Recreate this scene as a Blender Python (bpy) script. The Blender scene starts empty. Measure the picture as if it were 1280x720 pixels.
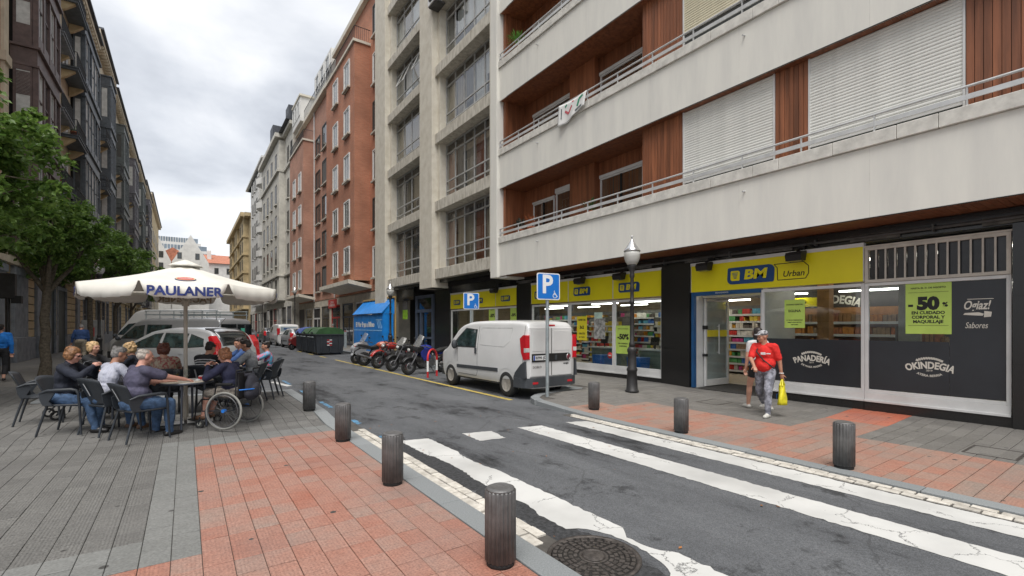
import bpy, bmesh, math, random
import numpy as np
from mathutils import Vector, Matrix, Euler
R = random.Random(7)
PI = math.pi
rad = math.radians
SC = bpy.context.scene
COL = SC.collection

# ---------------------------------------------------------------- camera, sky, sun, exposure
cam_d = bpy.data.cameras.new('street_camera')
cam = bpy.data.objects.new('street_camera', cam_d); COL.objects.link(cam)
cam.location = (0, 0, 1.72)
cam.rotation_euler = (rad(90), 0, -0.60581)
cam_d.sensor_width = 36.0
cam_d.lens = 36.0 * 589 / 1280
cam_d.shift_y = 47 / 1280
cam_d.clip_start = 0.05
cam_d.clip_end = 5000
SC.camera = cam
SC.view_settings.view_transform = 'Standard'
SC.view_settings.look = 'None'
SC.view_settings.gamma = 1
SC.view_settings.exposure = 1.22

SUN_EL, SUN_AZ = rad(63), rad(-147)        # azimuth clockwise from +Y; the sun stands to the left, behind the camera
world = bpy.data.worlds.new('World'); SC.world = world
world.use_nodes = True
wn, wl = world.node_tree.nodes, world.node_tree.links
wn.clear()
def W(t, **k):
    n = wn.new(t)
    for a, b in k.items(): setattr(n, a, b)
    return n
w_out = W('ShaderNodeOutputWorld'); w_bg = W('ShaderNodeBackground')
w_bg.inputs['Strength'].default_value = 0.1
sky = W('ShaderNodeTexSky', sky_type='NISHITA', sun_disc=False, sun_elevation=SUN_EL, sun_rotation=SUN_AZ)
tc = W('ShaderNodeTexCoord')
sep = W('ShaderNodeSeparateXYZ'); wl.new(tc.outputs['Generated'], sep.inputs[0])
zz = W('ShaderNodeMath', operation='MAXIMUM'); wl.new(sep.outputs['Z'], zz.inputs[0]); zz.inputs[1].default_value = 0.0
za = W('ShaderNodeMath', operation='ADD'); wl.new(zz.outputs[0], za.inputs[0]); za.inputs[1].default_value = 0.28
dx = W('ShaderNodeMath', operation='DIVIDE'); wl.new(sep.outputs['X'], dx.inputs[0]); wl.new(za.outputs[0], dx.inputs[1])
dy = W('ShaderNodeMath', operation='DIVIDE'); wl.new(sep.outputs['Y'], dy.inputs[0]); wl.new(za.outputs[0], dy.inputs[1])
cv = W('ShaderNodeCombineXYZ'); wl.new(dx.outputs[0], cv.inputs[0]); wl.new(dy.outputs[0], cv.inputs[1]); cv.inputs[2].default_value = 3.7
n1 = W('ShaderNodeTexNoise'); n1.inputs['Scale'].default_value = 1.5; n1.inputs['Detail'].default_value = 6; n1.inputs['Roughness'].default_value = 0.52
n1.inputs['Distortion'].default_value = 0.25
wl.new(cv.outputs[0], n1.inputs['Vector'])
rp = W('ShaderNodeValToRGB'); wl.new(n1.outputs['Fac'], rp.inputs[0])
e = rp.color_ramp.elements
e[0].position = 0.36; e[0].color = (2.3, 2.42, 2.68, 1)
e[1].position = 0.62; e[1].color = (4.7, 4.75, 4.85, 1)
m = e.new(0.48); m.color = (3.35, 3.48, 3.72, 1)
mx = W('ShaderNodeMix', data_type='RGBA'); mx.inputs['Factor'].default_value = 0.94
wl.new(sky.outputs[0], mx.inputs['A']); wl.new(rp.outputs[0], mx.inputs['B'])
wl.new(mx.outputs['Result'], w_bg.inputs['Color']); wl.new(w_bg.outputs[0], w_out.inputs['Surface'])

sd = bpy.data.lights.new('sun', 'SUN'); sun = bpy.data.objects.new('sun', sd); COL.objects.link(sun)
sd.energy = 1.5; sd.angle = rad(40); sd.color = (1.0, 0.96, 0.91)
_sv = Vector((math.sin(SUN_AZ) * math.cos(SUN_EL), math.cos(SUN_AZ) * math.cos(SUN_EL), math.sin(SUN_EL)))
sun.rotation_euler = (-_sv).to_track_quat('-Z', 'Y').to_euler()
sun.location = _sv * 60

# ---------------------------------------------------------------- materials
MATS = {}
def new_mat(name):
    m = bpy.data.materials.new(name); m.use_nodes = True
    nt = m.node_tree; b = nt.nodes['Principled BSDF']
    return m, nt, b
def col4(c): return (c[0], c[1], c[2], 1)
def mat(name, c, rough=0.6, metal=0.0, var=0.12, vs=3.0, bump=0.0, bs=60.0, spec=0.5, coat=0.0, c2=None, obj_var=0.0,
        emit=0.0, trans=0.0, alpha=1.0, coords='Object', stretch=None, detail=5.0, lo=.35, hi=.65):
    """Principled material whose colour drifts between two tones with noise and, if asked, from object to object."""
    if name in MATS: return MATS[name]
    m, nt, b = new_mat(name); N, L = nt.nodes, nt.links
    b.inputs['Roughness'].default_value = rough; b.inputs['Metallic'].default_value = metal
    b.inputs['Specular IOR Level'].default_value = spec
    if coat: b.inputs['Coat Weight'].default_value = coat; b.inputs['Coat Roughness'].default_value = .06
    if trans: b.inputs['Transmission Weight'].default_value = trans
    if alpha < 1: b.inputs['Alpha'].default_value = alpha
    t = N.new('ShaderNodeTexCoord'); vec = t.outputs[coords] if coords != 'World' else N.new('ShaderNodeNewGeometry').outputs['Position']
    if stretch:
        mp = N.new('ShaderNodeMapping'); mp.inputs['Scale'].default_value = stretch; L.new(vec, mp.inputs[0]); vec = mp.outputs[0]
    if c2 is None: c2 = tuple(min(1, x * (1 + 2.2 * var)) for x in c); c = tuple(x * (1 - var) for x in c)
    n = N.new('ShaderNodeTexNoise'); n.inputs['Scale'].default_value = vs; n.inputs['Detail'].default_value = detail; n.inputs['Roughness'].default_value = .62
    L.new(vec, n.inputs['Vector'])
    r = N.new('ShaderNodeValToRGB'); r.color_ramp.elements[0].position = lo; r.color_ramp.elements[1].position = hi
    r.color_ramp.elements[0].color = col4(c); r.color_ramp.elements[1].color = col4(c2)
    L.new(n.outputs['Fac'], r.inputs[0]); out = r.outputs[0]
    if obj_var:
        oi = N.new('ShaderNodeObjectInfo'); mr = N.new('ShaderNodeMapRange')
        mr.inputs['To Min'].default_value = 1 - obj_var; mr.inputs['To Max'].default_value = 1 + obj_var
        L.new(oi.outputs['Random'], mr.inputs['Value'])
        mm = N.new('ShaderNodeVectorMath'); mm.operation = 'SCALE'; L.new(out, mm.inputs[0]); L.new(mr.outputs[0], mm.inputs['Scale']); out = mm.outputs[0]
    L.new(out, b.inputs['Base Color'])
    if emit:
        L.new(out, b.inputs['Emission Color']); b.inputs['Emission Strength'].default_value = emit
    if bump:
        n2 = N.new('ShaderNodeTexNoise'); n2.inputs['Scale'].default_value = bs; n2.inputs['Detail'].default_value = 4; L.new(vec, n2.inputs['Vector'])
        bp = N.new('ShaderNodeBump'); bp.inputs['Strength'].default_value = bump; bp.inputs['Distance'].default_value = .01
        L.new(n2.outputs['Fac'], bp.inputs['Height']); L.new(bp.outputs[0], b.inputs['Normal'])
    MATS[name] = m
    return m

# ---------------------------------------------------------------- mesh building
class MB:
    """collects shapes in local coordinates and links them as one mesh object"""
    def __init__(s): s.v = []; s.f = []; s.mi = []; s.m = []; s.sm = []
    def mid(s, m):
        if m not in s.m: s.m.append(m)
        return s.m.index(m)
    def add(s, vs, fs, m, smooth=False):
        o = len(s.v); s.v += [tuple(v) for v in vs]; k = s.mid(m)
        for f in fs: s.f.append(tuple(i + o for i in f)); s.mi.append(k); s.sm.append(smooth)
        return s
    def box(s, x0, x1, y0, y1, z0, z1, m):
        x0, x1 = min(x0, x1), max(x0, x1); y0, y1 = min(y0, y1), max(y0, y1); z0, z1 = min(z0, z1), max(z0, z1)
        vs = [(x0,y0,z0),(x1,y0,z0),(x1,y1,z0),(x0,y1,z0),(x0,y0,z1),(x1,y0,z1),(x1,y1,z1),(x0,y1,z1)]
        return s.add(vs, [(0,3,2,1),(4,5,6,7),(0,1,5,4),(1,2,6,5),(2,3,7,6),(3,0,4,7)], m)
    def obox(s, c, size, rot, m):
        M = (rot.to_matrix() if not isinstance(rot, Matrix) else rot)
        hx, hy, hz = size[0]/2, size[1]/2, size[2]/2; c = Vector(c)
        vs = [c + M @ Vector((a*hx, b*hy, d*hz)) for d in (-1,1) for a, b in ((-1,-1),(1,-1),(1,1),(-1,1))]
        return s.add(vs, [(0,3,2,1),(4,5,6,7),(0,1,5,4),(1,2,6,5),(2,3,7,6),(3,0,4,7)], m)
    def bar(s, p0, p1, w, h, m, up=(0,0,1)):
        p0, p1 = Vector(p0), Vector(p1); d = p1 - p0; l = d.length
        if l < 1e-6: return s
        z = d.normalized(); u = Vector(up)
        x = u.cross(z)
        if x.length < 1e-4: x = Vector((1,0,0)).cross(z)
        x.normalize(); y = z.cross(x)
        M = Matrix((x, y, z)).transposed()
        return s.obox((p0 + p1) / 2, (w, h, l), M, m)
    def tube(s, pts, r, m, n=8, cap=True, smooth=True):
        pts = [Vector(p) for p in pts]; rs = r if isinstance(r, (list, tuple)) else [r] * len(pts)
        vs = []; fs = []; px = None
        for i, p in enumerate(pts):
            d = (pts[min(i+1, len(pts)-1)] - pts[max(i-1, 0)])
            z = d.normalized() if d.length > 1e-9 else Vector((0,0,1))
            if px is None:
                px = Vector((0,0,1)).cross(z)
                if px.length < 1e-3: px = Vector((1,0,0)).cross(z)
            px = (px - z * px.dot(z)); px.normalize(); y = z.cross(px)
            for k in range(n):
                a = 2*PI*k/n; vs.append(p + (px*math.cos(a) + y*math.sin(a)) * rs[i])
        for i in range(len(pts)-1):
            for k in range(n):
                fs.append((i*n+k, i*n+(k+1)%n, (i+1)*n+(k+1)%n, (i+1)*n+k))
        s.add(vs, fs, m, smooth)
        if cap:
            s.add(vs[:n], [tuple(range(n-1,-1,-1))], m); s.add(vs[-n:], [tuple(range(n))], m)
        return s
    def cyl(s, p0, p1, r0, m, r1=None, n=16, smooth=True):
        return s.tube([p0, p1], [r0, r0 if r1 is None else r1], m, n, True, smooth)
    def lathe(s, prof, m, n=20, c=(0,0,0), axis='Z', smooth=True, fl=None, cap=True):
        """prof: (radius, height) pairs from bottom to top"""
        vs = []; fs = []; c = Vector(c)
        for j, (r, h) in enumerate(prof):
            for k in range(n):
                a = 2*PI*k/n; rr = r if fl is None else r * fl(a, h)
                x, y = rr*math.cos(a), rr*math.sin(a)
                p = {'Z': (x,y,h), 'X': (h,x,y), 'Y': (y,h,x)}[axis]; vs.append(c + Vector(p))
        for j in range(len(prof)-1):
            for k in range(n):
                fs.append((j*n+k, j*n+(k+1)%n, (j+1)*n+(k+1)%n, (j+1)*n+k))
        if cap and prof[0][0] > 1e-5: fs.append(tuple(range(n-1,-1,-1)))
        if cap and prof[-1][0] > 1e-5: fs.append(tuple(range((len(prof)-1)*n, len(prof)*n)))
        return s.add(vs, fs, m, smooth)
    def ell(s, c, r, m, n=14, rot=None):
        vs = []; fs = []; nr = max(6, n//2+1); c = Vector(c)
        for j in range(nr+1):
            t = PI*j/nr
            for k in range(n):
                a = 2*PI*k/n
                p = Vector((r[0]*math.sin(t)*math.cos(a), r[1]*math.sin(t)*math.sin(a), -r[2]*math.cos(t)))
                vs.append(c + (rot @ p if rot is not None else p))
        for j in range(nr):
            for k in range(n): fs.append((j*n+k, j*n+(k+1)%n, (j+1)*n+(k+1)%n, (j+1)*n+k))
        return s.add(vs, fs, m, True)
    def torus(s, c, R_, r, m, axis='X', n=28, k=8, sx=1.0):
        vs = []; fs = []; c = Vector(c)
        for i in range(n):
            a = 2*PI*i/n
            for j in range(k):
                b = 2*PI*j/k; rr = R_ + r*math.cos(b); h = r*sx*math.sin(b)
                p = {'Z': (rr*math.cos(a), rr*math.sin(a), h), 'X': (h, rr*math.cos(a), rr*math.sin(a)), 'Y': (rr*math.sin(a), h, rr*math.cos(a))}[axis]
                vs.append(c + Vector(p))
        for i in range(n):
            for j in range(k): fs.append((i*k+j, ((i+1)%n)*k+j, ((i+1)%n)*k+(j+1)%k, i*k+(j+1)%k))
        return s.add(vs, fs, m, True)
    def prism(s, poly, a0, a1, m, axis='Y', smooth=False):
        """extrude a polygon: axis Y takes (x,z), X takes (y,z), Z takes (x,y)"""
        def P(u, w, h): return {'Y': (u,h,w), 'X': (h,u,w), 'Z': (u,w,h)}[axis]
        n = len(poly); vs = [P(u,w,a0) for u, w in poly] + [P(u,w,a1) for u, w in poly]
        fs = [tuple(range(n-1,-1,-1)), tuple(range(n,2*n))]
        s.add(vs, fs, m)
        return s.add(vs, [(i,(i+1)%n,n+(i+1)%n,n+i) for i in range(n)], m, smooth)
    def quad(s, a, b, c, d, m): return s.add([a,b,c,d], [(0,1,2,3)], m)
    def sheet(s, poly, z, m): return s.add([(x,y,z) for x, y in poly], [tuple(range(len(poly)))], m)
    def mesh(s, name):
        me = bpy.data.meshes.new(name)
        me.from_pydata(s.v, [], s.f)
        for m in s.m: me.materials.append(m)
        me.polygons.foreach_set('material_index', s.mi)
        me.polygons.foreach_set('use_smooth', s.sm)
        me.update()
        return me
    def build(s, name, parent=None, loc=None, rot=None, bevel=0, fix=True, weld=False):
        me = s.mesh(name)
        if fix or weld:
            bm = bmesh.new(); bm.from_mesh(me)
            if weld: bmesh.ops.remove_doubles(bm, verts=bm.verts, dist=1e-4)
            bmesh.ops.recalc_face_normals(bm, faces=bm.faces); bm.to_mesh(me); bm.free()
        o = link(name, me, parent, loc, rot)
        if bevel:
            b = o.modifiers.new('bevel', 'BEVEL'); b.width = bevel; b.segments = 2; b.limit_method = 'ANGLE'; b.angle_limit = rad(40)
        return o
def link(name, data, parent=None, loc=None, rot=None):
    o = bpy.data.objects.new(name, data); COL.objects.link(o)
    if parent is not None: o.parent = parent
    if loc is not None: o.location = loc
    if rot is not None: o.rotation_euler = rot
    return o
def thing(name, label, cat, loc=(0,0,0), rz=0.0, group=None):
    o = link(name, None, None, loc, (0,0,rz)); o.empty_display_size = .2
    return tag(o, label, cat, group)
def tag(o, label, cat, group=None):
    o['label'] = label; o['category'] = cat; o['kind'] = 'thing'
    if group: o['group'] = group
    return o
def struct(o, label=None): o['kind'] = 'structure'; o['label'] = label or o.name.replace('_', ' '); return o
def stuff(o): o['kind'] = 'stuff'; return o
def copy_tree(o, parent=None):
    c = o.copy(); COL.objects.link(c)
    if parent is not None: c.parent = parent
    for ch in list(o.children): copy_tree(ch, c)
    return c
def dup(root, loc, rz=0.0, label=None):
    c = copy_tree(root); c.location = loc; c.rotation_euler = (0,0,rz)
    if label: c['label'] = label
    return c
def text_mesh(s, size, m, bold=0.0, depth=0.002, align='CENTER', shear=0.0, space=1.0):
    """lettering as flat mesh in the XY plane, centred on its origin"""
    cu = bpy.data.curves.new('lettering', 'FONT'); cu.body = s; cu.size = size; cu.align_x = align; cu.align_y = 'CENTER'
    cu.offset = bold; cu.extrude = depth; cu.shear = shear; cu.space_character = space; cu.resolution_u = 3
    o = bpy.data.objects.new('lettering', cu); COL.objects.link(o)
    dg = bpy.context.evaluated_depsgraph_get(); dg.update()
    me = bpy.data.meshes.new_from_object(o.evaluated_get(dg)); me.name = 'lettering'
    bpy.data.objects.remove(o); bpy.data.curves.remove(cu)
    me.materials.clear(); me.materials.append(m)
    return me
def lettering(s, size, m, parent, M, name='lettering', arc=None, width=None, height=None, **k):
    """text placed by matrix M (x = reading direction, y = up, z = towards the reader)"""
    me = text_mesh(s, size, m, **k)
    n = len(me.vertices); co = np.empty(n*3); me.vertices.foreach_get('co', co); co = co.reshape(-1,3)
    w = co[:,0].max() - co[:,0].min(); h = co[:,1].max() - co[:,1].min()
    if width: co[:,0] *= width / w
    if height: co[:,1] *= height / h
    if arc:
        a = co[:,0] / arc; r = arc + co[:,1]
        co[:,0] = r*np.sin(a); co[:,1] = r*np.cos(a) - arc
    me.vertices.foreach_set('co', co.ravel()); me.transform(M); me.update()
    return link(name, me, parent)
def wallM(x, y, z, tilt=0.0):
    """matrix for print on a street-side face that looks towards -X (readers stand at smaller x; reading runs towards -Y)"""
    return Matrix(((0,0,-1,x),(-1,0,0,y),(0,1,0,z),(0,0,0,1)))
# ---------------------------------------------------------------- ground, road, pavements
def tile_mat(name, ca, cb, wear=None, dots=0.0, rough=.75, org=(.1,4.18), inc=(.187,.248), nvar=.55):
    """cast paving tile: tone differs from tile to tile, worn patches, pimpled relief"""
    m, nt, b = new_mat(name); N, L = nt.nodes, nt.links
    b.inputs['Roughness'].default_value = rough
    g = N.new('ShaderNodeNewGeometry'); P = g.outputs['Position']
    oi = N.new('ShaderNodeTexWhiteNoise')
    oi.noise_dimensions = '3D'
    sn = N.new('ShaderNodeVectorMath'); sn.operation = 'SNAP'; sn.inputs[1].default_value = (inc[0], inc[1], 10)
    so_ = N.new('ShaderNodeVectorMath'); so_.operation = 'SUBTRACT'; so_.inputs[1].default_value = (org[0], org[1], -5); L.new(P, so_.inputs[0]); L.new(so_.outputs[0], sn.inputs[0]); L.new(sn.outputs[0], oi.inputs['Vector'])
    n = N.new('ShaderNodeTexNoise'); n.inputs['Scale'].default_value = 1.3; n.inputs['Detail'].default_value = 7; n.inputs['Roughness'].default_value = .7; L.new(P, n.inputs['Vector'])
    a1 = N.new('ShaderNodeMath'); a1.operation = 'MULTIPLY_ADD'; L.new(oi.outputs['Value'], a1.inputs[0]); a1.inputs[1].default_value = .24; ns_ = N.new('ShaderNodeMath'); ns_.operation = 'MULTIPLY_ADD'; ns_.inputs[1].default_value = nvar; ns_.inputs[2].default_value = .24; L.new(n.outputs['Fac'], ns_.inputs[0]); L.new(ns_.outputs[0], a1.inputs[2])
    r = N.new('ShaderNodeValToRGB'); L.new(a1.outputs[0], r.inputs[0])
    r.color_ramp.elements[0].position = .42; r.color_ramp.elements[0].color = col4(ca)
    r.color_ramp.elements[1].position = .8; r.color_ramp.elements[1].color = col4(cb)
    if wear:
        k = r.color_ramp.elements.new(.66); k.color = col4(wear)
    f = N.new('ShaderNodeTexNoise'); f.inputs['Scale'].default_value = 55; f.inputs['Detail'].default_value = 3; L.new(P, f.inputs['Vector'])
    fr = N.new('ShaderNodeMapRange'); fr.inputs['From Min'].default_value = .3; fr.inputs['From Max'].default_value = .7; fr.inputs['To Min'].default_value = .78; fr.inputs['To Max'].default_value = 1.18; L.new(f.outputs['Fac'], fr.inputs['Value'])
    mm = N.new('ShaderNodeVectorMath'); mm.operation = 'SCALE'; L.new(r.outputs[0], mm.inputs[0]); L.new(fr.outputs[0], mm.inputs['Scale']); out = mm.outputs[0]
    pv = N.new('ShaderNodeTexVoronoi'); pv.inputs['Scale'].default_value = 38; pv.inputs['Randomness'].default_value = .35; L.new(P, pv.inputs['Vector'])
    pm_ = N.new('ShaderNodeMapRange'); pm_.inputs['From Min'].default_value = .14; pm_.inputs['From Max'].default_value = .34; pm_.inputs['To Min'].default_value = 1-.45*min(1,dots); L.new(pv.outputs['Distance'], pm_.inputs['Value'])  # shade in the tile pits put into the colour as dark dots
    m5 = N.new('ShaderNodeVectorMath'); m5.operation = 'SCALE'; L.new(out, m5.inputs[0]); L.new(pm_.outputs[0], m5.inputs['Scale']); out = m5.outputs[0]
    # grime: broad grey stains and dark spots of old gum
    s = N.new('ShaderNodeTexVoronoi'); s.inputs['Scale'].default_value = 2.6; L.new(P, s.inputs['Vector'])
    lt = N.new('ShaderNodeMath'); lt.operation = 'LESS_THAN'; L.new(s.outputs['Distance'], lt.inputs[0]); lt.inputs[1].default_value = .075
    mg = N.new('ShaderNodeMix'); mg.data_type = 'RGBA'; L.new(lt.outputs[0], mg.inputs['Factor']); L.new(out, mg.inputs['A']); mg.inputs['B'].default_value = (.05, .048, .045, 1)
    s2 = N.new('ShaderNodeTexNoise'); s2.inputs['Scale'].default_value = .7; s2.inputs['Detail'].default_value = 4; L.new(P, s2.inputs['Vector'])
    r2 = N.new('ShaderNodeMapRange'); r2.inputs['From Min'].default_value = .5; r2.inputs['From Max'].default_value = .75; r2.inputs['To Max'].default_value = .45; L.new(s2.outputs['Fac'], r2.inputs['Value'])
    mg2 = N.new('ShaderNodeMix'); mg2.data_type = 'RGBA'; L.new(r2.outputs[0], mg2.inputs['Factor']); L.new(mg.outputs['Result'], mg2.inputs['A']); mg2.inputs['B'].default_value = (.15, .145, .14, 1)
    L.new(mg2.outputs['Result'], b.inputs['Base Color'])
    v = N.new('ShaderNodeTexVoronoi'); v.inputs['Scale'].default_value = 42; v.inputs['Randomness'].default_value = .25; L.new(P, v.inputs['Vector'])
    bp = N.new('ShaderNodeBump'); bp.inputs['Strength'].default_value = dots; bp.inputs['Distance'].default_value = .006; bp.invert = True
    L.new(v.outputs['Distance'], bp.inputs['Height']); L.new(bp.outputs[0], b.inputs['Normal'])
    MATS[name] = m; return m
M_RED = tile_mat('red_tile', (.325,.125,.082), (.3,.207,.17), wear=(.345,.187,.143), dots=.6)
M_REDR = tile_mat('red_tile_faded', (.36,.15,.1), (.27,.205,.17), wear=(.32,.2,.155), dots=.4, org=(6.37,.3), inc=(.33,.187))
M_REDN = tile_mat('red_tile_fresh', (.45,.115,.06), (.44,.16,.1), dots=.3, org=(6.37,.3), inc=(.33,.187))
M_GREY = tile_mat('grey_tile', (.13,.127,.12), (.19,.186,.175), dots=1.0, nvar=.35)
M_GREYR = tile_mat('grey_tile_right', (.15,.142,.13), (.215,.205,.188), dots=.6, org=(6.37,.3), inc=(.33,.187), nvar=.35)
M_SMOOTH = tile_mat('smooth_grey_tile', (.16,.163,.155), (.2,.203,.195), dots=.05)
M_MORTAR = mat('mortar', (.075,.069,.062), .95, var=.2, coords='World', bump=.3)
M_KERB = mat('granite_kerb', (.18,.195,.2), .7, var=.1, vs=90, coords='World', c2=(.27,.285,.29), bump=.2, bs=150, obj_var=.1)
M_SETT = mat('white_sett', (.42,.39,.34), .8, coords='World', vs=14, c2=(.62,.59,.53), bump=.3, bs=90, obj_var=.14)
M_FAR = mat('distant_paving', (.13,.125,.118), .85, var=.15, coords='World', bump=.3)

def asphalt():
    m, nt, b = new_mat('asphalt'); N, L = nt.nodes, nt.links
    P = N.new('ShaderNodeNewGeometry').outputs['Position']
    b.inputs['Roughness'].default_value = .82; b.inputs['Specular IOR Level'].default_value = .35
    big = N.new('ShaderNodeTexNoise'); big.inputs['Scale'].default_value = .55; big.inputs['Detail'].default_value = 8; big.inputs['Roughness'].default_value = .68; L.new(P, big.inputs['Vector'])
    st = N.new('ShaderNodeMapping'); st.inputs['Scale'].default_value = (1.6,.5,1); L.new(P, st.inputs[0]); L.new(st.outputs[0], big.inputs['Vector'])
    r = N.new('ShaderNodeValToRGB'); L.new(big.outputs['Fac'], r.inputs[0])
    E = r.color_ramp.elements
    E[0].position = .36; E[0].color = (.026,.027,.029,1); E[1].position = .6; E[1].color = (.118,.123,.13,1)
    k = E.new(.44); k.color = (.085,.089,.095,1)
    ag = N.new('ShaderNodeTexVoronoi'); ag.inputs['Scale'].default_value = 130; L.new(P, ag.inputs['Vector'])
    mr = N.new('ShaderNodeMapRange'); mr.inputs['To Min'].default_value = .62; mr.inputs['To Max'].default_value = 1.5; L.new(ag.outputs['Color'], mr.inputs['Value'])
    sc = N.new('ShaderNodeVectorMath'); sc.operation = 'SCALE'; L.new(r.outputs[0], sc.inputs[0]); L.new(mr.outputs[0], sc.inputs['Scale'])
    # darker oil blotches and pale polished wheel tracks
    ob = N.new('ShaderNodeTexNoise'); ob.inputs['Scale'].default_value = 1.5; ob.inputs['Detail'].default_value = 9; ob.inputs['Roughness'].default_value = .75; L.new(P, ob.inputs['Vector'])
    om = N.new('ShaderNodeMapRange'); om.inputs['From Min'].default_value = .56; om.inputs['From Max'].default_value = .64; om.inputs['To Min'].default_value = 1; om.inputs['To Max'].default_value = .42; L.new(ob.outputs['Fac'], om.inputs['Value'])
    sc2 = N.new('ShaderNodeVectorMath'); sc2.operation = 'SCALE'; L.new(sc.outputs[0], sc2.inputs[0]); L.new(om.outputs[0], sc2.inputs['Scale']); sc = sc2
    # fine cracks
    dn = N.new('ShaderNodeTexNoise'); dn.inputs['Scale'].default_value = 2.5; dn.inputs['Detail'].default_value = 5; L.new(P, dn.inputs['Vector'])
    ad = N.new('ShaderNodeMix'); ad.data_type = 'VECTOR'; ad.inputs['Factor'].default_value = .22; L.new(P, ad.inputs['A']); L.new(dn.outputs['Color'], ad.inputs['B'])
    vc = N.new('ShaderNodeTexVoronoi'); vc.feature = 'DISTANCE_TO_EDGE'; vc.inputs['Scale'].default_value = .55; L.new(ad.outputs['Result'], vc.inputs['Vector'])
    lt = N.new('ShaderNodeMath'); lt.operation = 'LESS_THAN'; L.new(vc.outputs['Distance'], lt.inputs[0]); lt.inputs[1].default_value = .0035
    gate = N.new('ShaderNodeMath'); gate.operation = 'MULTIPLY'; L.new(lt.outputs[0], gate.inputs[0]); gate.inputs[1].default_value = .3
    mx_ = N.new('ShaderNodeMix'); mx_.data_type = 'RGBA'; L.new(gate.outputs[0], mx_.inputs['Factor']); L.new(sc.outputs[0], mx_.inputs['A']); mx_.inputs['B'].default_value = (.02,.02,.02,1)
    L.new(mx_.outputs['Result'], b.inputs['Base Color'])
    n2 = N.new('ShaderNodeTexVoronoi'); n2.inputs['Scale'].default_value = 95; L.new(P, n2.inputs['Vector'])
    bp = N.new('ShaderNodeBump'); bp.inputs['Strength'].default_value = .55; bp.inputs['Distance'].default_value = .008
    L.new(n2.outputs['Distance'], bp.inputs['Height']); L.new(bp.outputs[0], b.inputs['Normal'])
    MATS['asphalt'] = m; return m
M_ASPH = asphalt()
def paint(name, c, wear_lo, wear_hi, rough=.6):
    """road paint, worn through to the asphalt in cracks and patches"""
    m, nt, b = new_mat(name); N, L = nt.nodes, nt.links
    P = N.new('ShaderNodeNewGeometry').outputs['Position']; b.inputs['Roughness'].default_value = rough
    n = N.new('ShaderNodeTexNoise'); n.inputs['Scale'].default_value = 6; n.inputs['Detail'].default_value = 9; n.inputs['Roughness'].default_value = .75; L.new(P, n.inputs['Vector'])
    r = N.new('ShaderNodeMapRange'); r.inputs['From Min'].default_value = wear_lo; r.inputs['From Max'].default_value = wear_hi; L.new(n.outputs['Fac'], r.inputs['Value'])
    g = N.new('ShaderNodeTexNoise'); g.inputs['Scale'].default_value = 1.1; g.inputs['Detail'].default_value = 6; L.new(P, g.inputs['Vector'])
    gr = N.new('ShaderNodeValToRGB'); L.new(g.outputs['Fac'], gr.inputs[0])
    gr.color_ramp.elements[0].position = .3; gr.color_ramp.elements[0].color = col4([x*.72 for x in c]); gr.color_ramp.elements[1].position = .6; gr.color_ramp.elements[1].color = col4(c)
    dn = N.new('ShaderNodeMix'); dn.data_type = 'VECTOR'; dn.inputs['Factor'].default_value = .2; L.new(P, dn.inputs['A']); L.new(n.outputs['Color'], dn.inputs['B'])
    vc = N.new('ShaderNodeTexVoronoi'); vc.feature = 'DISTANCE_TO_EDGE'; vc.inputs['Scale'].default_value = 2.6; L.new(dn.outputs['Result'], vc.inputs['Vector'])
    lt = N.new('ShaderNodeMath'); lt.operation = 'LESS_THAN'; L.new(vc.outputs['Distance'], lt.inputs[0]); lt.inputs[1].default_value = .007
    gt = N.new('ShaderNodeMath'); gt.operation = 'GREATER_THAN'; L.new(g.outputs['Fac'], gt.inputs[0]); gt.inputs[1].default_value = .5
    mu = N.new('ShaderNodeMath'); mu.operation = 'MULTIPLY'; L.new(lt.outputs[0], mu.inputs[0]); L.new(gt.outputs[0], mu.inputs[1])
    mxx = N.new('ShaderNodeMath'); mxx.operation = 'MAXIMUM'; L.new(r.outputs[0], mxx.inputs[0]); L.new(mu.outputs[0], mxx.inputs[1])
    mc = N.new('ShaderNodeMix'); mc.data_type = 'RGBA'; L.new(mxx.outputs[0], mc.inputs['Factor']); L.new(gr.outputs[0], mc.inputs['A']); mc.inputs['B'].default_value = (.05,.05,.052,1)
    L.new(mc.outputs['Result'], b.inputs['Base Color'])
    bp = N.new('ShaderNodeBump'); bp.inputs['Strength'].default_value = .25; bp.inputs['Distance'].default_value = .01; L.new(n.outputs['Fac'], bp.inputs['Height']); L.new(bp.outputs[0], b.inputs['Normal'])
    MATS[name] = m; return m
M_WPAINT = paint('white_road_paint', (.6,.6,.58), .66, .72)
M_YPAINT = paint('yellow_road_paint', (.55,.42,.1), .56, .64)
M_BPAINT = paint('blue_road_paint', (.1,.28,.46), .5, .58)

g = MB().sheet([(-900,-500),(900,-500),(900,1600),(-900,1600)], -.02, M_FAR).build('ground', fix=False); struct(g)
rd = MB().sheet([(-9,-20),(12,-20),(12,420),(-9,420)], 0, M_ASPH).build('road', fix=False); struct(rd)

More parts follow.
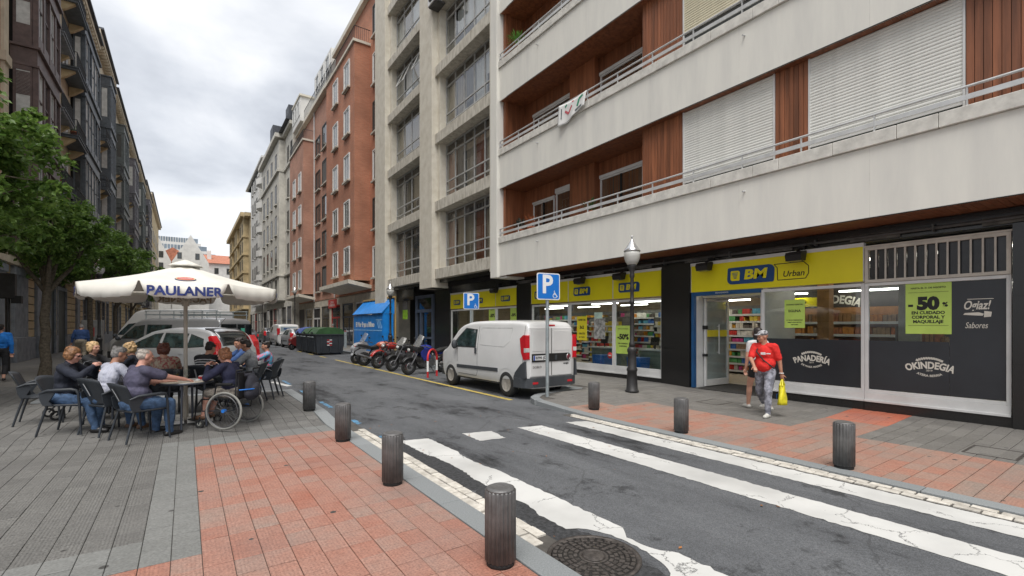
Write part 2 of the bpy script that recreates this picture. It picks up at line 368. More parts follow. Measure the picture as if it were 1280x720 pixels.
def ramp(y, a, b, lo=.03, hi=.12):
    t = min(1, max(0, (y-a)/(b-a))); t = t*t*(3-2*t); return lo + (hi-lo)*t
def zl(x, y): return ramp(y, 8.5, 9.6)
def zr(x, y): return max(ramp(y, 6.2, 8.4), ramp(x, 9.6, 11.0, .03, .07))
def slab(name, poly_x, ys, zf, m, drop=.012):
    """pavement body: poly_x(y) gives (x0, x1); follows the level function"""
    b = MB(); n = len(ys); vs = []; xs_n = 8
    for y in ys:
        x0, x1 = poly_x(y)
        for k in range(xs_n+1):
            x = x0 + (x1-x0)*k/xs_n; vs.append((x, y, zf(x,y)-drop))
    fs = []
    for j in range(n-1):
        for k in range(xs_n): q = j*(xs_n+1)+k; fs.append((q, q+1, q+xs_n+2, q+xs_n+1))
    base = len(vs); vs += [(v[0], v[1], -.01) for v in vs]
    for j in range(n-1):
        for k in (0, xs_n):
            q = j*(xs_n+1)+k; fs.append((q, q+xs_n+1, base+q+xs_n+1, base+q))
    for j in (0, n-1):
        for k in range(xs_n): q = j*(xs_n+1)+k; fs.append((q, q+1, base+q+1, base+q))
    b.add(vs, fs, m); return b.build(name)

# left pavement: broad terrace up to y 13, narrow behind the parking bays
def lx(y):
    if y <= 12.9: return (-6.4, 1.97)
    if y >= 13.6: return (-6.4, -2.65)
    t = (y-12.9)/.7; return (-6.4, 1.97 - 4.62*t)
ysl = [-12,-4,0,2,4,6,8,8.5,8.8,9.1,9.4,9.7,10.5,12,12.9,13.05,13.2,13.4,13.6,16,20,40,80,160,400]
pl = struct(slab('left_pavement', lx, ysl, zl, M_MORTAR))
pl['label'] = 'left pavement of grey and red tiles under the cafe terrace'
# right pavement: bulges out to the zebra crossing, set back behind the parking bay
def rx(y):
    if y <= 8.0: return (6.37, 11.3)
    if y >= 8.9: return (8.4, 11.3)
    t = (y-8.0)/.9; return (6.37 + 2.03*(1-math.sqrt(max(0,1-t*t))), 11.3)
ysr = [-12,-6,-2,0,2,4,5.5,6.2,6.6,7,7.4,7.8,8.0,8.2,8.4,8.55,8.7,8.8,8.86,8.9,10,14,20,40,80,160,400]
pr = struct(slab('right_pavement', rx, ysr, zr, M_MORTAR))
pr['label'] = 'right pavement of grey and faded red tiles along the shop fronts'

TW, TL = .187, .248
def tile_mesh(w, l, m, name):
    b = MB(); c = .003; w = w/2-.0022; l = l/2-.0034; h = .03
    vs = [(-w,-l,-h),(w,-l,-h),(w,l,-h),(-w,l,-h),(-w,-l,-c),(w,-l,-c),(w,l,-c),(-w,l,-c),(-w+c,-l+c,0),(w-c,-l+c,0),(w-c,l-c,0),(-w+c,l-c,0)]
    b.add(vs, [(8,9,10,11)]+[(4+i,4+(i+1)%4,8+(i+1)%4,8+i) for i in range(4)]+[(i,(i+1)%4,4+(i+1)%4,4+i) for i in range(4)], m)
    return b.mesh(name)
TM = {}
def tmesh(kind, w, l):
    k = (kind, round(w,3), round(l,3))
    if k not in TM: TM[k] = tile_mesh(w, l, {'red_tile': M_RED, 'grey_tile': M_GREY, 'smooth_tile': M_SMOOTH, 'faded_red_tile': M_REDR, 'fresh_red_tile': M_REDN, 'pale_grey_tile': M_GREYR}[kind], kind)
    return TM[k]
def lay(parent, cells, zf, limit=290):
    """cells: (kind, x, y, w, l); nearest ones as objects, the rest of a kind joined"""
    by = {}
    for c in cells: by.setdefault(c[0], []).append(c)
    for kind, cs in by.items():
        def rank(c):
            dp = c[1]*.5694 + c[2]*.822
            if dp < .5: return 1e9
            r = c[1]*.822 - c[2]*.5694
            if abs(r/dp) > 1.12: return 1e6 + dp
            return dp
        cs.sort(key=rank)
        for c in cs[:limit]:
            _, x, y, w, l = c
            e = .05; sx = (zf(x+e,y)-zf(x-e,y))/(2*e); sy = (zf(x,y+e)-zf(x,y-e))/(2*e)
            link(kind, tmesh(kind, w, l), parent, (x, y, zf(x,y)+R.uniform(-.0015,.0015)), (math.atan(sy)+R.gauss(0,.003), -math.atan(sx)+R.gauss(0,.004), R.gauss(0,.002)))
        if len(cs) > limit:
            b = MB(); gp = .0035
            for _, x, y, w, l in cs[limit:]:
                j = R.uniform(-.001,.001); w2, l2 = w/2-gp, l/2-gp
                vs = [(x+a*w2, y+c*l2, zf(x+a*w2, y+c*l2)+j) for a, c in ((-1,-1),(1,-1),(1,1),(-1,1))]
                vs += [(v[0], v[1], v[2]-.02) for v in vs]
                b.add(vs, [(0,1,2,3)]+[(i,4+i,4+(i+1)%4,(i+1)%4) for i in range(4)], tmesh(kind, w, l).materials[0])
            stuff(b.build(kind+'_field', parent, fix=True))
cells = []
x0g, y0g = .1, 4.18
for i in range(-34, 11):
    for j in range(-16, 58):
        xa, ya = x0g + i*TW, y0g + j*TL
        w = TW
        if xa + TW > 1.97: w = 1.965 - xa
        if w < .03: continue
        x, y = xa + w/2, ya + TL/2
        if y > 17.5 or x < -6.2 or x > lx(y)[1]-.1 or x > lx(y+.19)[1]-.1: 
            if not (w < TW and y < 12.7): continue
        if (0 <= i and 0 <= j < 15) or (j < 0): k = 'red_tile'
        elif i in (-1,-2) and 0 <= j < 16 or (j in (0,1) and i < 0) or (j in (15,16) and i >= -2): k = 'smooth_tile'
        else: k = 'grey_tile'
        cells.append((k, x, y, w, TL))
lay(pl, cells, zl)
cells = []
RL = .33
for i in range(0, 15):
    for j in range(-14, 76):
        xa = 6.37 + i*RL; ya = .3 + j*TW
        x, y = xa + RL/2, ya + TW/2; w = RL
        if xa + RL > 11.05: continue
        if x - w/2 < rx(y+.09)[0] - .01: continue
        red = (i < 6 and y < 6.9 - .0*i) or (i < 3 and y < 7.2)
        fresh = i >= 10 and 3.0 < y < 3.92
        mid = i >= 6 and 3.0 < y < 3.92
        k = 'fresh_red_tile' if fresh else 'faded_red_tile' if (red or mid) else 'pale_grey_tile'
        cells.append((k, x, y, w, TW))
lay(pr, cells, zr)
# far paving sheets a little above the mortar (no tiles to tell apart)
def far_sheet(name, xf, y0, y1, zf, m, parent):
    b = MB(); ys = [y0 + (y1-y0)*(k/14)**2 for k in range(15)]
    for a, c in zip(ys, ys[1:]):
        xa, xb = xf(a), xf(c)
        b.quad((xa[0],a,zf(xa[0],a)-.002),(xa[1],a,zf(xa[1],a)-.002),(xb[1],c,zf(xb[1],c)-.002),(xb[0],c,zf(xb[0],c)-.002), m)
    return b.build(name, parent, fix=True)
far_sheet('far_paving', lx, 17.6, 395, zl, M_GREYR, pl)
far_sheet('far_paving', rx, 14.2, 395, zr, M_GREYR, pr)

# kerb stones and white setts
def kerb_run(parent, pts, width, zf, L_=.9, lip=.004):
    for (xa, ya), (xb, yb) in zip(pts, pts[1:]):
        d = math.hypot(xb-xa, yb-ya); n = max(1, round(d/L_))
        for k in range(n):
            t0, t1 = k/n, (k+1)/n; ang = math.atan2(yb-ya, xb-xa)
            ux, uy = math.cos(ang), math.sin(ang); nx, ny = -uy*width, ux*width; g = .004
            p = [(xa+(xb-xa)*t0+ux*g, ya+(yb-ya)*t0+uy*g), (xa+(xb-xa)*t1-ux*g, ya+(yb-ya)*t1-uy*g)]
            q = [(p[1][0]+nx, p[1][1]+ny), (p[0][0]+nx, p[0][1]+ny)]
            ring = p + q; c = (sum(a for a, _ in ring)/4, sum(b_ for _, b_ in ring)/4)
            top = [(a-c[0], b_-c[1], zf(a, b_)+lip) for a, b_ in ring]
            b = MB(); b.add([(a, b_, -.01) for a, b_, _ in top] + top, [(4,5,6,7)]+[(i,(i+1)%4,4+(i+1)%4,4+i) for i in range(4)], M_KERB)
            b.build('kerb_stone', parent, (c[0], c[1], R.uniform(-.001,.001)), bevel=.008)
kerb_run(pl, [(1.975,-3),(1.975,12.85)], -.225, zl)
kerb_run(pl, [(2.2,12.87),(-2.42,13.66)], .2, zl, 1.0)
kerb_run(pl, [(-2.45,13.7),(-2.45,60)], .2, zl, 1.0)
kerb_run(pr, [(6.37,8.0),(6.37,-3)], -.2, zr)
arc = [(6.37 + 2.03*(1-math.sqrt(max(0,1-t*t))), 8.0 + .9*t) for t in (0,.35,.6,.78,.9,.97,1)]
kerb_run(pr, arc, .2, zr, .8)
kerb_run(pr, [(8.4,60),(8.4,8.92)], -.2, zr, 1.0)
gl = struct(MB().box(2.205,2.435,-3,8.7,-.01,.004,M_MORTAR).build('gutter')); gl['label'] = 'left gutter of white stone setts'
gr_ = struct(MB().box(5.955,6.165,-3,6.9,-.01,.004,M_MORTAR).build('gutter')); gr_['label'] = 'right gutter of white stone setts'
sm = {}
for par, x0, w in ((gl, 2.21, .11), (gr_, 5.96, .1)):
    sb = MB().box(-w/2+.005, w/2-.005, -.095, .095, -.02, .0, M_SETT)
    me = sb.mesh('sett')
    for row in range(2):
        for k in range(44):
            y = -1.0 + .2*k + (.1 if row else 0)
            if y > 8.6 or (par is gr_ and y > 6.8): continue
            if par is gl and math.hypot(x0+w*(row+.5)-2.49, y-2.53) < .46: continue
            o = link('sett', me, par, (x0 + w*(row+.5), y, .016+R.uniform(-.003,.003)), (R.gauss(0,.015), R.gauss(0,.015), R.gauss(0,.02)))
            o.scale = (R.uniform(.93,1.03), R.uniform(.92,1.02), 1)
            if R.random() < .6:
                bv = o.modifiers.new('bevel','BEVEL'); bv.width = .006; bv.segments = 1

# road markings: sheets with ragged, chipped edges
def ragged(name, poly, m, z=.004, amp=.012, step=.05, label=None, chips=(), seed=1):
    r = random.Random(seed); out = []
    for (xa, ya), (xb, yb) in zip(poly, poly[1:]+poly[:1]):
        d = math.hypot(xb-xa, yb-ya); n = max(1, int(d/step)); nx, ny = -(yb-ya)/d, (xb-xa)/d
        for k in range(n):
            t = k/n; o = r.gauss(0, amp)*.6 + (0 if k == 0 else 0)
            x, y = xa+(xb-xa)*t, ya+(yb-ya)*t
            for cx, cy, cr, ca in chips:
                q = math.hypot(x-cx, y-cy)
                if q < cr: o += ca*(1-(q/cr)**2)**.5
            out.append((x+nx*o, y+ny*o))
    bm = bmesh.new(); vs = [bm.verts.new((x,y,z)) for x, y in out]
    es = [bm.edges.new((vs[i], vs[(i+1)%len(vs)])) for i in range(len(vs))]
    bmesh.ops.triangle_fill(bm, use_beauty=True, edges=es, normal=(0,0,1))
    me = bpy.data.meshes.new(name); bm.to_mesh(me); bm.free(); me.materials.append(m)
    for p in me.polygons:
        if p.normal.z < 0: me.flip_normals(); break
    o = link(name, me); struct(o); o['label'] = label or name.replace('_',' '); return o
ragged('zebra_stripe', [(2.66,-1),(3.07,-1),(3.04,6.62),(2.62,6.72)], M_WPAINT, label='white zebra stripe beside the manhole cover', seed=3,
       chips=[(2.64,5.2,.6,.07),(2.62,4.3,.3,.03),(2.62,3.7,.3,.05),(2.62,2.5,.5,.24)])
ragged('zebra_stripe', [(4.66,-1),(5.1,-1),(5.03,6.36),(4.6,6.48)], M_WPAINT, label='middle white zebra stripe, cracked near the right edge of the road', seed=4)
ragged('zebra_stripe', [(5.56,-1),(5.945,-1),(5.93,6.2),(5.55,6.34)], M_WPAINT, label='white zebra stripe along the right gutter', seed=5)
ragged('paint_patch', [(3.6,6.05),(4.02,5.98),(4.1,6.5),(3.62,6.62)], M_WPAINT, label='square remnant of a worn white zebra stripe', seed=6)
ragged('yellow_line', [(6.12,8.95),(6.24,8.95),(6.24,24.5),(6.12,24.5)], M_YPAINT, label='yellow line along the motorcycle parking', amp=.006, seed=7)
for y in (26.5, 29.5, 33): ragged('yellow_line', [(6.12,y),(6.24,y),(6.24,y+1.3),(6.12,y+1.3)], M_YPAINT, label='yellow dash beside the rubbish containers', amp=.006, seed=int(y))
for y, l in ((6.85,.4),(8.25,.5),(10.2,1.0),(12.4,1.0),(15,1.2)):
    ragged('blue_line', [(2.46,y),(2.55,y),(2.55,y+l),(2.46,y+l)], M_BPAINT, label='blue dash along the left parking lane', amp=.008, seed=int(y*7))
for y in (11.6, 14.6): ragged('white_line', [(2.1,y+1.3),(2.25,y+1.5),(2.5,y),(2.35,y-.05)], M_WPAINT, label='white parking bay line', amp=.008, seed=int(y*3))
# dark tar repair along the left of the crossing
M_TAR = mat('tar_patch', (.03,.031,.033), .9, var=.4, vs=25, coords='World', bump=.8, bs=110)
ragged('tar_patch', [(2.44,2.05),(2.72,2.0),(2.75,7.0),(2.44,7.0)], M_TAR, z=.002, amp=.03, label='dark tar strip between gutter and zebra stripe', seed=9)

# manhole cover
M_IRON = mat('cast_iron', (.075,.066,.06), .6, metal=.5, var=.3, vs=20, bump=.25, bs=120)
M_IRON_D = mat('cast_iron_groove', (.022,.02,.018), .8, metal=.3, var=.3, vs=20)
mh = thing('manhole_cover', 'round cast iron manhole cover cut into the zebra stripe', 'manhole cover', (2.49,2.53,0))
b = MB(); b.lathe([(.385,0),(.385,.012),(.352,.012),(.35,.004)], M_IRON, 48); b.build('frame', mh); mh.scale = (.9,.9,1)
b = MB(); b.lathe([(.345,0),(.345,.0085),(.0,.0085)], M_IRON_D, 48); b.build('lid', mh)
b = MB(); b.lathe([(.12,.008),(.12,.014),(.1,.014),(.1,.0095)], M_IRON, 32); b.lathe([(.09,.008),(.085,.0145),(.03,.0175),(.0,.0175)], M_IRON, 24)
b.build('boss', mh)
b = MB()
for rr, n in ((.15,14),(.19,18),(.232,22),(.276,26),(.32,30)):
    for k in range(n):
        a = 2*PI*(k+(.5 if int(rr*100)%2 else 0))/n
        if int(rr*1000) in (232,) and k % 6 == 0: ww, hh = .05, .045
        else: ww, hh = (2*PI*rr/n*.74, .03) if k % 3 else (2*PI*rr/n*.5, .036)
        b.obox((rr*math.cos(a), rr*math.sin(a), .011), (hh, ww, .007), Matrix.Rotation(a,3,'Z'), M_IRON)
for a in range(0, 360, 45): b.obox((.3*math.cos(rad(a+20)), .3*math.sin(rad(a+20)), .0105), (.07,.018,.006), Matrix.Rotation(rad(a+20),3,'Z'), M_IRON)
o = b.build('tread', mh)
# inspection covers in the right pavement
for (x, y, lab) in ((8.85,1.5,'square pavement inspection cover in front of the dark shop window'), (9.6,6.0,'rectangular pavement inspection cover near the shop door')):
    h = thing('inspection_cover', lab, 'inspection cover', (x, y, zr(x,y)))
    b = MB()
    for (xa, xb, ya, yb) in ((-.32,.32,-.26,-.235),(-.32,.32,.235,.26),(-.32,-.295,-.235,.235),(.295,.32,-.235,.235)): b.box(xa,xb,ya,yb,-.02,.005,M_IRON)
    b.build('frame', h)
    MB().box(-.29,.29,-.23,.23,-.02,.003,M_GREYR).build('lid', h, bevel=.003)
# a few fallen leaves
M_DRY = mat('dry_leaf', (.25,.1,.03), .8, var=.3)
lv = MB()
for k in range(26):
    x, y = R.uniform(2.4,5.8), R.uniform(2.2,8); s = R.uniform(.012,.03); a = R.uniform(0,6.28)
    lv.add([(x+s*math.cos(a+t)*(1 if i%2 else .5), y+s*math.sin(a+t)*(1 if i%2 else .5), .009+R.uniform(0,.006)) for i, t in enumerate((0,1.57,3.14,4.71))], [(0,1,2,3)], M_DRY)
stuff(lv.build('fallen_leaves'))['label'] = 'small dry leaves scattered on the road'
# ---------------------------------------------------------------- helpers for buildings (world coordinates under a placed root)
def base_of(o):
    v = Vector((0,0,0))
    while o is not None: v += o.location; o = o.parent
    return v
def wb(b, name, parent, bevel=0, **k):
    """build a mesh given in world coordinates under an unrotated parent"""
    off = base_of(parent)
    b.v = [(x-off.x, y-off.y, z-off.z) for x, y, z in b.v]
    return b.build(name, parent, bevel=bevel, **k)
def inst(name, me, parent, x, y, z, rot=None):
    off = base_of(parent); return link(name, me, parent, (x-off.x, y-off.y, z-off.z), rot)
def print_on(parent, s, size, m, x, y, z, name='lettering', **k):
    o = base_of(parent); return lettering(s, size, m, parent, wallM(x-o.x, y-o.y, z-o.z), name, **k)

def glass_mat(name, tint, refl=1.0, rough=0.0, ior=1.5):
    m = bpy.data.materials.new(name); m.use_nodes = True; nt = m.node_tree; N, L = nt.nodes, nt.links; N.clear()
    o = N.new('ShaderNodeOutputMaterial'); mx = N.new('ShaderNodeMixShader'); t = N.new('ShaderNodeBsdfTransparent'); g = N.new('ShaderNodeBsdfGlossy')
    t.inputs[0].default_value = col4(tint); g.inputs['Roughness'].default_value = rough; g.inputs['Color'].default_value = (refl,refl,refl,1)
    f = N.new('ShaderNodeFresnel'); f.inputs['IOR'].default_value = ior
    gm = N.new('ShaderNodeNewGeometry'); iv = N.new('ShaderNodeMath'); iv.operation = 'SUBTRACT'; iv.inputs[0].default_value = 1.0; L.new(gm.outputs['Backfacing'], iv.inputs[1])
    ml = N.new('ShaderNodeMath'); ml.operation = 'MULTIPLY'; L.new(f.outputs[0], ml.inputs[0]); L.new(iv.outputs[0], ml.inputs[1])
    L.new(ml.outputs[0], mx.inputs[0]); L.new(t.outputs[0], mx.inputs[1]); L.new(g.outputs[0], mx.inputs[2]); L.new(mx.outputs[0], o.inputs[0])
    MATS[name] = m; return m
M_GLASS = glass_mat('shop_glass', (.82,.86,.86), ior=1.6)
M_CARGLASS = glass_mat('vehicle_glass', (.28,.33,.33), ior=1.7)
M_DRINK = glass_mat('drinking_glass', (.93,.95,.94), ior=1.45)
M_WHITE = mat('cream_render', (.635,.623,.58), .8, var=.05, vs=2.4, coords='World', c2=(.73,.715,.655), bump=.08, bs=30, lo=.28, hi=.6, stretch=(1,1,.16), detail=8)
M_COPE = mat('coping_stone', (.56,.545,.5), .75, var=.1, vs=5, coords='World', bump=.1)
def wood_mat():
    m = mat('stained_wood', (.155,.056,.025), .5, var=.2, vs=9, coords='World', stretch=(1,1,.06), c2=(.3,.108,.048), obj_var=.22, bump=.15, bs=30)
    return m
M_WOOD = wood_mat()
M_WOODD = mat('wood_groove', (.012,.006,.004), .9)
M_ALU = mat('white_metal', (.6,.6,.59), .4, var=.06, vs=2)
M_RAIL = mat('grey_painted_rail', (.52,.53,.53), .4, metal=.2, var=.08)
M_SLAT = mat('white_slat', (.68,.68,.64), .55, var=.05, obj_var=.035)
M_SLATC = mat('cream_slat', (.62,.57,.42), .55, var=.05, obj_var=.03)
M_GRAN = mat('black_granite', (.012,.012,.012), .22, var=.5, vs=160, coords='World', c2=(.035,.034,.033), spec=.5, lo=.45, hi=.7)
M_DARK = mat('dark_interior', (.014,.013,.012), .9)
M_CURT = mat('grey_curtain', (.11,.105,.1), .9, var=.25, vs=7, coords='World', stretch=(1,9,.05))
M_PANE = mat('window_pane', (.045,.05,.052), .03, var=.2, vs=.8, coords='World', spec=.9)
M_YEL = mat('yellow_sign_panel', (.74,.65,.012), .35, var=.03, vs=1)
M_BLUE = mat('navy_print', (.012,.06,.19), .4, var=.03)
M_VINYL = mat('charcoal_vinyl', (.023,.026,.031), .32, var=.08, vs=1.5, coords='World')
M_CREAMP = mat('cream_print', (.62,.59,.52), .6, var=.05)
M_BLACKP = mat('black_print', (.012,.012,.012), .6)
M_LIME = mat('lime_poster', (.46,.62,.12), .5, var=.04)
M_YPOST = mat('yellow_poster', (.72,.62,.03), .5, var=.04)
M_PIPE = mat('dark_pipe', (.06,.06,.058), .6, var=.2)
M_BLUEF = mat('blue_door_frame', (.015,.075,.19), .4)
M_LAMP = mat('shop_tube', (1,.95,.85), .5, emit=5, var=.0)

# ---------------------------------------------------------------- the white apartment block with the supermarket
WB = thing('apartment_block', 'cream apartment block with wood clad balconies above the yellow signed supermarket', 'apartment building', (11,8,0))
XF, XS, XB = 10.1, 10.28, 11.2
Y0, Y1 = -7.0, 15.45
slat_me = {}
def slat_mesh(w, m, key):
    k = (round(w,2), key)
    if k not in slat_me:
        b = MB(); n = 5; vs = []; h = .058
        prof = [(0,-h/2),(-.009,-h*.3),(-.012,0),(-.009,h*.32),(0,h/2),(.004,h/2),(.004,-h/2)]
        b.prism(prof, -w/2, w/2, m, axis='Y'); slat_me[k] = b.mesh('slat')
    return slat_me[k]
board_me = {}
def wood_panel(y0, y1, z0, z1, x, parent=WB, singly=True, side=None):
    """vertical boards with dark joints; side = +1/-1 adds the return into the loggia"""
    pn = wb(MB().box(x+.022, XB+.3, y0+.001, y1-.001, z0, z1, M_WOODD), 'wood_panel', parent)
    n = max(1, round((y1-y0)/.098)); w = (y1-y0)/n
    if singly:
        k = (round(w,4), round(z1-z0,3))
        if k not in board_me: board_me[k] = MB().box(0, .022, -w/2+.004, w/2-.004, 0, z1-z0, M_WOOD).mesh('board')
        for i in range(n): inst('board', board_me[k], pn, x, y0+w*(i+.5), z0)
    else:
        b = MB()
        for i in range(n): b.box(x, x+.022, y0+w*i+.004, y0+w*(i+1)-.004, z0, z1, M_WOOD)
        wb(b, 'cladding', pn)
    if side:
        b = MB(); ys = y1 if side > 0 else y0; m_ = 9; sw = (XB-x)/m_
        for i in range(m_): b.box(x+sw*i+.004, x+sw*(i+1)-.004, ys, ys+side*.02, z0, z1, M_WOOD)
        wb(b, 'return_cladding', pn)
    return pn
def shutter(y0, y1, z0, z1, m, key, singly, parent=WB):
    s = wb(MB().box(XS+.03, XS+.06, y0, y1, z0-.4, z1, M_DARK), 'roller_shutter', parent)
    gp = MB(); gp.box(XS-.02, XS+.03, y0, y0+.03, z0-.4, z1, M_ALU); gp.box(XS-.02, XS+.03, y1-.03, y1, z0-.4, z1, M_ALU); wb(gp, 'guide_rail', s)
    n = int((z1-z0)/.06)
    me = slat_mesh(y1-y0-.06, m, key)
    for i in range(n): 
        inst('slat', me, s, XS+.012, (y0+y1)/2, z1-.03-.06*i, (0, R.gauss(0,.03), R.gauss(0,.0008)))
    wb(MB().box(XS-.004, XS+.026, y0+.03, y1-.03, z1-.06*n-.04, z1-.06*n-.003, M_ALU), 'bottom_bar', s)
    wb(MB().box(XS+.02, XS+.03, y0+.03, y1-.03, z0-.4, z1-.06*n-.05, M_PANE), 'pane', s)
    return s
def loggia_window(y0, y1, z0, z1, box_h, panes, curt, parent=WB, split=True):
    w = MB(); x = XB-.06; f = .05
    w.box(x, XB, y0, y0+f, z0, z1, M_ALU); w.box(x, XB, y1-f, y1, z0, z1, M_ALU); w.box(x, XB, y0+f, y1-f, z1-f, z1, M_ALU); w.box(x, XB, y0+f, y1-f, z0, z0+f, M_ALU)
    if panes > 1:
        for k in range(1, panes): yy = y0+(y1-y0)*k/panes; w.box(x-.006, XB, yy-.035, yy+.035, z0+f, z1-f, M_DARK if split else M_ALU)
    o = wb(w, 'loggia_window', parent)
    wb(MB().box(x-.03, XB-.001, y0-.02, y1+.02, z1+.003, z1+box_h, M_ALU), 'roller_box', o)
    for k in range(panes):
        ya = y0+f+(y1-y0-2*f)*k/panes+.03; yb_ = y0+f+(y1-y0-2*f)*(k+1)/panes-.03
        wb(MB().box(XB-.035, XB-.028, ya, yb_, z0+f, z1-f, M_GLASS), 'pane', o)
    c = MB(); vs = []; fs = []; n = int((y1-y0)/.035)
    for i in range(n+1):
        y = y0+f+(y1-y0-2*f)*i/n; xx = XB-.015+.008*math.sin(i*1.9)+R.uniform(-.003,.003); vs += [(xx,y,z0),(xx,y,z1)]
    for i in range(n): fs.append((2*i,2*i+2,2*i+3,2*i+1))
    c.add(vs, fs, curt, True); wb(c, 'curtain', o, fix=False)
    return o
wallm = MB()
wallm.box(XB, 16, Y0, 15.44, 3.75, 26, M_WOODD)                    # the mass behind the balconies
wallm.box(17.5, 18, Y0, 15.44, 0, 3.75, M_DARK)
wb(wallm, 'wall', WB)
NL = 6
for n in range(NL):
    zb = 3.65 + 3.42*n; zt = zb + 3.42; near = n < 2
    pp = MB(); pp.box(XF, XF+.16, Y0, Y1, zb, zb+1.28, M_WHITE)
    par = wb(pp, 'parapet', WB, bevel=.01)
    # coping stones with open joints
    ys = Y1; k = 0
    while ys > Y0:
        L_ = .98 if k % 3 else .55
        cm = MB().box(-.06, .14, -L_/2+.004, L_/2-.004, 0, .24, M_COPE) if k < 3 and n == 0 else None
        ya = max(ys-L_, Y0)
        key = ('cope', round(ys-ya,2))
        if key not in board_me: board_me[key] = MB().box(-.055, .2, -(ys-ya)/2+.003, (ys-ya)/2-.003, 0, .24, M_COPE).mesh('coping_stone')
        if near: 
            o = inst('coping_stone', board_me[key], par, XF, (ys+ya)/2, zb+1.281+R.uniform(-.002,.002)); bv = o.modifiers.new('bevel','BEVEL'); bv.width = .008; bv.segments = 1
        ys -= L_; k += 1
    if not near: wb(MB().box(XF-.055, XF+.2, Y0, Y1, zb+1.281, zb+1.52, M_COPE), 'coping', par)
    fl = MB(); fl.box(XF+.161, XB+.2, Y0, Y1-.01, zb+.03, zb+.3, M_COPE); fl.box(XF-.006, XF+.004, Y0, Y1-.5, zb-.004, zb+.012, M_DARK)
    wb(fl, 'balcony_floor', WB)
    # soffit boards run from the front to the back
    sf = MB(); sf.box(XF+.17, XB+.1, Y0, Y1-.02, zb+.012, zb+.028, M_WOODD)
    k = 0; y = Y1-.05
    while y > Y0+.1:
        sf.box(XF+.02, XB+.1, y-.094, y, zb-.008 if near else zb-.006, zb+.012, M_WOOD); y -= .1
    wb(sf, 'soffit', WB)
    # spouts
    sp = MB()
    for y in (12.98, 5.6, -.6): sp.cyl((XF-.09,y,zb+1.0),(XF+.02,y,zb+1.03),.018,M_RAIL,n=8)
    wb(sp, 'spout', par)
    jn = MB(); y = Y1-2.43
    while y > Y0: jn.box(XF-.0012, XF+.01, y-.003, y+.003, zb, zb+1.279, M_COPE); y -= 2.43
    wb(jn, 'panel_joint', par)
    # railing
    rl = MB(); rl.tube([(XF+.0,Y0,zb+1.83),(XF,Y1-.03,zb+1.83)], .023, M_RAIL, 8); top = wb(rl, 'railing', WB)
    wb(MB().box(XF-.012, XF+.012, Y0, Y1-.02, zb+1.625, zb+1.705, M_RAIL), 'flat_bar', top)
    if 'post' not in board_me:
        board_me['post'] = MB().box(-.02,.02,-.009,.009,0,.31,M_RAIL).mesh('post')
    y = 15.38
    while y > Y0:
        inst('post', board_me['post'], top, XF+.005, y, zb+1.52); y -= 1.215
    # wall behind: loggia between y 8.55 and 15.3, then panels and shutters
    zo = zb+.3; zc = zt-.01
    wood_panel(15.3, 15.44, zo, zc, XS, side=-1, singly=near)
    wood_panel(7.29, 8.55, zo, zc, XS, side=1, singly=near)
    b = MB()
    y = 8.56
    while y < 15.28: b.box(XB-.02, XB-.001, y+.004, min(y+.098,15.28)-.002, zo, zc, M_WOOD); y += .1
    wb(b, 'loggia_cladding', WB)
    if n == 0:
        loggia_window(13.36, 14.63, zo, zb+2.78, .07, 2, M_CURT); loggia_window(12.3, 13.26, zo, zb+2.9, .16, 1, M_CURT)
        loggia_window(9.25, 11.02, zo, zb+2.86, .1, 2, M_CURT)
    elif n < 4:
        loggia_window(12.33, 14.63, zo, zb+2.75, .1, 1, M_CURT); loggia_window(9.25, 11.02, zo, zb+2.8, .1, 1, M_CURT)
    if n < 4:
        b = MB()
        for i in range(12): b.box(XB-.24, XB-.021, 11.11+i*.1, 11.11+i*.1+.095, zo, zc, M_WOOD)
        wb(b, 'loggia_pier', WB)
    if n == 0:
        shutter(5.04, 7.285, zb+1.66, zc, M_SLAT, 'w', True); wood_panel(4.39, 5.035, zo, zc, XS)
        shutter(2.07, 4.385, zb+1.66, zc, M_SLAT, 'w', True); wood_panel(.75, 2.065, zo, zc, XS)
        shutter(-1.6, .745, zb+1.66, zc, M_SLAT, 'w', False); wood_panel(Y0+.02, -1.605, zo, zc, XS, singly=False)
    elif n < 4:
        shutter(5.04, 7.285, zb+1.95, zc, M_SLATC if n == 1 else M_SLAT, 'c' if n == 1 else 'w', True); wood_panel(4.39, 5.035, zo, zc, XS)
        shutter(2.07, 4.385, zb+1.66, zc, M_SLAT, 'w', n == 1); wood_panel(Y0+.02, 2.065, zo, zc, XS, singly=False)
    else:
        wood_panel(Y0+.02, 7.28, zo, zc, XS, singly=False)
wb(MB().box(9.98, 11.4, 15.452, 15.93, 3.6, 26, M_WHITE), 'end_fin', WB, bevel=.015)
wb(MB().box(XF+.05, 11.2, 15.0, 15.449, 3.56, 3.63, M_WHITE), 'fin_return', WB)
wb(MB().box(9.9, 16.5, Y0, 15.9, 26, 26.4, M_WHITE), 'roof', WB)

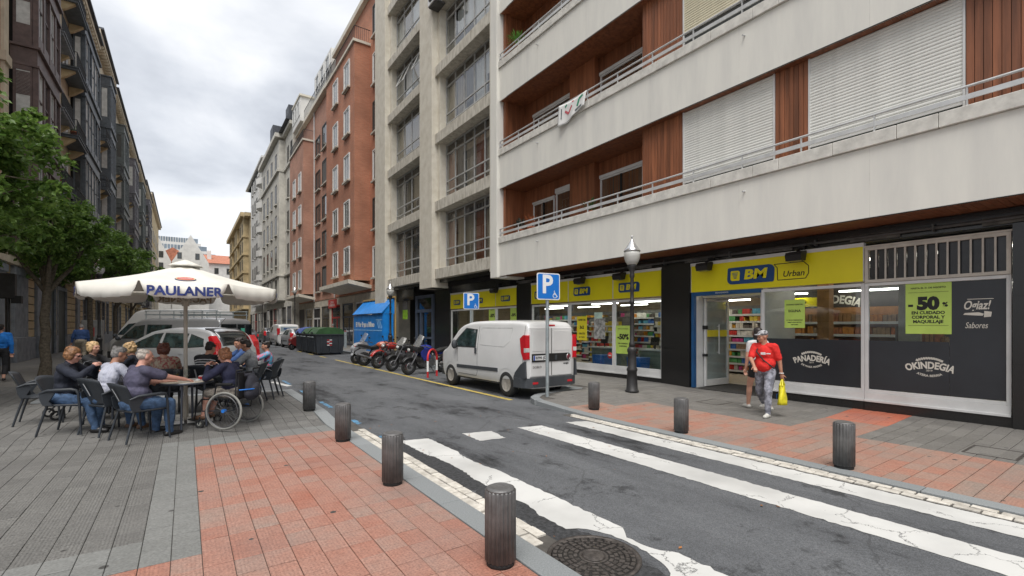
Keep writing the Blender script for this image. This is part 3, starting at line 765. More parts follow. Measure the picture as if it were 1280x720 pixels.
# ---- ground floor
XG = 11.0
gf = MB()
gf.box(10.98, 11.4, Y0, 15.44, 3.36, 3.63, M_GRAN)
wb(gf, 'granite_lintel', WB)
pip = MB(); pip.tube([(10.9,Y0,3.44),(10.9,15.4,3.47)], .03, M_PIPE, 8)
y = -5.
while y < 15: pip.box(10.86,10.97,y,y+.03,3.4,3.52,M_PIPE); pip.box(10.93,10.975,y+.5,y+1.3,3.38,3.5,mat('worn_plaster',(.1,.095,.085),.9,var=.3,vs=6)); y += 1.9
wb(pip, 'pipe_run', WB)
for (ya, yb_) in ((7.53,8.42),(14.5,15.4),(.2,1.64),(-7,-1.0)):
    p = wb(MB().box(10.9, 11.35, ya, yb_, .0, 3.36, M_GRAN), 'granite_pillar', WB)
    for z0 in (0.0, 1.1, 2.2):
        wb(MB().box(10.882, 10.899, ya+.002, yb_-.002, z0+.004, min(z0+1.1,3.355)-.004, M_GRAN), 'granite_slab', p)
def plinth(ya, yb_, z1=.25):
    p = wb(MB().box(10.96, 11.3, ya, yb_, 0, z1-.004, M_DARK), 'plinth', WB)
    n = max(1, round((yb_-ya)/2.0)); w = (yb_-ya)/n
    for i in range(n): wb(MB().box(10.93, 10.959, ya+w*i+.005, ya+w*(i+1)-.005, .0, z1, M_GRAN), 'granite_slab', p)
plinth(1.645, 5.68); plinth(8.425, 14.495)
def frame_rect(b, ya, yb_, z0, z1, f, m, x0=10.955, x1=11.03):
    b.box(x0, x1, ya, ya+f, z0, z1, m); b.box(x0, x1, yb_-f, yb_, z0, z1, m)
    b.box(x0, x1, ya+f, yb_-f, z0, z0+f, m); b.box(x0, x1, ya+f, yb_-f, z1-f, z1, m)
def shop_window(ya, yb_, z0, z1, f=.06, foot=.17):
    b = MB(); frame_rect(b, ya, yb_, z0+foot, z1, f, M_ALU); b.box(10.94, 11.04, ya, yb_, z0, z0+foot-.002, M_ALU); b.box(10.91, 10.94, ya, yb_, z0-.01, z0+.03, M_ALU)
    w = wb(b, 'shop_window', WB, bevel=.004)
    wb(MB().box(10.995, 11.003, ya+f, yb_-f, z0+foot+f, z1-f, M_GLASS), 'pane', w)
    return w
shop_window(1.66, 3.66, .25, 2.55); shop_window(3.664, 5.68, .25, 2.55)
for a, c in ((8.43,10.26),(10.264,12.34),(12.344,14.48)): shop_window(a, c, .25, 2.5)
v = MB(); v.box(10.984, 10.991, 2.42, 3.595, .49, 1.43, M_VINYL); v.box(10.984, 10.991, 1.725, 2.417, .49, 2.485, M_VINYL)
vin = wb(v, 'vinyl_panel', WB)
vin2 = wb(MB().box(10.984, 10.991, 3.73, 5.615, .49, 1.43, M_VINYL), 'vinyl_panel', WB)
def wheat(b, x, y, z, s, m):
    for i in range(-5, 6):
        a = i*.1; yy = y - math.sin(a)*.36*s; z0_ = z + math.cos(a)*.36*s - .36*s
        b.prism([(yy-.012*s, z0_), (yy+.026*s, z0_+.014*s), (yy+.014*s, z0_+.05*s), (yy-.026*s, z0_+.034*s)], x-.002, x, m, axis='X')
def badge(parent, txt, y, z, w, small):
    x = 10.982
    print_on(parent, txt, .17, M_CREAMP, x, y, z, arc=.9, width=w, bold=.006)
    b = MB(); wheat(b, x, y, z+.11, w/.72, M_CREAMP); wb(b, 'wheat_ear', parent)
    print_on(parent, '2019', .045, M_CREAMP, x, y, z-.09)
    print_on(parent, small, .055, M_CREAMP, x, y, z-.185, arc=-.36, bold=.001)
badge(vin2, 'PANADERÍA', 4.63, 1.02, .73, 'DE MASA MADRE')
badge(vin, 'OKINDEGIA', 2.69, 1.0, .7, 'ATERA BERRIA')
print_on(vin, 'Ogiaz!', .2, M_CREAMP, 10.982, 2.08, 2.06, shear=.3, bold=.004, width=.33, height=.2)
print_on(vin, 'Sabores', .12, M_CREAMP, 10.982, 2.08, 1.72, shear=.3, width=.28, height=.1)
b = MB(); b.prism([(2.24,1.905),(2.0,1.885),(1.985,1.92),(2.05,1.945),(2.22,1.935)], 10.98, 10.982, M_CREAMP, axis='X'); b.prism([(1.985,1.86),(1.9,1.87),(1.89,1.95),(1.98,1.965)], 10.98, 10.982, M_CREAMP, axis='X'); b.box(10.98,10.982,1.87,2.19,2.165,2.175,M_CREAMP)
wb(b, 'hand_emblem', vin)
# barred transom over the dark window
M_CREAMF = mat('cream_bars', (.5,.46,.4), .6, var=.08, vs=4)
tr = MB(); frame_rect(tr, 1.66, 3.655, 2.555, 3.24, .055, M_CREAMF, 10.93, 11.02); tr.box(10.925,11.03,1.64,3.67,3.243,3.275,M_CREAMF)
tr_o = wb(tr, 'barred_transom', WB)
bar_me = MB().box(-.012,.012,-.013,.013,0,.575,M_CREAMF).mesh('bar')
for i in range(12): inst('bar', bar_me, tr_o, 10.95, 1.715+.148*(i+1)-.02, 2.61)
tp = MB()
for i in range(13): tp.box(11.0, 11.01, 1.716+.1442*i+.003, 1.716+.1442*(i+1)-.003, 2.61, 3.185, mat('transom_glass_%d' % (i%3), [(.05,.045,.03),(.06,.058,.035),(.018,.018,.02)][0 if 6<=i<=9 else 1 if i>9 else 2], .25, var=.2))
wb(tp, 'pane', tr_o)
# end masses behind the pillars at the far right
wb(MB().box(10.99, 11.3, -1.0, .2, 0, 3.36, M_GRAN), 'granite_wall', WB)

# ---- signs
def logo(parent, y, z, s, x):
    """navy lozenge with a yellow emblem and the letters"""
    b = MB(); w, h = 1.12*s, .4*s
    def lz(cx, w, h, r, skew, x0, x1, m):
        pts = []
        for (sx, sz, a0) in ((1,1,0),(-1,1,90),(-1,-1,180),(1,-1,270)):
            big = r if (sx, sz) in ((1,1),(-1,-1)) else r*.3
            for k in range(5):
                a = rad(a0+22.5*k); px, pz = sx*(w/2-big)+big*math.cos(a), sz*(h/2-big)+big*math.sin(a); pts.append((cx-(px+skew*pz), z+pz))
        b.prism(pts, x0, x1, m, axis='X')
    lz(y, w, h, .13*s, .06, x-.012, x, M_BLUE)
    lz(y+.36*s, .23*s, .24*s, .06*s, .06, x-.0145, x-.0125, M_YEL)
    for k in range(5): b.box(x-.0165, x-.015, y+.36*s-.075*s+.01*k*s, y+.36*s+.08*s-.012*k*s, z+.06*s-.032*s*k, z+.076*s-.032*s*k, M_BLUE)
    wb(b, 'emblem', parent)
    print_on(parent, 'BM', .3*s, M_YEL, x-.014, y-.12*s, z, bold=.012*s, shear=.12, width=.55*s, height=.235*s, name='lettering')
def fascia(y0, y1, z0, z1, label, logos, urban=False):
    s = thing('shop_sign', label, 'shop sign', (10.93, (y0+y1)/2, z0), group=None)
    wb(MB().box(10.93, 11.02, y0, y1, z0, z1, M_YEL), 'panel', s)
    b = MB(); b.box(10.915, 11.03, y0-.015, y1+.015, z1+.001, z1+.075, M_ALU); b.box(10.925,11.03,y0-.012,y0-.001,z0,z1,M_ALU); b.box(10.925,11.03,y1+.001,y1+.012,z0,z1,M_ALU)
    wb(b, 'trim', s)
    for (y, z, sc) in logos: logo(s, y, z, sc, 10.928)
    if urban:
        b = MB(); t = .016
        for p, q in (((5.3,2.74),(4.72,2.74)),((4.72,2.74),(4.66,2.85)),((4.66,2.85),(4.66,3.0)),((4.66,3.0),(4.76,3.1)),((4.76,3.1),(5.38,3.1)),((5.38,3.1),(5.31,3.02)),((5.31,3.02),(5.3,2.74))):
            b.bar((10.927,p[0],p[1]),(10.927,q[0],q[1]),t,.004,M_BLACKP,up=(1,0,0))
        wb(b, 'outline', s)
        print_on(s, 'Urban', .18, M_BLACKP, 10.927, 4.97, 2.86, shear=.2, bold=.002)
    return s
fascia(3.68, 7.5, 2.59, 3.27, 'long yellow sign with large navy logo over the supermarket door', [(5.93,2.92,1.0)], True)
fascia(8.44, 10.25, 2.55, 3.27, 'yellow sign panel with navy logo just left of the black granite pillar', [(9.62,2.87,.72)])
fascia(10.28, 12.33, 2.55, 3.27, 'yellow sign panel with navy logo, middle of the row behind the lamp post', [(11.66,2.87,.72)])
fascia(12.36, 14.47, 2.55, 3.27, 'yellow sign panel with navy logo behind the near blue parking sign', [(13.85,2.87,.72)])
# floodlights over the signs
def floodlight(y, lab):
    f = thing('floodlight', lab, 'floodlight', (10.93, y, 3.38), group='black floodlights over the yellow signs')
    m = mat('black_metal', (.015,.014,.014), .5, metal=.3, var=.2)
    b = MB(); b.prism([(10.5,3.2),(10.54,3.27),(10.76,3.31),(10.78,3.27),(10.72,3.09),(10.54,3.09)], y-.16, y+.16, m, axis='Y'); wb(b, 'housing', f, bevel=.008)
    b = MB(); b.bar((10.93,y,3.4),(10.72,y,3.3),.05,.03,m); b.box(10.7,10.96,y-.22,y-.17,3.4,3.42,m); b.box(10.89,10.925,y-.06,y+.06,3.36,3.5,m); wb(b, 'bracket', f)
    wb(MB().obox((10.62,y,3.085), (.14,.26,.008), Euler((0,.1,0)), mat('floodlight_lens',(.12,.12,.11),.2)), 'lens', f)
for y, l in ((6.94,'black floodlight over the left end of the long yellow sign'),(4.79,'black floodlight over the word beside the large logo'),(11.47,'black floodlight over the middle panel beside the lamp post'),(9.75,'black floodlight partly behind the round lamp post'),(16.7,'black floodlight over the far group of yellow panels')):
    floodlight(y, l)
# ---- entrance
en = MB()
en.box(10.93, 11.05, 7.43, 7.5, .1, 2.588, M_BLUEF); en.box(10.94, 11.05, 5.69, 7.425, 2.49, 2.585, M_BLUEF)
wb(en, 'blue_portal', WB)
print_on(WB, 'BIENVENIDOS', .055, M_ALU, 10.938, 6.65, 2.54)
wb(MB().box(11.0, 12.6, 5.7, 7.5, .0, .09, mat('entrance_mat', (.035,.033,.03), .95, var=.3, vs=40)), 'entrance_mat', WB)
def door(x0, x1, y, lab=None):
    b = MB(); f = .075; z0, z1 = .11, 2.44
    b.box(x0,x0+f,y-.022,y+.022,z0,z1,M_ALU); b.box(x1-f,x1,y-.022,y+.022,z0,z1,M_ALU); b.box(x0+f,x1-f,y-.022,y+.022,z0,z0+.17,M_ALU); b.box(x0+f,x1-f,y-.022,y+.022,z1-f,z1,M_ALU)
    d = wb(b, 'door', WB, bevel=.004)
    wb(MB().box(x0+f,x1-f,y-.004,y+.004,z0+.17,z1-f,M_GLASS), 'pane', d)
    wb(MB().box(x0+f,x1-f,y-.012,y-.0045,1.42,1.6,M_YPOST), 'sticker', d)
    h = MB(); xx = (x0+x1)/2; h.tube([(xx,y-.07,.95),(xx,y-.07,1.75)], .016, M_ALU, 8); h.cyl((xx,y-.07,1.0),(xx,y,1.0),.01,M_ALU,n=6); h.cyl((xx,y-.07,1.7),(xx,y,1.7),.01,M_ALU,n=6); wb(h, 'handle', d)
    c = MB(); c.box(x0-.03,x0+.06,y-.05,y+.05,1.62,1.72,M_BLACKP); c.box(x0-.03,x0+.06,y-.05,y+.05,.9,.97,M_BLACKP); wb(c, 'lock', d)
door(11.35, 12.45, 7.38); door(11.35, 12.45, 5.8)
b = MB(); b.box(11.05,12.6,7.44,7.5,.09,2.585,M_ALU); b.box(11.05,12.6,5.69,5.75,.09,2.585,M_ALU); b.box(11.3,12.55,5.755,7.435,2.45,2.52,M_ALU)
wb(b, 'door_frame', WB)
# ---- inside the shop
M_FLOORT = mat('shop_floor', (.48,.42,.33), .35, var=.05, vs=2, coords='World')
M_SHOPW = mat('shop_wall', (.2,.16,.11), .8, var=.1, coords='World')
sh = MB(); sh.box(12.6, 17.5, .4, 21.1, .0, .1, M_FLOORT); sh.box(11.05, 12.6, .4, 5.69, 0, .1, M_FLOORT); sh.box(11.05, 12.6, 7.5, 21.1, 0, .1, M_FLOORT)
wb(sh, 'shop_floor', WB)
wb(MB().box(11.41, 17.5, .4, 21.1, 3.2, 3.34, mat('shop_ceiling', (.45,.43,.38), .8)), 'shop_ceiling', WB)
b = MB(); b.box(17.3,17.45,.4,21.1,.1,3.2,M_SHOPW); b.box(11.36,17.3,.3,.4,.1,3.2,M_SHOPW); b.box(11.36,17.3,21.1,21.2,.1,3.2,M_SHOPW)
wb(b, 'shop_wall', WB)
tl = MB()
for x in (12.3, 14.2, 16.0):
    for y in (2.2, 4.6, 6.8, 9.4, 11.6, 13.8, 16.6, 19.2): tl.box(x-.06, x+.06, y-.7, y+.7, (3.15 if x < 13 else 2.6), (3.19 if x < 13 else 2.64), M_LAMP)
wb(tl, 'ceiling_light', WB)
GOODC = [(.55,.04,.03),(.6,.3,.03),(.65,.5,.05),(.05,.15,.45),(.08,.3,.1),(.6,.55,.48),(.35,.12,.05),(.5,.05,.2),(.12,.1,.09),(.62,.6,.55),(.55,.22,.04),(.3,.2,.12),(.1,.35,.5)]
M_GOOD = [mat('packaging_%02d' % i, c, .5, var=.15, vs=8) for i, c in enumerate(GOODC)]
M_SHELF = mat('shelf_metal', (.12,.12,.115), .5, metal=.3)
M_SHELFW = mat('shelf_wood', (.3,.15,.06), .6, var=.2)
def shelf_unit(x, y, w, d, h, rows, lab, along='Y', pal=None, fill=.95, m=M_SHELF, base=.1, hmax=.26):
    """shop shelving; goods face the street (towards -X) or towards -Y"""
    s = thing('shop_shelf', lab, 'shop shelf', (x, y, base))
    def P(u, v): return (v, u) if along == 'Y' else (u, v)
    def bx(b, u0, u1, v0, v1, z0, z1, mm):
        (xa, ya), (xb_, yb_) = P(u0, v0), P(u1, v1); b.box(xa, xb_, ya, yb_, z0, z1, mm)
    b = MB(); bx(b, -w/2, w/2, d-.03, d, 0, h, m); bx(b, -w/2-.02, -w/2, 0, d, 0, h, m); bx(b, w/2, w/2+.02, 0, d, 0, h, m); b.build('back_panel', s)
    gd = MB()
    for r in range(rows):
        z = .12 + (h-.2)*r/rows
        k = MB(); bx(k, -w/2, w/2, 0, d-.03, z-.03, z, m); bx(k, -w/2, w/2, -.015, 0, z-.045, z+.02, M_ALU); k.build('shelf', s)
        u = -w/2+.03; gap = (h-.2)/rows
        while u < w/2-.06:
            ww = R.choice((.05,.07,.09,.13)); mm = R.choice(pal or M_GOOD); run = R.randint(1,4); hh = min(gap*.85, R.uniform(.5,.95)*hmax)
            for q in range(run):
                if u+ww > w/2-.02: break
                if R.random() < fill: bx(gd, u+.005, u+ww-.005, R.uniform(.0,.03), d*.7, z+.002, z+hh*R.uniform(.9,1), mm)
                u += ww
            u += .012
    stuff(gd.build('goods', s, fix=False)); return s
shelf_unit(15.2, 8.6, 2.6, .5, 2.3, 9, 'tall shelf of colourful packets seen through the open shop door')
shelf_unit(13.6, 9.55, 1.2, .45, 1.9, 5, 'short shelf of bottles left of the open shop door')
wb(MB().box(14.5, 14.56, 2.6, 7.35, .1, 3.2, mat('added_dark_panel', (.035,.03,.027), .7)), 'added_dark_panel', WB)  # dark partition added to darken the view through the bakery window
print_on(WB, 'OKINDEGIA', .3, M_CREAMP, 14.49, 5.55, 2.42, arc=1.6, width=1.3, bold=.01)
wb(MB().box(14.3,14.34,5.9,6.9,2.25,2.5,M_YEL), 'yellow_board', WB); print_on(WB, 'BIEN', .14, M_BLACKP, 14.295, 6.3, 2.38)
wb(MB().box(12.4,12.65,4.85,5.1,.1,3.2,M_SHELFW), 'inner_pillar', WB)
shelf_unit(13.85, 5.2, 3.2, .5, 2.1, 6, 'wooden bread shelf behind the bakery window', pal=[M_GOOD[6],M_GOOD[11],M_GOOD[10],M_SHELFW], m=M_SHELFW)
shelf_unit(13.0, 3.2, 1.1, .5, 1.6, 5, 'dark shelf of loaves close behind the bakery window', pal=[M_GOOD[6],M_GOOD[11],M_SHELFW], fill=.8)
shelf_unit(16.2, 12.2, 5.2, .5, 2.3, 8, 'long shelf of groceries at the back of the middle shop windows')
shelf_unit(13.4, 9.7, 1.9, .5, 1.9, 8, 'shelf of orange and yellow packets behind the lamp post window', pal=[M_GOOD[1],M_GOOD[2],M_GOOD[10],M_GOOD[5]])
shelf_unit(13.8, 13.4, 1.8, .5, 1.9, 8, 'shelf of red packets behind the white van', pal=[M_GOOD[0],M_GOOD[2],M_GOOD[5],M_GOOD[10]])
shelf_unit(12.6, 17.0, 3.0, .6, 1.7, 4, 'fruit and vegetable shelf in the far shop window', pal=[M_GOOD[2],M_GOOD[1],M_GOOD[4],M_GOOD[10]], hmax=.2, m=M_SHELFW)
shelf_unit(12.4, 20.0, 1.6, .6, 1.9, 4, 'shelf of bananas behind the far parking sign', pal=[M_GOOD[2],M_GOOD[2],M_GOOD[4]], hmax=.2, m=M_SHELFW)
wb(MB().box(11.9, 12.0, 3.05, 3.4, 1.2, 3.2, mat('pale_column',(.42,.4,.36),.7)), 'inner_column', WB)
shelf_unit(16.6, 18.2, 5.4, .5, 2.3, 7, 'long shelf of groceries at the back of the far shop windows')
shelf_unit(14.9, 14.6, 2.6, .5, 2.0, 7, 'shelf of groceries deep behind the parking sign window')
# checkout counters behind the middle windows
M_COUNTER = mat('counter_green', (.2,.24,.2), .5)
for (x, y, l) in ((12.3,9.4,'grey green checkout counter behind the lamp post window'),(12.3,11.6,'grey green checkout counter behind the middle shop window')):
    c = thing('checkout_counter', l, 'counter', (x,y,.1))
    MB().box(-.3,.3,-.7,.7,0,.82,M_COUNTER).build('cabinet', c, bevel=.02); MB().box(-.34,.34,-.74,.74,.823,.87,M_ALU).build('worktop', c)
    MB().obox((0,.35,1.12),(.05,.3,.26),Euler((0,.2,0)),M_BLACKP).build('till_screen', c); MB().cyl((0,.35,.87),(0,.35,1.02),.025,M_BLACKP,n=8).build('stand', c)
bn = thing('blue_bin', 'blue plastic bin inside the middle shop window', 'bin', (11.55,11.3,.1))
MB().prism([(-.2,0),(.2,0),(.24,.6),(-.24,.6)],-.25,.25,mat('blue_plastic',(.02,.12,.4),.4)).build('tub', bn); MB().box(-.25,.25,-.26,.26,.6,.64,mat('blue_plastic',(.02,.12,.4),.4)).build('rim', bn)
bn2 = copy_tree(bn); bn2.location = (11.5,9.75,.1); bn2['label'] = 'blue plastic bin inside the window left of the granite pillar'
# ---- posters on the glass
def poster(y, z, w, h, m, lab, lines, x=10.985):
    """lines: (text, size, dz, bold)"""
    p = thing('poster', lab, 'poster', (x, y, z))
    MB().box(-.002, .004, -w/2, w/2, -h/2, h/2, m).build('sheet', p)
    for t, s, dz, bo in lines: print_on(p, t, s, M_BLACKP, x-.0035, y, z+dz, bold=bo, depth=.0008)
    return p
pp = poster(2.71, 2.03, .64, .92, M_LIME, 'large lime poster offering fifty percent off on the dark right window', [('HASTA EL 31 DE AGOSTO', .042, .37, .001), ('EN CUIDADO', .075, -.08, .003), ('CORPORAL Y', .075, -.16, .003), ('MAQUILLAJE', .075, -.24, .003)])
print_on(pp, '50', .3, M_BLACKP, 10.9815, 2.71, 2.11, bold=.02, depth=.0008); print_on(pp, '-', .2, M_BLACKP, 10.9815, 2.955, 2.1, bold=.012, depth=.0008); print_on(pp, '%', .1, M_BLACKP, 10.9815, 2.475, 2.09, bold=.006, depth=.0008)
b = MB(); b.box(10.981,10.983,2.43,2.99,2.32,2.325,M_BLACKP); b.box(10.981,10.983,2.43,2.99,1.72,1.725,M_BLACKP); wb(b, 'rule', pp)
poster(4.97, 1.98, .42, .62, M_LIME, 'lime notice on the bakery window beside the door', [('HORARIO ESPECIAL', .04, .2, .001), ('EGUNA', .075, .06, .002), ('LA TIENDA PERMANECERÁ', .028, -.14, .001), ('ABIERTA ESTE FESTIVO', .028, -.19, .001), ('DISCULPEN', .028, -.24, .001)], x=10.986)
y50 = poster(9.9, 1.29, .58, .86, M_LIME, 'lime fifty percent poster behind the round lamp post', [('-50%', .22, .08, .012), ('HASTA EL 31 DE AGOSTO', .036, .33, .001), ('EN CUIDADO', .06, -.12, .002), ('CORPORAL', .06, -.2, .002)])
poster(11.72, 1.63, .48, .8, M_YPOST, 'yellow offer poster on the middle shop window', [('OFERTAS', .085, .28, .003), ('GRATIS', .085, -.18, .003), ('3x2', .14, .03, .006), ('EN TODO', .06, -.3, .002)])
poster(10.9, 1.62, .5, .66, mat('grey_poster', (.25,.25,.24), .5, var=.5, vs=9), 'grey photo poster on the middle shop window', [])
poster(10.95, 2.05, .36, .2, mat('mint_poster', (.45,.6,.52), .5), 'small mint notice above the grey photo poster', [])
poster(17.37, 2.1, .55, .8, M_LIME, 'lime fifty percent poster in the far shop window above the van', [('-50%', .2, .05, .01), ('HASTA EL 31', .05, .3, .001), ('EN CUIDADO', .06, -.2, .002)])
poster(15.75, 2.1, .45, .8, M_LIME, 'lime poster at the end of the far shop window', [('-50%', .16, .05, .008)])
ns = thing('no_entry_sticker', 'round red and white sticker low on the middle shop window', 'sticker', (10.99,10.45,.78))
b = MB(); b.lathe([(.1,0),(.1,.003)], mat('sign_red',(.5,.02,.02),.4), 24, axis='X'); b.build('disc', ns); MB().box(-.003,-.0005,-.06,.06,-.018,.018,M_ALU).build('bar', ns)
# banner on the railing of the second floor
def banner():
    b = MB(); vs = []; fs = []; n, mm = 16, 10; ya, yb_ = 11.75, 10.45
    for j in range(mm+1):
        for i in range(n+1):
            u, v_ = i/n, j/mm; drop = .5 + .2*(1-u)*(1-u) + .06*math.sin(u*5)
            vs.append((9.99 - .03*math.sin(u*7+v_*2)*v_ - .03*v_*math.sin(u*13+1), ya+(yb_-ya)*u*(1-.05*v_), 8.86 - drop*v_ - .05*math.sin(u*PI)*(1-v_)))
    for j in range(mm):
        for i in range(n): q = j*(n+1)+i; fs.append((q,q+1,q+n+2,q+n+1))
    t = thing('banner', 'white cloth banner with green and red print tied to the second floor railing', 'banner', (9.99,11.6,8.3))
    b.add(vs, fs, mat('banner_cloth', (.72,.72,.7), .85, var=.05), True); o = wb(b, 'cloth', t, fix=False)
    so = o.modifiers.new('thickness','SOLIDIFY'); so.thickness = .004
    p = MB(); gm, rm, bm_ = mat('green_print',(.03,.25,.14),.8), mat('red_print',(.5,.1,.12),.8), mat('grey_print',(.12,.14,.15),.8)
    def pt(u, v_):
        i = min(n, max(0, round(u*n))); j = min(mm, max(0, round(v_*mm))); a = vs[j*(n+1)+i]; return Vector((a[0]-.008, a[1], a[2]))
    for (u0,v0,u1,v1,w,m_) in ((.15,.25,.14,.7,.05,bm_),(.25,.45,.38,.55,.07,rm),(.38,.55,.5,.3,.06,rm),(.22,.2,.32,.12,.06,gm),(.72,.25,.7,.65,.07,gm),(.75,.15,.85,.12,.07,gm),(.6,.8,.85,.8,.05,bm_),(.48,.1,.55,.06,.04,rm)):
        a, c = pt(u0,v0), pt(u1,v1); p.bar(a, c, w, .004, m_, up=(1,0,0))
    wb(p, 'print', t, fix=False)
banner()
# ---------------------------------------------------------------- concrete apartment block with large windows
M_CONC = mat('weathered_concrete', (.53,.49,.405), .85, var=.2, vs=2.2, coords='World', c2=(.64,.605,.52), bump=.25, bs=40, lo=.3, hi=.62)
M_CONCD = mat('stained_concrete', (.36,.33,.27), .9, var=.25, vs=6, coords='World', c2=(.58,.55,.48), bump=.2, lo=.32, hi=.6, stretch=(1,1,.35))
M_BROWNC = mat('tan_curtain', (.22,.165,.11), .9, var=.3, vs=5, coords='World', stretch=(1,8,.04), c2=(.42,.35,.26))
M_PALEC = mat('pale_curtain', (.5,.49,.47), .9, var=.2, vs=5, coords='World', stretch=(1,8,.04), c2=(.68,.67,.65))
M_RUSTC = mat('rust_curtain', (.2,.07,.03), .9, var=.25, vs=5, coords='World', stretch=(1,8,.04))
M_WGLASS = glass_mat('house_glass', (.9,.92,.92), ior=2.2)
M_ALUG = mat('aged_aluminium', (.42,.42,.41), .5, metal=.2, var=.1, vs=3, coords='World')
CB = thing('apartment_block', 'grey concrete apartment block with wide glazed bays between the white and brick blocks', 'apartment building', (11,23,0))
XC, XW = 10.1, 10.62
wb(MB().box(XW+.25, 16, 15.94, 29.85, 3.7, 27, M_DARK), 'wall', CB)
for (ya, yb_, z0, zt_) in ((21.35,22.85,3.6,27),(28.0,29.85,0,27)):
    wb(MB().box(XC-.12, XW+.24, ya, yb_, z0, zt_, M_CONC), 'column', CB, bevel=.02)
wb(MB().box(XC+.02, XW+.24, 15.94, 16.2, 3.9, 27, M_CONC), 'column', CB)
LV = 3.33
for n in range(7):
    zb = 4.02 + LV*n
    for bi, (ya, yb_, npan) in enumerate(((16.2,21.35,5),(22.85,28.0,4))):
        wb(MB().box(XC+.04, XW+.24, ya+.002, yb_-.002, zb, zb+.5, M_CONCD), 'beam', CB, bevel=.015)
        if n == 6: continue
        z0, z1 = zb+.5, zb+LV; f = .06
        b = MB(); b.box(XW, XW+.07, ya+.25, ya+.25+f, z0, z1, M_ALUG); b.box(XW, XW+.07, yb_-.25-f, yb_-.25, z0, z1, M_ALUG)
        ya2, yb2 = ya+.25+f, yb_-.25-f
        zr_ = (z0+.03, z0+.5, z0+.98, z1-.5, z1-.06)
        for k, zz_ in enumerate(zr_): b.box(XW, XW+.07, ya2, yb2, zz_-.03 if k else z0, zz_+.03, M_ALUG)
        pw = (yb2-ya2)/npan
        for k in range(1, npan):
            yy = ya2+pw*k
            for q in range(len(zr_)-1): b.box(XW+.004, XW+.066, yy-.026, yy+.026, zr_[q]+.031, zr_[q+1]-.031, M_ALUG)
        w = wb(b, 'window_bay', CB)
        rv = MB(); rv.box(XC+.2, XW+.2, ya+.001, ya+.249, z0, z1, M_CONC); rv.box(XC+.2, XW+.2, yb_-.249, yb_-.001, z0, z1, M_CONC); wb(rv, 'reveal', CB)
        for k in range(npan):
            a, c = ya2+pw*k+.036, ya2+pw*(k+1)-.036
            op = (n == 3 and bi == 1 and k in (0,2)) or (n == 4 and bi == 0 and k == 3)
            for q in range(len(zr_)-1):
                g = MB().box(XW+.03, XW+.037, a, c, zr_[q]+.031, zr_[q+1]-.031, M_WGLASS)
                if op and q == 2:
                    gz = zr_[q+1]-.03; o = MB().box(-.01,.01,-(c-a)/2,(c-a)/2,-(zr_[3]-zr_[2])+.06,0,M_WGLASS)
                    for (e0,e1,f0,f1) in ((-(c-a)/2,-(c-a)/2+.05,-(zr_[3]-zr_[2])+.06,0),((c-a)/2-.05,(c-a)/2,-(zr_[3]-zr_[2])+.06,0)): o.box(-.02,.02,e0,e1,f0,f1,M_ALU)
                    o.box(-.02,.02,-(c-a)/2+.05,(c-a)/2-.05,-(zr_[3]-zr_[2])+.06,-(zr_[3]-zr_[2])+.11,M_ALU)
                    off = base_of(w); o.build('open_sash', w, (XW-off.x, (a+c)/2-off.y, gz-off.z), (0, rad(24), 0))
                else: wb(g, 'pane', w)
        # blinds and curtains, different in every bay
        cm = M_BROWNC if n < 3 else M_PALEC
        for k in range(npan):
            a, c = ya2+pw*k, ya2+pw*(k+1)
            mm = R.choice([cm, cm, M_RUSTC, M_CURT] if n < 2 else [cm, M_BROWNC, M_PALEC, M_CURT])
            low = z0 if R.random() < .6 or n < 2 else z0+R.uniform(.4,1.5)
            b = MB(); vs = []; fs = []; q = 14
            for i in range(q+1): yy = a+(c-a)*i/q; xx = XW+.14+.02*math.sin(i*1.7+k); vs += [(xx,yy,low),(xx,yy,z1-.52)]
            for i in range(q): fs.append((2*i,2*i+2,2*i+3,2*i+1))
            b.add(vs, fs, mm, True); b.box(XW+.1, XW+.16, a+.01, c-.01, z1-.5, z1-.07, mat('roller_box_brown',(.05,.035,.025),.7)); wb(b, 'curtain', CB, fix=False)
for n, z in enumerate((4.0,)):
    b = MB(); b.box(XC+.3, 11.2, 15.94, 29.8, 3.86, 4.01, M_GRAN); b.box(10.95,11.4,15.94,21.2,3.3,3.86,M_GRAN); wb(b, 'granite_soffit', CB)
wb(MB().box(XC-.02,11.1,21.36,22.4,3.6,4.0,M_CONC), 'beam_end', CB)
ac = thing('air_conditioner', 'white air conditioner box hung beside the upper concrete window', 'air conditioner', (10.0,20.9,17.3))
b = MB().box(-.25,.1,-.45,.45,0,.75,M_ALU); b.build('casing', ac, bevel=.02)
b = MB(); b.lathe([(.28,-.27),(.28,-.255),(.0,-.255)], M_PIPE, 20, axis='X', c=(0,.05,.38)); b.build('fan_grille', ac)
MB().box(-.2,.3,-.4,.4,-.06,-.01,M_PIPE).build('bracket', ac)
# ground floor of the concrete block: far shop windows, granite, doorway, dark garage
wb(MB().box(10.9,11.35,21.22,22.95,0,3.86,M_GRAN), 'granite_pillar', CB)
for z0 in (0,1.25,2.5):
    wb(MB().box(10.88,10.899,21.23,22.94,z0+.004,z0+1.24,M_GRAN), 'granite_slab', CB)
for a, c in ((15.44,17.03),(17.034,19.15),(19.154,21.2)):
    b = MB(); frame_rect(b, a, c, .25, 2.5, .06, M_ALU); wb(b, 'shop_window', CB)
    wb(MB().box(10.995,11.003,a+.06,c-.06,.31,2.44,M_GLASS), 'pane', CB)
wb(MB().box(10.93,11.3,15.44,21.2,0,.248,M_GRAN), 'plinth', CB)
fascia(15.45, 17.0, 2.55, 3.25, 'yellow sign panel nearest the white fin, in the far row above the van', [(16.25,2.85,.6)])
fascia(17.03, 19.12, 2.55, 3.25, 'yellow sign panel in the middle of the far row above the van', [(18.4,2.85,.6)])
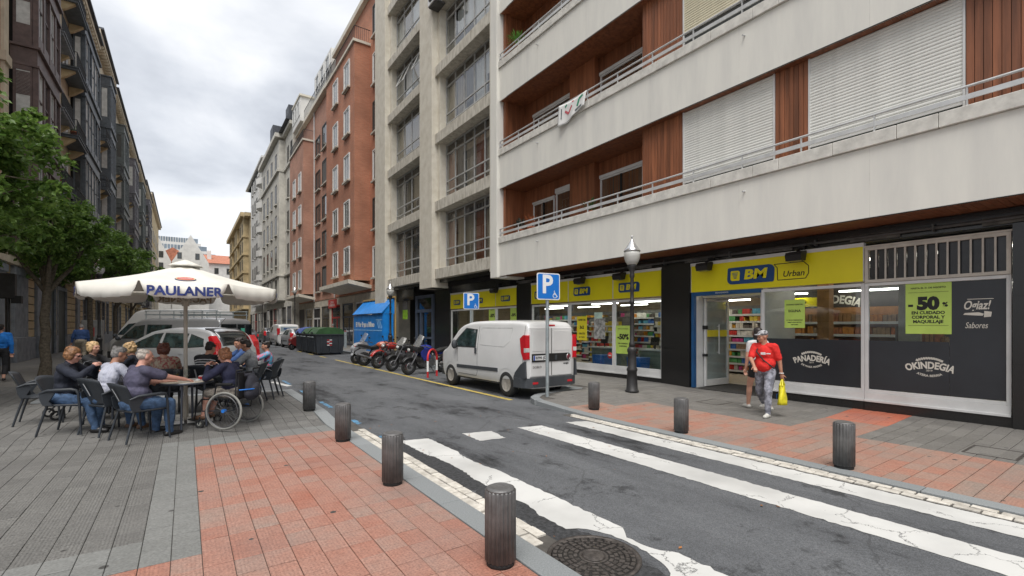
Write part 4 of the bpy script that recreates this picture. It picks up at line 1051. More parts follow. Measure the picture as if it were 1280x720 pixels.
fascia(19.15, 21.18, 2.55, 3.25, 'yellow sign panel beside the far parking sign, next to the grey blue door', [(20.5,2.85,.6)])
M_GBLUE = mat('grey_blue_frame', (.07,.085,.115), .5)
M_REFL = mat('dark_glass', (.012,.014,.015), .04, spec=.8)
b = MB(); frame_rect(b, 23.0, 25.3, .12, 3.4, .16, M_GBLUE, 10.8, 10.95); b.box(10.8,10.95,23.16,25.14,2.45,2.62,M_GBLUE); b.box(10.8,10.95,24.5,24.66,.28,2.449,M_GBLUE); b.box(10.8,10.95,23.16,24.499,1.0,1.1,M_GBLUE)
dr = wb(b, 'doorway', CB)
wb(MB().box(10.9,10.92,23.16,25.14,.28,3.24,M_REFL), 'pane', dr)
b = MB(); b.box(11.6,12,25.3,28.0,0,3.9,M_DARK); b.box(10.9,11.6,25.3,25.4,0,3.9,M_DARK); b.box(10.7,11.0,25.31,27.99,3.2,3.86,M_GRAN); wb(b, 'garage_opening', CB)
gsn = thing('garage_sign', 'small white and lime sign hanging in the dark garage opening', 'sign', (10.75,26.7,2.1))
MB().box(-.02,.02,-.35,.35,0,.55,mat('lime_sign',(.3,.55,.05),.5)).build('lower_panel', gsn); MB().box(-.02,.02,-.35,.35,.56,1.1,M_CURT).build('upper_panel', gsn)

# ---------------------------------------------------------------- brick block with projecting bays
def brick(name, ca, cb, mortar, sc=1.0):
    m, nt, b = new_mat(name); N, L = nt.nodes, nt.links
    g = N.new('ShaderNodeNewGeometry'); sp = N.new('ShaderNodeSeparateXYZ'); L.new(g.outputs['Position'], sp.inputs[0])
    ad = N.new('ShaderNodeMath'); ad.operation = 'ADD'; L.new(sp.outputs['X'], ad.inputs[0]); L.new(sp.outputs['Y'], ad.inputs[1])
    cb_ = N.new('ShaderNodeCombineXYZ'); L.new(ad.outputs[0], cb_.inputs[0]); L.new(sp.outputs['Z'], cb_.inputs[1])
    t = N.new('ShaderNodeTexBrick'); L.new(cb_.outputs[0], t.inputs['Vector'])
    t.inputs['Scale'].default_value = 1; t.inputs['Brick Width'].default_value = .25; t.inputs['Row Height'].default_value = .066; t.inputs['Mortar Size'].default_value = .006
    t.inputs['Color1'].default_value = col4(ca); t.inputs['Color2'].default_value = col4(cb); t.inputs['Mortar'].default_value = col4(mortar); t.inputs['Bias'].default_value = .1
    n = N.new('ShaderNodeTexNoise'); n.inputs['Scale'].default_value = .5; n.inputs['Detail'].default_value = 6; L.new(g.outputs['Position'], n.inputs['Vector'])
    r = N.new('ShaderNodeMapRange'); r.inputs['From Min'].default_value = .3; r.inputs['From Max'].default_value = .7; r.inputs['To Min'].default_value = .75; r.inputs['To Max'].default_value = 1.2; L.new(n.outputs['Fac'], r.inputs['Value'])
    s = N.new('ShaderNodeVectorMath'); s.operation = 'SCALE'; L.new(t.outputs['Color'], s.inputs[0]); L.new(r.outputs[0], s.inputs['Scale']); L.new(s.outputs[0], b.inputs['Base Color'])
    b.inputs['Roughness'].default_value = .85
    MATS[name] = m; return m
M_BRICK = brick('red_brick', (.48,.195,.11), (.41,.155,.085), (.33,.24,.18))
M_BRICK2 = brick('pink_brick', (.48,.25,.175), (.42,.2,.135), (.3,.22,.17))
M_WFRAME = mat('white_window_frame', (.66,.66,.64), .5, var=.04)
M_DFRAME = mat('dark_window_frame', (.05,.045,.04), .5)
M_STONE = mat('grey_stone', (.52,.5,.445), .85, var=.1, vs=1.5, coords='World', bump=.1)
M_STONE2 = mat('beige_stone', (.45,.41,.335), .85, var=.12, vs=1.5, coords='World')
M_SLATE = mat('roof_slate', (.05,.055,.065), .6, var=.2, vs=4, coords='World')
M_IRONW = mat('wrought_iron', (.015,.015,.016), .5)
M_OCHRE = mat('ochre_render', (.46,.37,.22), .85, var=.12, vs=1, coords='World')
M_OFFW = mat('off_white_render', (.62,.61,.58), .85, var=.06, vs=1, coords='World')
M_SIGNR = mat('red_shop_sign', (.42,.03,.025), .5)
WIN_MESH = {}
def win_x(parent, x, y, z, w, h, fm, face=-1, depth=.14, panes=2, sill=M_STONE, curt=None, deep=True):
    """window in a wall that faces face*X: recessed frame, panes, sill as sub-parts; mesh data shared between equal windows"""
    key = (round(w,2), round(h,2), fm.name, face, panes, sill.name if sill else '', round(depth,2), deep, curt.name if curt else '')
    if key not in WIN_MESH:
        s = face; f = min(.09, w*.09)
        b = MB()
        for (a, c, e, g) in ((-w/2,-w/2+f,0,h),(w/2-f,w/2,0,h),(-w/2+f,w/2-f,0,f),(-w/2+f,w/2-f,h-f,h)): b.box(s*.004, s*.045, a, c, e, g, fm)
        for k in range(1, panes): yy = -w/2+w*k/panes; b.box(s*.004, s*.038, yy-f*.45, yy+f*.45, f, h-f, fm)
        su = MB(); t = .09
        for (a, c, e, g) in ((-w/2-t,-w/2-.001,-.0,h+t),(w/2+.001,w/2+t,0,h+t),(-w/2,w/2,h+.001,h+t)): su.box(0, s*(.06+.02), a, c, e, g, fm)
        p = MB().box(s*.002, s*.02, -w/2+f, w/2-f, f, h-f, curt or M_PANE)
        si = MB().box(0, s*.2, -w/2-.14, w/2+.14, -.12, -.002, sill) if sill else None
        WIN_MESH[key] = (b.mesh('window'), p.mesh('pane'), si.mesh('sill') if si else None, su.mesh('surround'))
    mw, mp, ms, msu = WIN_MESH[key]
    o = inst('window', mw, parent, x, y, z)
    link('pane', mp, o); 
    if ms: link('sill', ms, o)
    if deep: link('surround', msu, o)
    return o
def rail_x(b, x, y0, y1, z, h, m, step=.12, face=-1, depth=0):
    b.tube([(x,y0,z+h),(x,y1,z+h)], .025, m, 6); b.tube([(x,y0,z+.08),(x,y1,z+.08)], .015, m, 4)
    n = int((y1-y0)/step)
    for i in range(n+1): yy = y0+(y1-y0)*i/n; b.box(x-.008,x+.008,yy-.008,yy+.008,z+.08,z+h,m)
    if depth:
        for yy in (y0, y1): b.tube([(x,yy,z+h),(x-face*depth,yy,z+h)], .02, m, 5); b.tube([(x,yy,z+.08),(x-face*depth,yy,z+.08)], .015, m, 4)
BB = thing('apartment_block', 'red brick apartment block with projecting bays, next to the grey concrete block', 'apartment building', (11,45,0))
b = MB(); b.box(10.9,18,29.9,41.6+1.5,4.2,25.3,M_BRICK); b.box(10.92,18,43.1,59.5,4.2,23.6,M_BRICK2); b.box(11.0,18,29.9,59.5,0,4.2,M_STONE2)
wb(b, 'wall', BB)
for (ya, yb_, xf, zt_, mm) in ((33.6,41.6,9.77,21.75,M_BRICK),(51.5,59.0,9.85,20.6,M_BRICK2)):
    bay = wb(MB().box(xf, 10.95, ya, yb_, 4.95, zt_, mm), 'bay', BB)
    b = MB(); b.prism([(xf-.5,4.66),(10.95,4.35),(10.95,4.6),(xf-.5,4.94)], ya-.3, yb_+.3, M_CONC, axis='Y'); wb(b, 'canopy', BB)
    b = MB(); b.box(xf-.12,10.95,ya-.1,yb_+.1,zt_,zt_+.18,M_CONC); rail_x(b, xf, ya, yb_, zt_+.18, .95, M_IRONW, .15); b.tube([(xf,ya,zt_+1.13),(10.9,ya,zt_+1.13)], .025, M_IRONW, 6)
    k = 0
    while k < 8: b.box(xf+.14*k, xf+.14*k+.016, ya-.008, ya+.008, zt_+.18, zt_+1.13, M_IRONW); k += 1
    wb(b, 'terrace_railing', BB)
    for n in range(5):
        z = 5.55+3.38*n
        if z+1.9 > zt_: continue
        for t in (.22,.62):
            win_x(BB, xf-.002, ya+(yb_-ya)*t, z, 1.25, 1.85, M_WFRAME, panes=2, sill=M_CONCD)
for n in range(6):
    z = 5.1+3.38*n
    win_x(BB, 10.895, 31.6, z, 2.4, 2.1, M_DFRAME if n % 2 else M_WFRAME, panes=3, curt=M_CURT if n == 0 else None, sill=M_CONCD)
    if z < 21:
        win_x(BB, 10.915, 46.2, z, 3.2, 2.2, M_DFRAME, panes=4, curt=M_CURT if n in (0,3) else None, sill=M_CONCD)
        win_x(BB, 10.915, 49.8, z, 1.6, 1.8, M_DFRAME, panes=2, sill=M_CONCD)
b = MB(); b.box(10.6,18,29.9,43.2,25.3,25.7,M_CONC); b.box(10.5,18,43.1,59.5,23.6,23.95,M_CONC); b.box(10.3,10.9,30,33.5,25.7,25.75,M_CONC); wb(b, 'roof', BB)
b = MB(); b.box(10.2,16,55,59.3,23.95,26.6,M_OFFW); b.box(10.6,16,43.5,50,23.95,26.4,M_OFFW); b.box(10.1,16.2,54.8,59.4,26.6,26.8,M_CONC); rail_x(b,10.55,43.2,54.8,23.95,1,M_IRONW,.2); wb(b, 'penthouse', BB)
for y in (55.8,57.2,58.5): win_x(BB, 10.195, y, 24.6, 1.0, 1.5, M_WFRAME, sill=None)
for y in (44.6,46.6,48.6): win_x(BB, 10.595, y, 24.5, 1.2, 1.5, M_WFRAME, sill=None)
b = MB(); b.tube([(10.8,43.1,4.2),(10.8,43.1,23.6)], .06, M_ALU, 8); b.tube([(10.85,51.3,4.2),(10.85,51.3,23.6)], .06, M_ALU, 8); wb(b, 'drainpipe', BB)
def shops(parent, y0, y1, x, z1, n, wallm, rnd):
    """shop openings at street level between stone piers"""
    w = (y1-y0)/n
    b = MB(); b.box(x-.1, x, y0, y1, z1-.55, z1, wallm); wb(b, 'lintel', parent)
    for i in range(n):
        ya, yb_ = y0+w*i, y0+w*(i+1)
        wb(MB().box(x-.12, x-.001, ya, ya+.55, .0, z1-.551, wallm), 'pier', parent)
        sf = MB(); m_ = rnd.choice([M_DARK, M_PANE, M_CURT, M_REFL]); fm = M_SIGNR if i == 3 else rnd.choice([M_DFRAME, M_DFRAME, M_ALU, M_GBLUE])
        frame_rect(sf, ya+.56, yb_-.02, .15, z1-.56, .12, fm, x-.07, x-.002); sf.box(x-.06, x-.003, ya+.68, yb_-.14, 2.35, 2.5, fm); sf.box(x-.06,x-.003,(ya+yb_)/2,(ya+yb_)/2+.1,.27,2.35,fm)
        so = wb(sf, 'shopfront', parent); wb(MB().box(x-.03, x-.004, ya+.68, yb_-.14, .27, z1-.68, m_), 'pane', so)
shops(BB, 29.9, 59.4, 11.0, 4.1, 8, M_STONE2, R)
sg = thing('red_shop_sign', 'small red sign with white lettering projecting over the brick block pavement', 'sign', (10.86,44,3.3))
MB().box(-.06,.04,-1.3,1.3,0,.75,M_SIGNR).build('panel', sg)
for k, (t, dz) in enumerate((('CASA',.5),('CONSERVAS',.22))): print_on(sg, t, .3, M_ALU, 10.795, 44, 3.3+dz, width=1.2+k*.8)

# ---------------------------------------------------------------- stone block, white block and ochre block farther down the street
SB = thing('apartment_block', 'grey stone corner block with slate mansard roof beyond the brick block', 'apartment building', (10.5,70,0))
b = MB(); b.box(10.3,18,59.55,81,0,25.2,M_STONE); b.box(9.6,10.31,65,81,5.2,25.0,M_STONE)
wb(b, 'wall', SB)
for q in ((9.1,18,64.7,81.3,25.2,25.7), (9.9,18,59.55,64.69,25.2,25.6), (9.35,10.4,64.9,81.1,21.0,21.3), (9.4,10.4,64.9,81.1,7.9,8.1), (10.1,10.4,59.56,64.89,21,21.3), (10.1,10.4,59.56,64.89,7.9,8.1), (9.5,10.35,64.95,81.05,4.9,5.2)): wb(MB().box(*q, M_STONE), 'cornice', SB)
b = MB(); b.prism([(9.5,25.7),(18,25.7),(18,29),(11.2,29)], 59.6, 81, M_SLATE, axis='Y'); b.box(9.6,11.4,70,72.5,25.7,28.6,M_SLATE); b.box(10.2,11.4,62,64,25.6,28.4,M_SLATE); wb(b, 'mansard_roof', SB)
for n in range(5):
    z = 5.4+3.95*n
    for y in (67.3,71,74.7,78.4): win_x(SB, 9.597, y, z, 1.3, 2.5, M_DFRAME, sill=M_STONE, deep=False)
    for y in (60.6,62.8): win_x(SB, 10.297, y, z, 1.0, 2.4, M_DFRAME, sill=M_STONE, deep=False)
b = MB()
for n in range(1,5):
    for y in (66.0,72.9,76.5): b.box(9.56,9.6,y,y+.12,5.3+3.95*n,8.5+3.95*n-.6,M_STONE)
wb(b, 'pilaster', SB)
shops(SB, 59.6, 81, 10.3, 4.6, 6, M_STONE, R)
PB = thing('apartment_block', 'white block with curved stacked balconies beyond the grey stone block', 'apartment building', (10.5,92,0))
b = MB(); b.box(10.4,18,81.05,104,0,27.5,M_OFFW); b.box(9.7,10.41,86,96,5,26.5,M_OFFW); b.prism([(9.9,27.5),(18,27.5),(18,32),(12.5,32)],88,104,M_OFFW,axis='Y'); wb(b, 'wall', PB)
for n in range(6):
    z = 5+3.75*n
    for y in (88,90.5,93.5): win_x(PB, 9.697, y, z+.6, 1.1, 2.2, M_DFRAME, sill=M_OFFW, deep=False)
    for y in (98.5,101.5): win_x(PB, 10.397, y, z+.6, 1.2, 2.2, M_DFRAME, sill=M_OFFW, deep=False)
    b = MB(); pts = [(10.4,81.3)] + [(10.4-1.3*math.sin(PI*k/8)**.7, 81.3+4.4*k/8) for k in range(1,8)] + [(10.4,85.7)]
    b.prism(pts, z, z+.9, M_OFFW, axis='Z'); rail_x(b, 9.4, 82.2, 84.8, z+.9, .5, M_IRONW, .3); wb(b, 'balcony', PB)
    win_x(PB, 10.397, 83.5, z+.95, 1.6, 2.0, M_DFRAME, sill=None, deep=False)
b = MB(); b.box(9.5,18,81.05,104,27.5,27.8,M_OFFW); rail_x(b, 9.75, 86, 96, 26.5, 1, M_IRONW, .4); wb(b, 'roof', PB)
shops(PB, 81.1, 104, 10.4, 4.4, 6, M_STONE, R)
OB = thing('apartment_block', 'ochre block with stepped cornices at the far end of the right side', 'apartment building', (10.5,125,0))
b = MB(); b.box(10.4,20,104.2,150,0,23,M_OCHRE); 
for ya in (108,122,136): b.box(9.5,10.45,ya,ya+8,5,23.4,M_OCHRE)
wb(b, 'wall', OB)
for q in ((8.9,20,107,146,23.4,24.2), (9.4,20,104.2,106.9,23,23.7), (9.8,20,118,150,24.2,25.6)): wb(MB().box(*q, M_OCHRE), 'cornice', OB)
for n in range(5): wb(MB().box(9.3,10.4,107.8,144.2,5+3.6*n,5.25+3.6*n,M_OCHRE), 'string_course', OB)
for n in range(5):
    for ya in (108,122,136):
        for d_ in (2.2,5.8): win_x(OB, 9.497, ya+d_, 5.8+3.6*n, 1.3, 2.1, M_DFRAME, sill=None, deep=False)
    for y in (119,133): win_x(OB, 10.397, y, 5.8+3.6*n, 1.4, 2.1, M_DFRAME, sill=None, deep=False)

# ---------------------------------------------------------------- buildings that close the street
M_RTILE = mat('red_roof_tile', (.36,.14,.085), .85, var=.2, vs=2, coords='World')
GH = thing('gabled_house', 'white house with twin pointed gables at the end of the street, above the parasol', 'house', (-8,182,0))
b = MB()
b.box(-22,3,176,200,0,20,M_OFFW)
for (xa, xb_) in ((-11,-3.6),(-3.4,6)): b.prism([(xa,20),(xb_,20),(xb_-(xb_-xa)*.42,30.5),(xa+(xb_-xa)*.38,30.5)] if False else [(xa,0),(xb_,0),(xb_,21),((xa+xb_)/2,29.5),(xa,21)], 174.5, 176, M_OFFW, axis='Y')
wb(b, 'wall', GH)
b = MB(); b.prism([(-12,20),(6,20),(-3.2,25.5)], 176.2, 200, M_RTILE, axis='Y'); wb(b, 'roof', GH)
def win_y(parent, x, y, z, w, h, fm=M_DFRAME):
    o = wb(MB().box(x-w/2,x+w/2,y-.06,y+.02,z,z+h,fm), 'window', parent)
    wb(MB().box(x-w/2+.12,x+w/2-.12,y-.08,y-.061,z+.12,z+h-.12,M_PANE), 'pane', o)
for z in (15,18.6,22): 
    for x in (-9.3,-6,-1.5,3.0): win_y(GH, x, 174.5, z, 1.1, 1.9)
RH = thing('red_roof_house', 'white house with red tiled roof at the end of the street, right of the gables', 'house', (12,190,0))
wb(MB().box(3.5,26,186,206,0,22.5,M_OFFW), 'wall', RH)
b = MB(); b.prism([(185.3,22.5),(207,22.5),(196,26.5)], 2.8, 27, M_RTILE, axis='X'); wb(b, 'roof', RH)
b = MB(); b.box(6,7.2,190,191.5,24,27.2,M_OFFW); wb(b, 'chimney', RH)
for z in (12,15.5,19):
    for x in (5,8.5,12,15.5,19): win_y(RH, x, 186, z, 1.2, 2.0)
TB = thing('office_tower', 'modern white and glass tower with stepped floors on the skyline', 'office building', (-8,320,0))
M_TGL = mat('tower_glass', (.18,.22,.26), .15, var=.15, vs=.2, coords='World')
b = MB()
for k in range(5): b.box(-22+k*1.2, 22-k*4.2+2, 318+k, 345, 30+4.2*k, 30+4.2*k+1.5, M_OFFW)
b.box(-24,24,319,345,0,30,M_OFFW); wb(b, 'floor_slab', TB)
b = MB()
for k in range(5): b.box(-21.5+k*1.2, 21-k*4.2+1.6, 318.8+k, 344, 31.501+4.2*k, 30+4.2*(k+1)-.005, M_TGL)
wb(b, 'glazing', TB)
b = MB()
for k in range(5):
    for j in range(16): b.box(-21+k*1.2+j*(40-5.4*k)/16, -20.7+k*1.2+j*(40-5.4*k)/16, 318.4+k, 318.79+k, 31.502+4.2*k, 34.19+4.2*k, M_OFFW)
wb(b, 'mullion', TB)
# ---------------------------------------------------------------- left side: sandstone ground floors, oriel windows in iron and wood
M_SAND = mat('sandstone', (.46,.345,.19), .85, var=.14, vs=3, coords='World', c2=(.56,.45,.28), bump=.2, bs=25, obj_var=.08)
M_JOINT = mat('dark_joint', (.03,.025,.02), .95)
M_GSTONE = mat('blue_grey_stone', (.21,.225,.245), .75, var=.15, vs=3, coords='World', bump=.1)
M_CREAMR = mat('cream_facade', (.56,.49,.37), .85, var=.1, vs=1.5, coords='World')
M_MIRB = mat('brown_oriel_paint', (.11,.075,.068), .5, var=.15, vs=4)
M_MIRS = mat('slate_oriel_paint', (.075,.088,.1), .45, var=.2, vs=4)
M_MIRG = mat('green_grey_oriel_paint', (.1,.115,.112), .5, var=.15, vs=4)
M_MIRP = mat('purple_grey_oriel_paint', (.14,.135,.15), .5, var=.15, vs=4)
M_ORB = brick('orange_brick', (.42,.14,.05), (.36,.11,.04), (.4,.22,.13))
M_BLIND = mat('white_blind', (.5,.5,.48), .7)
XL = -6.2
def left_front(parent, y0, y1, z1, openings, singly):
    """rusticated blocks between dark joints; openings: (ya, yb, kind)"""
    wb(MB().box(XL-.6, XL-.05, y0, y1, 0, z1, M_JOINT), 'ground_floor', parent)
    segs = []; y = y0
    for a, c, k in sorted(openings): segs.append((y, a)); y = c
    segs.append((y, y1))
    cour = [(.0,1.15,M_GSTONE)]
    z = 1.17
    while z < z1-.05: cour.append((z, min(z+.36, z1), M_SAND)); z += .4
    for (a, c) in segs:
        if c-a < .05: continue
        for (za, zb_, mm) in cour:
            L_ = 1.3; n = max(1, round((c-a)/L_))
            if singly:
                for i in range(n):
                    wb(MB().box(XL-.05, XL + (.06 if mm is M_GSTONE else 0), a+(c-a)*i/n+.008, a+(c-a)*(i+1)/n-.008, za, zb_, mm), 'stone_block', parent, bevel=.02)
            else:
                b = MB()
                for i in range(n): b.box(XL-.05, XL + (.06 if mm is M_GSTONE else 0), a+(c-a)*i/n+.012, a+(c-a)*(i+1)/n-.012, za, zb_, mm)
                wb(b, 'stone_course', parent)
    for a, c, k in openings:
        b = MB()
        if k == 'pilaster':
            b.box(XL-.05, XL+.12, a, c, 0, z1, M_GSTONE); b.box(XL-.05, XL+.18, a-.05, c+.05, z1-.4, z1-.1, M_GSTONE); b.box(XL-.05,XL+.2,a-.04,c+.04,0,1.2,M_GSTONE); wb(b, 'pilaster', parent, bevel=.015)
        else:
            dm = M_REFL if k == 'window' else mat('dark_green_gate', (.02,.03,.032), .5, var=.3, vs=3)
            b.box(XL-.25, XL-.04, a, c, .15 if k == 'door' else .9, z1-.5, dm); o = wb(b, k if k != 'door' else 'gate', parent)
            f = MB(); f.box(XL-.06, XL+.05, a-.12, a, 0, z1-.3, M_GSTONE); f.box(XL-.06, XL+.05, c, c+.12, 0, z1-.3, M_GSTONE); f.box(XL-.06, XL+.05, a, c, z1-.5, z1-.3, M_GSTONE)
            if k == 'window': f.box(XL-.06, XL+.05, a, c, 0, .9, M_GSTONE); f.box(XL-.08,XL-.02,(a+c)/2-.04,(a+c)/2+.04,.9,z1-.5,M_DFRAME); f.box(XL-.08,XL-.02,a,c,2.5,2.6,M_DFRAME)
            wb(f, 'surround', o)
def oriel(parent, y0, y1, z0, z1, m, x1=-5.3, fl=4.05, npan=4, white=False, near=True):
    """glazed box bay running up the facade: cornices, posts, framed lights on the front and on both cheeks"""
    o = wb(MB().box(XL-.05, x1-.12, y0+.1, y1-.1, z0, z1, M_DARK), 'oriel', parent)
    posts = MB(); n = int(round((z1-z0)/fl)); fh = (z1-z0)/n
    pn = MB()
    for k in range(n+1):
        z = z0+fh*k; b = MB()
        b.box(XL, x1+.0, y0, y1, z-.45 if k else z-.25, z+.25, m); b.box(XL, x1+.12, y0-.1, y1+.1, z+.25, z+.36, m); b.box(XL, x1+.07, y0-.05, y1+.05, z-.55 if k else z-.3, z-.45 if k else z-.25, m)
        if k < n:
            for i in range(npan):
                ya = y0+(y1-y0)*i/npan; yb_ = y0+(y1-y0)*(i+1)/npan
                b.box(x1-.02,x1+.015,ya+.14,yb_-.14,z+.42,z+1.0,m)
        wb(b, 'cornice', o, bevel=.015)
    for k in range(n):
        za, zb_ = z0+fh*k+.36, z0+fh*(k+1)-.55
        for i in range(npan+1):
            yy = y0+(y1-y0)*i/npan; yy = min(max(yy, y0+.09), y1-.09); posts.box(x1-.16, x1+.03, yy-.09, yy+.09, za, zb_, m)
        for i in range(npan):
            ya = y0+(y1-y0)*i/npan+.09; yb_ = y0+(y1-y0)*(i+1)/npan-.09
            posts.box(x1-.12,x1-.03,ya,yb_,za,za+.62,m); posts.box(x1-.1,x1-.02,ya,yb_,za+1.9,za+1.98,m)
            fm = M_WFRAME if white or R.random() < .5 else m
            for (a, c, e, g) in ((ya,ya+.07,za+.62,zb_),(yb_-.07,yb_,za+.62,zb_),(ya+.07,yb_-.07,zb_-.08,zb_),((ya+yb_)/2-.03,(ya+yb_)/2+.03,za+.62,zb_-.08)): posts.box(x1-.09,x1-.035,a,c,e,g,fm)
            pp_ = R.choice([M_PANE, M_BLIND, M_BLIND, M_PANE, M_CURT])
            if near: wb(MB().box(x1-.1,x1-.07,ya,yb_,za+.62,zb_,pp_), 'pane', o)
            else: pn.box(x1-.1,x1-.07,ya,yb_,za+.62,zb_,pp_)
        for s, yc in ((-1,y0),(1,y1)):
            xa, xb_ = XL+.1, x1-.17
            posts.box(xa,xa+.1,yc-.02,yc+.02,za,zb_,m); posts.box(xb_-.06,xb_,yc-.02,yc+.02,za,zb_,m)
            posts.box(xa,xb_,yc-.03,yc+.03,za,za+.9,m); posts.box(xa,xb_,yc-.03,yc+.03,zb_-.2,zb_,m)
            if m is M_MIRB:
                q = za+1.9
                while q < zb_-.25: posts.box(xa+.1,xb_-.06,yc-.025,yc+.025,q,q+.045,m); q += .06
            wb(MB().box(xa+.1,xb_-.06,yc-.012,yc+.012,za+.9,zb_-.2,R.choice([M_PANE,M_BLIND,M_BLIND])), 'side_pane', o)
    wb(posts, 'frame', o)
    if pn.v: stuff(wb(pn, 'panes', o))
    return o
def iron_balcony(parent, y0, y1, z, m=M_IRONW, x1=-5.35, slab=None):
    b = MB(); b.box(XL, x1, y0, y1, z-.16, z, slab or M_GSTONE); b.box(XL, x1+.06, y0-.06, y1+.06, z-.02, z+.03, slab or M_GSTONE)
    for yy in (y0+.3, y1-.3): b.prism([(XL,z-.75),(XL+.25,z-.6),(x1-.15,z-.2),(x1-.15,z-.161),(XL,z-.161)], yy-.13, yy+.13, M_SAND, axis='Y')
    o = wb(b, 'balcony', parent)
    r = MB(); x = x1-.06; rail_x(r, x, y0+.05, y1-.05, z+.03, .95, m, .11, face=1, depth=x-XL)
    n = 6
    for s in (y0+.05, y1-.05):
        for i in range(n): xx = XL+(x-XL)*i/n; r.box(xx-.008,xx+.008,s-.008,s+.008,z+.1,z+.98,m)
    for i in range(int((y1-y0)/.22)): r.torus((x, y0+.16+i*.22, z+.42), .07, .008, m, axis='X', n=10, k=4)
    wb(r, 'railing', o); return o
def french(parent, y, z, w=1.2, h=2.7): win_x(parent, XL+.003, y, z, w, h, M_WFRAME, face=1, panes=2, sill=None, curt=R.choice([M_PANE, M_BLIND, M_CURT]), deep=True)
def left_block(label, y0, y1, z1, wallm, eave=None, openings=(), singly=False, gz=4.4):
    t = thing('apartment_block', label, 'apartment building', (XL,(y0+y1)/2,0))
    wb(MB().box(XL-10, XL-.04, y0+.01, y1-.01, gz, z1, wallm), 'wall', t)
    wb(MB().box(XL-10, XL+.2, y0+.01, y1-.01, gz-.05, gz+.25, M_CREAMR), 'string_course', t)
    b = MB(); b.box(XL-10, XL+.55, y0+.01, y1-.01, z1, z1+.35, eave or M_CREAMR); b.box(XL-10, XL+.75, y0+.01, y1-.01, z1+.35, z1+.5, M_SLATE)
    y = y0+.4
    while y < y1: b.box(XL-.04, XL+.5, y, y+.14, z1-.25, z1, eave or M_CREAMR); y += .6
    wb(b, 'eaves', t)
    left_front(t, y0+.01, y1-.01, gz-.06, openings, singly)
    return t
L1 = left_block('tall block with orange brick and a brown wooden oriel at the left edge', 10, 37.4, 24.5, M_CREAMR,
     openings=[(27.0,27.9,'pilaster'),(29.0,31.2,'pilaster'),(32.9,33.9,'pilaster'),(36.2,37.38,'door')], singly=True)
b = MB(); b.box(XL-.05, XL+.05, 24.2, 27.4, 4.7, 24.4, M_ORB); wb(b, 'brick_panel', L1)
b = MB(); b.box(XL-.05, XL+.16, 27.4, 28.0, 4.7, 24.4, M_CREAMR)
for k in range(5): b.box(XL-.05, XL+.24, 27.3, 28.1, 8.4+4.05*k, 8.8+4.05*k, M_CREAMR)
wb(b, 'pilaster', L1)
oriel(L1, 28.85, 33.35, 5.4, 21.7, M_MIRB, x1=-5.34, npan=4)
for k in range(4):
    z = 5.2+4.05*k
    iron_balcony(L1, 34.2, 37.1, z); french(L1, 35.6, z)
L2 = left_block('block with dark slate iron oriel behind the tree, second on the left', 37.4, 50.3, 24.0, M_CREAMR, openings=[(38.0,40.4,'door'),(43.5,44.5,'pilaster'),(46.5,48.2,'window')], singly=True)
oriel(L2, 42.0, 48.5, 5.2, 21.6, M_MIRS, x1=-5.5, npan=5)
for k in range(5):
    z = 5.0+4.1*k
    iron_balcony(L2, 38.4, 41.7, z, slab=M_MIRS); french(L2, 39.9, z)
# red flower pots on the balconies
M_POT = mat('terracotta', (.36,.12,.06), .8); 
for (y, z, lb) in ((34.5,9.28,'terracotta pot nearest the brown oriel on an iron balcony'),(35.2,9.28,'terracotta pot in the middle of the iron balcony beside the brown oriel'),(39.0,13.23,'terracotta pot high on the balcony beside the slate oriel')):
    t = thing('flower_pot', lb, 'flower pot', (-5.6,y,z), group='terracotta pots on the left balconies')
    MB().lathe([(.12,0),(.18,.3),(.2,.3),(.2,.36),(.0,.36)], M_POT, 14).build('pot', t)
    b = MB()
    for i in range(40): a = R.uniform(0,6.28); r = R.uniform(0,.25); h = R.uniform(.36,.75); p = Vector((r*math.cos(a), r*math.sin(a), h)); d = Vector((R.gauss(0,1),R.gauss(0,1),R.gauss(0,1))).normalized()*.06; e2 = d.orthogonal().normalized()*.03; b.add([p-d,p+e2,p+d,p-e2],[(0,1,2,3)],mat('pot_leaf',(.05,.12,.03),.6))
    b.build('leaves', t, fix=False)
specs = [('cream block with dark iron oriel, third on the left', 50.3, 61, 25.4, M_CREAMR, M_MIRS, (54,57.5)),
         ('block with green grey oriels, fourth on the left', 61, 74, 25.0, M_CREAMR, M_MIRG, (65,70)),
         ('block with purple grey oriels, fifth on the left', 74, 88, 25.2, M_CREAMR, M_MIRP, (78,84)),
         ('block with slate oriels, sixth on the left', 88, 103, 25.6, M_STONE2, M_MIRG, (92,98)),
         ('pale narrow block far along the left side', 103, 122, 26.5, M_OFFW, M_MIRP, (108,115)),
         ('ochre block at the far end of the left side', 122, 165, 28.8, M_OCHRE, None, None)]
for lab, y0, y1, z1, wm, om, oy in specs:
    t = left_block(lab, y0, y1, z1, wm, openings=[(y0+2,y0+3.6,'door'),(y0+5.5,y0+7.2,'window'),(y0+8.3,y0+9.8,'window')])
    if oy: oriel(t, oy[0], oy[1], 5.2, z1-2.2, om, x1=-5.4, npan=4, near=False)
    nf = int((z1-6)/4.0)
    for k in range(nf):
        z = 5.0+4.05*k
        ya = y0+.8
        if oy: iron_balcony(t, ya, oy[0]-.5, z, slab=om); french(t, (ya+oy[0]-.5)/2, z)
        else:
            for q in range(6): french(t, y0+4+q*6.5, z)
        if oy and y1-oy[1] > 2.5: french(t, (oy[1]+y1)/2, z)
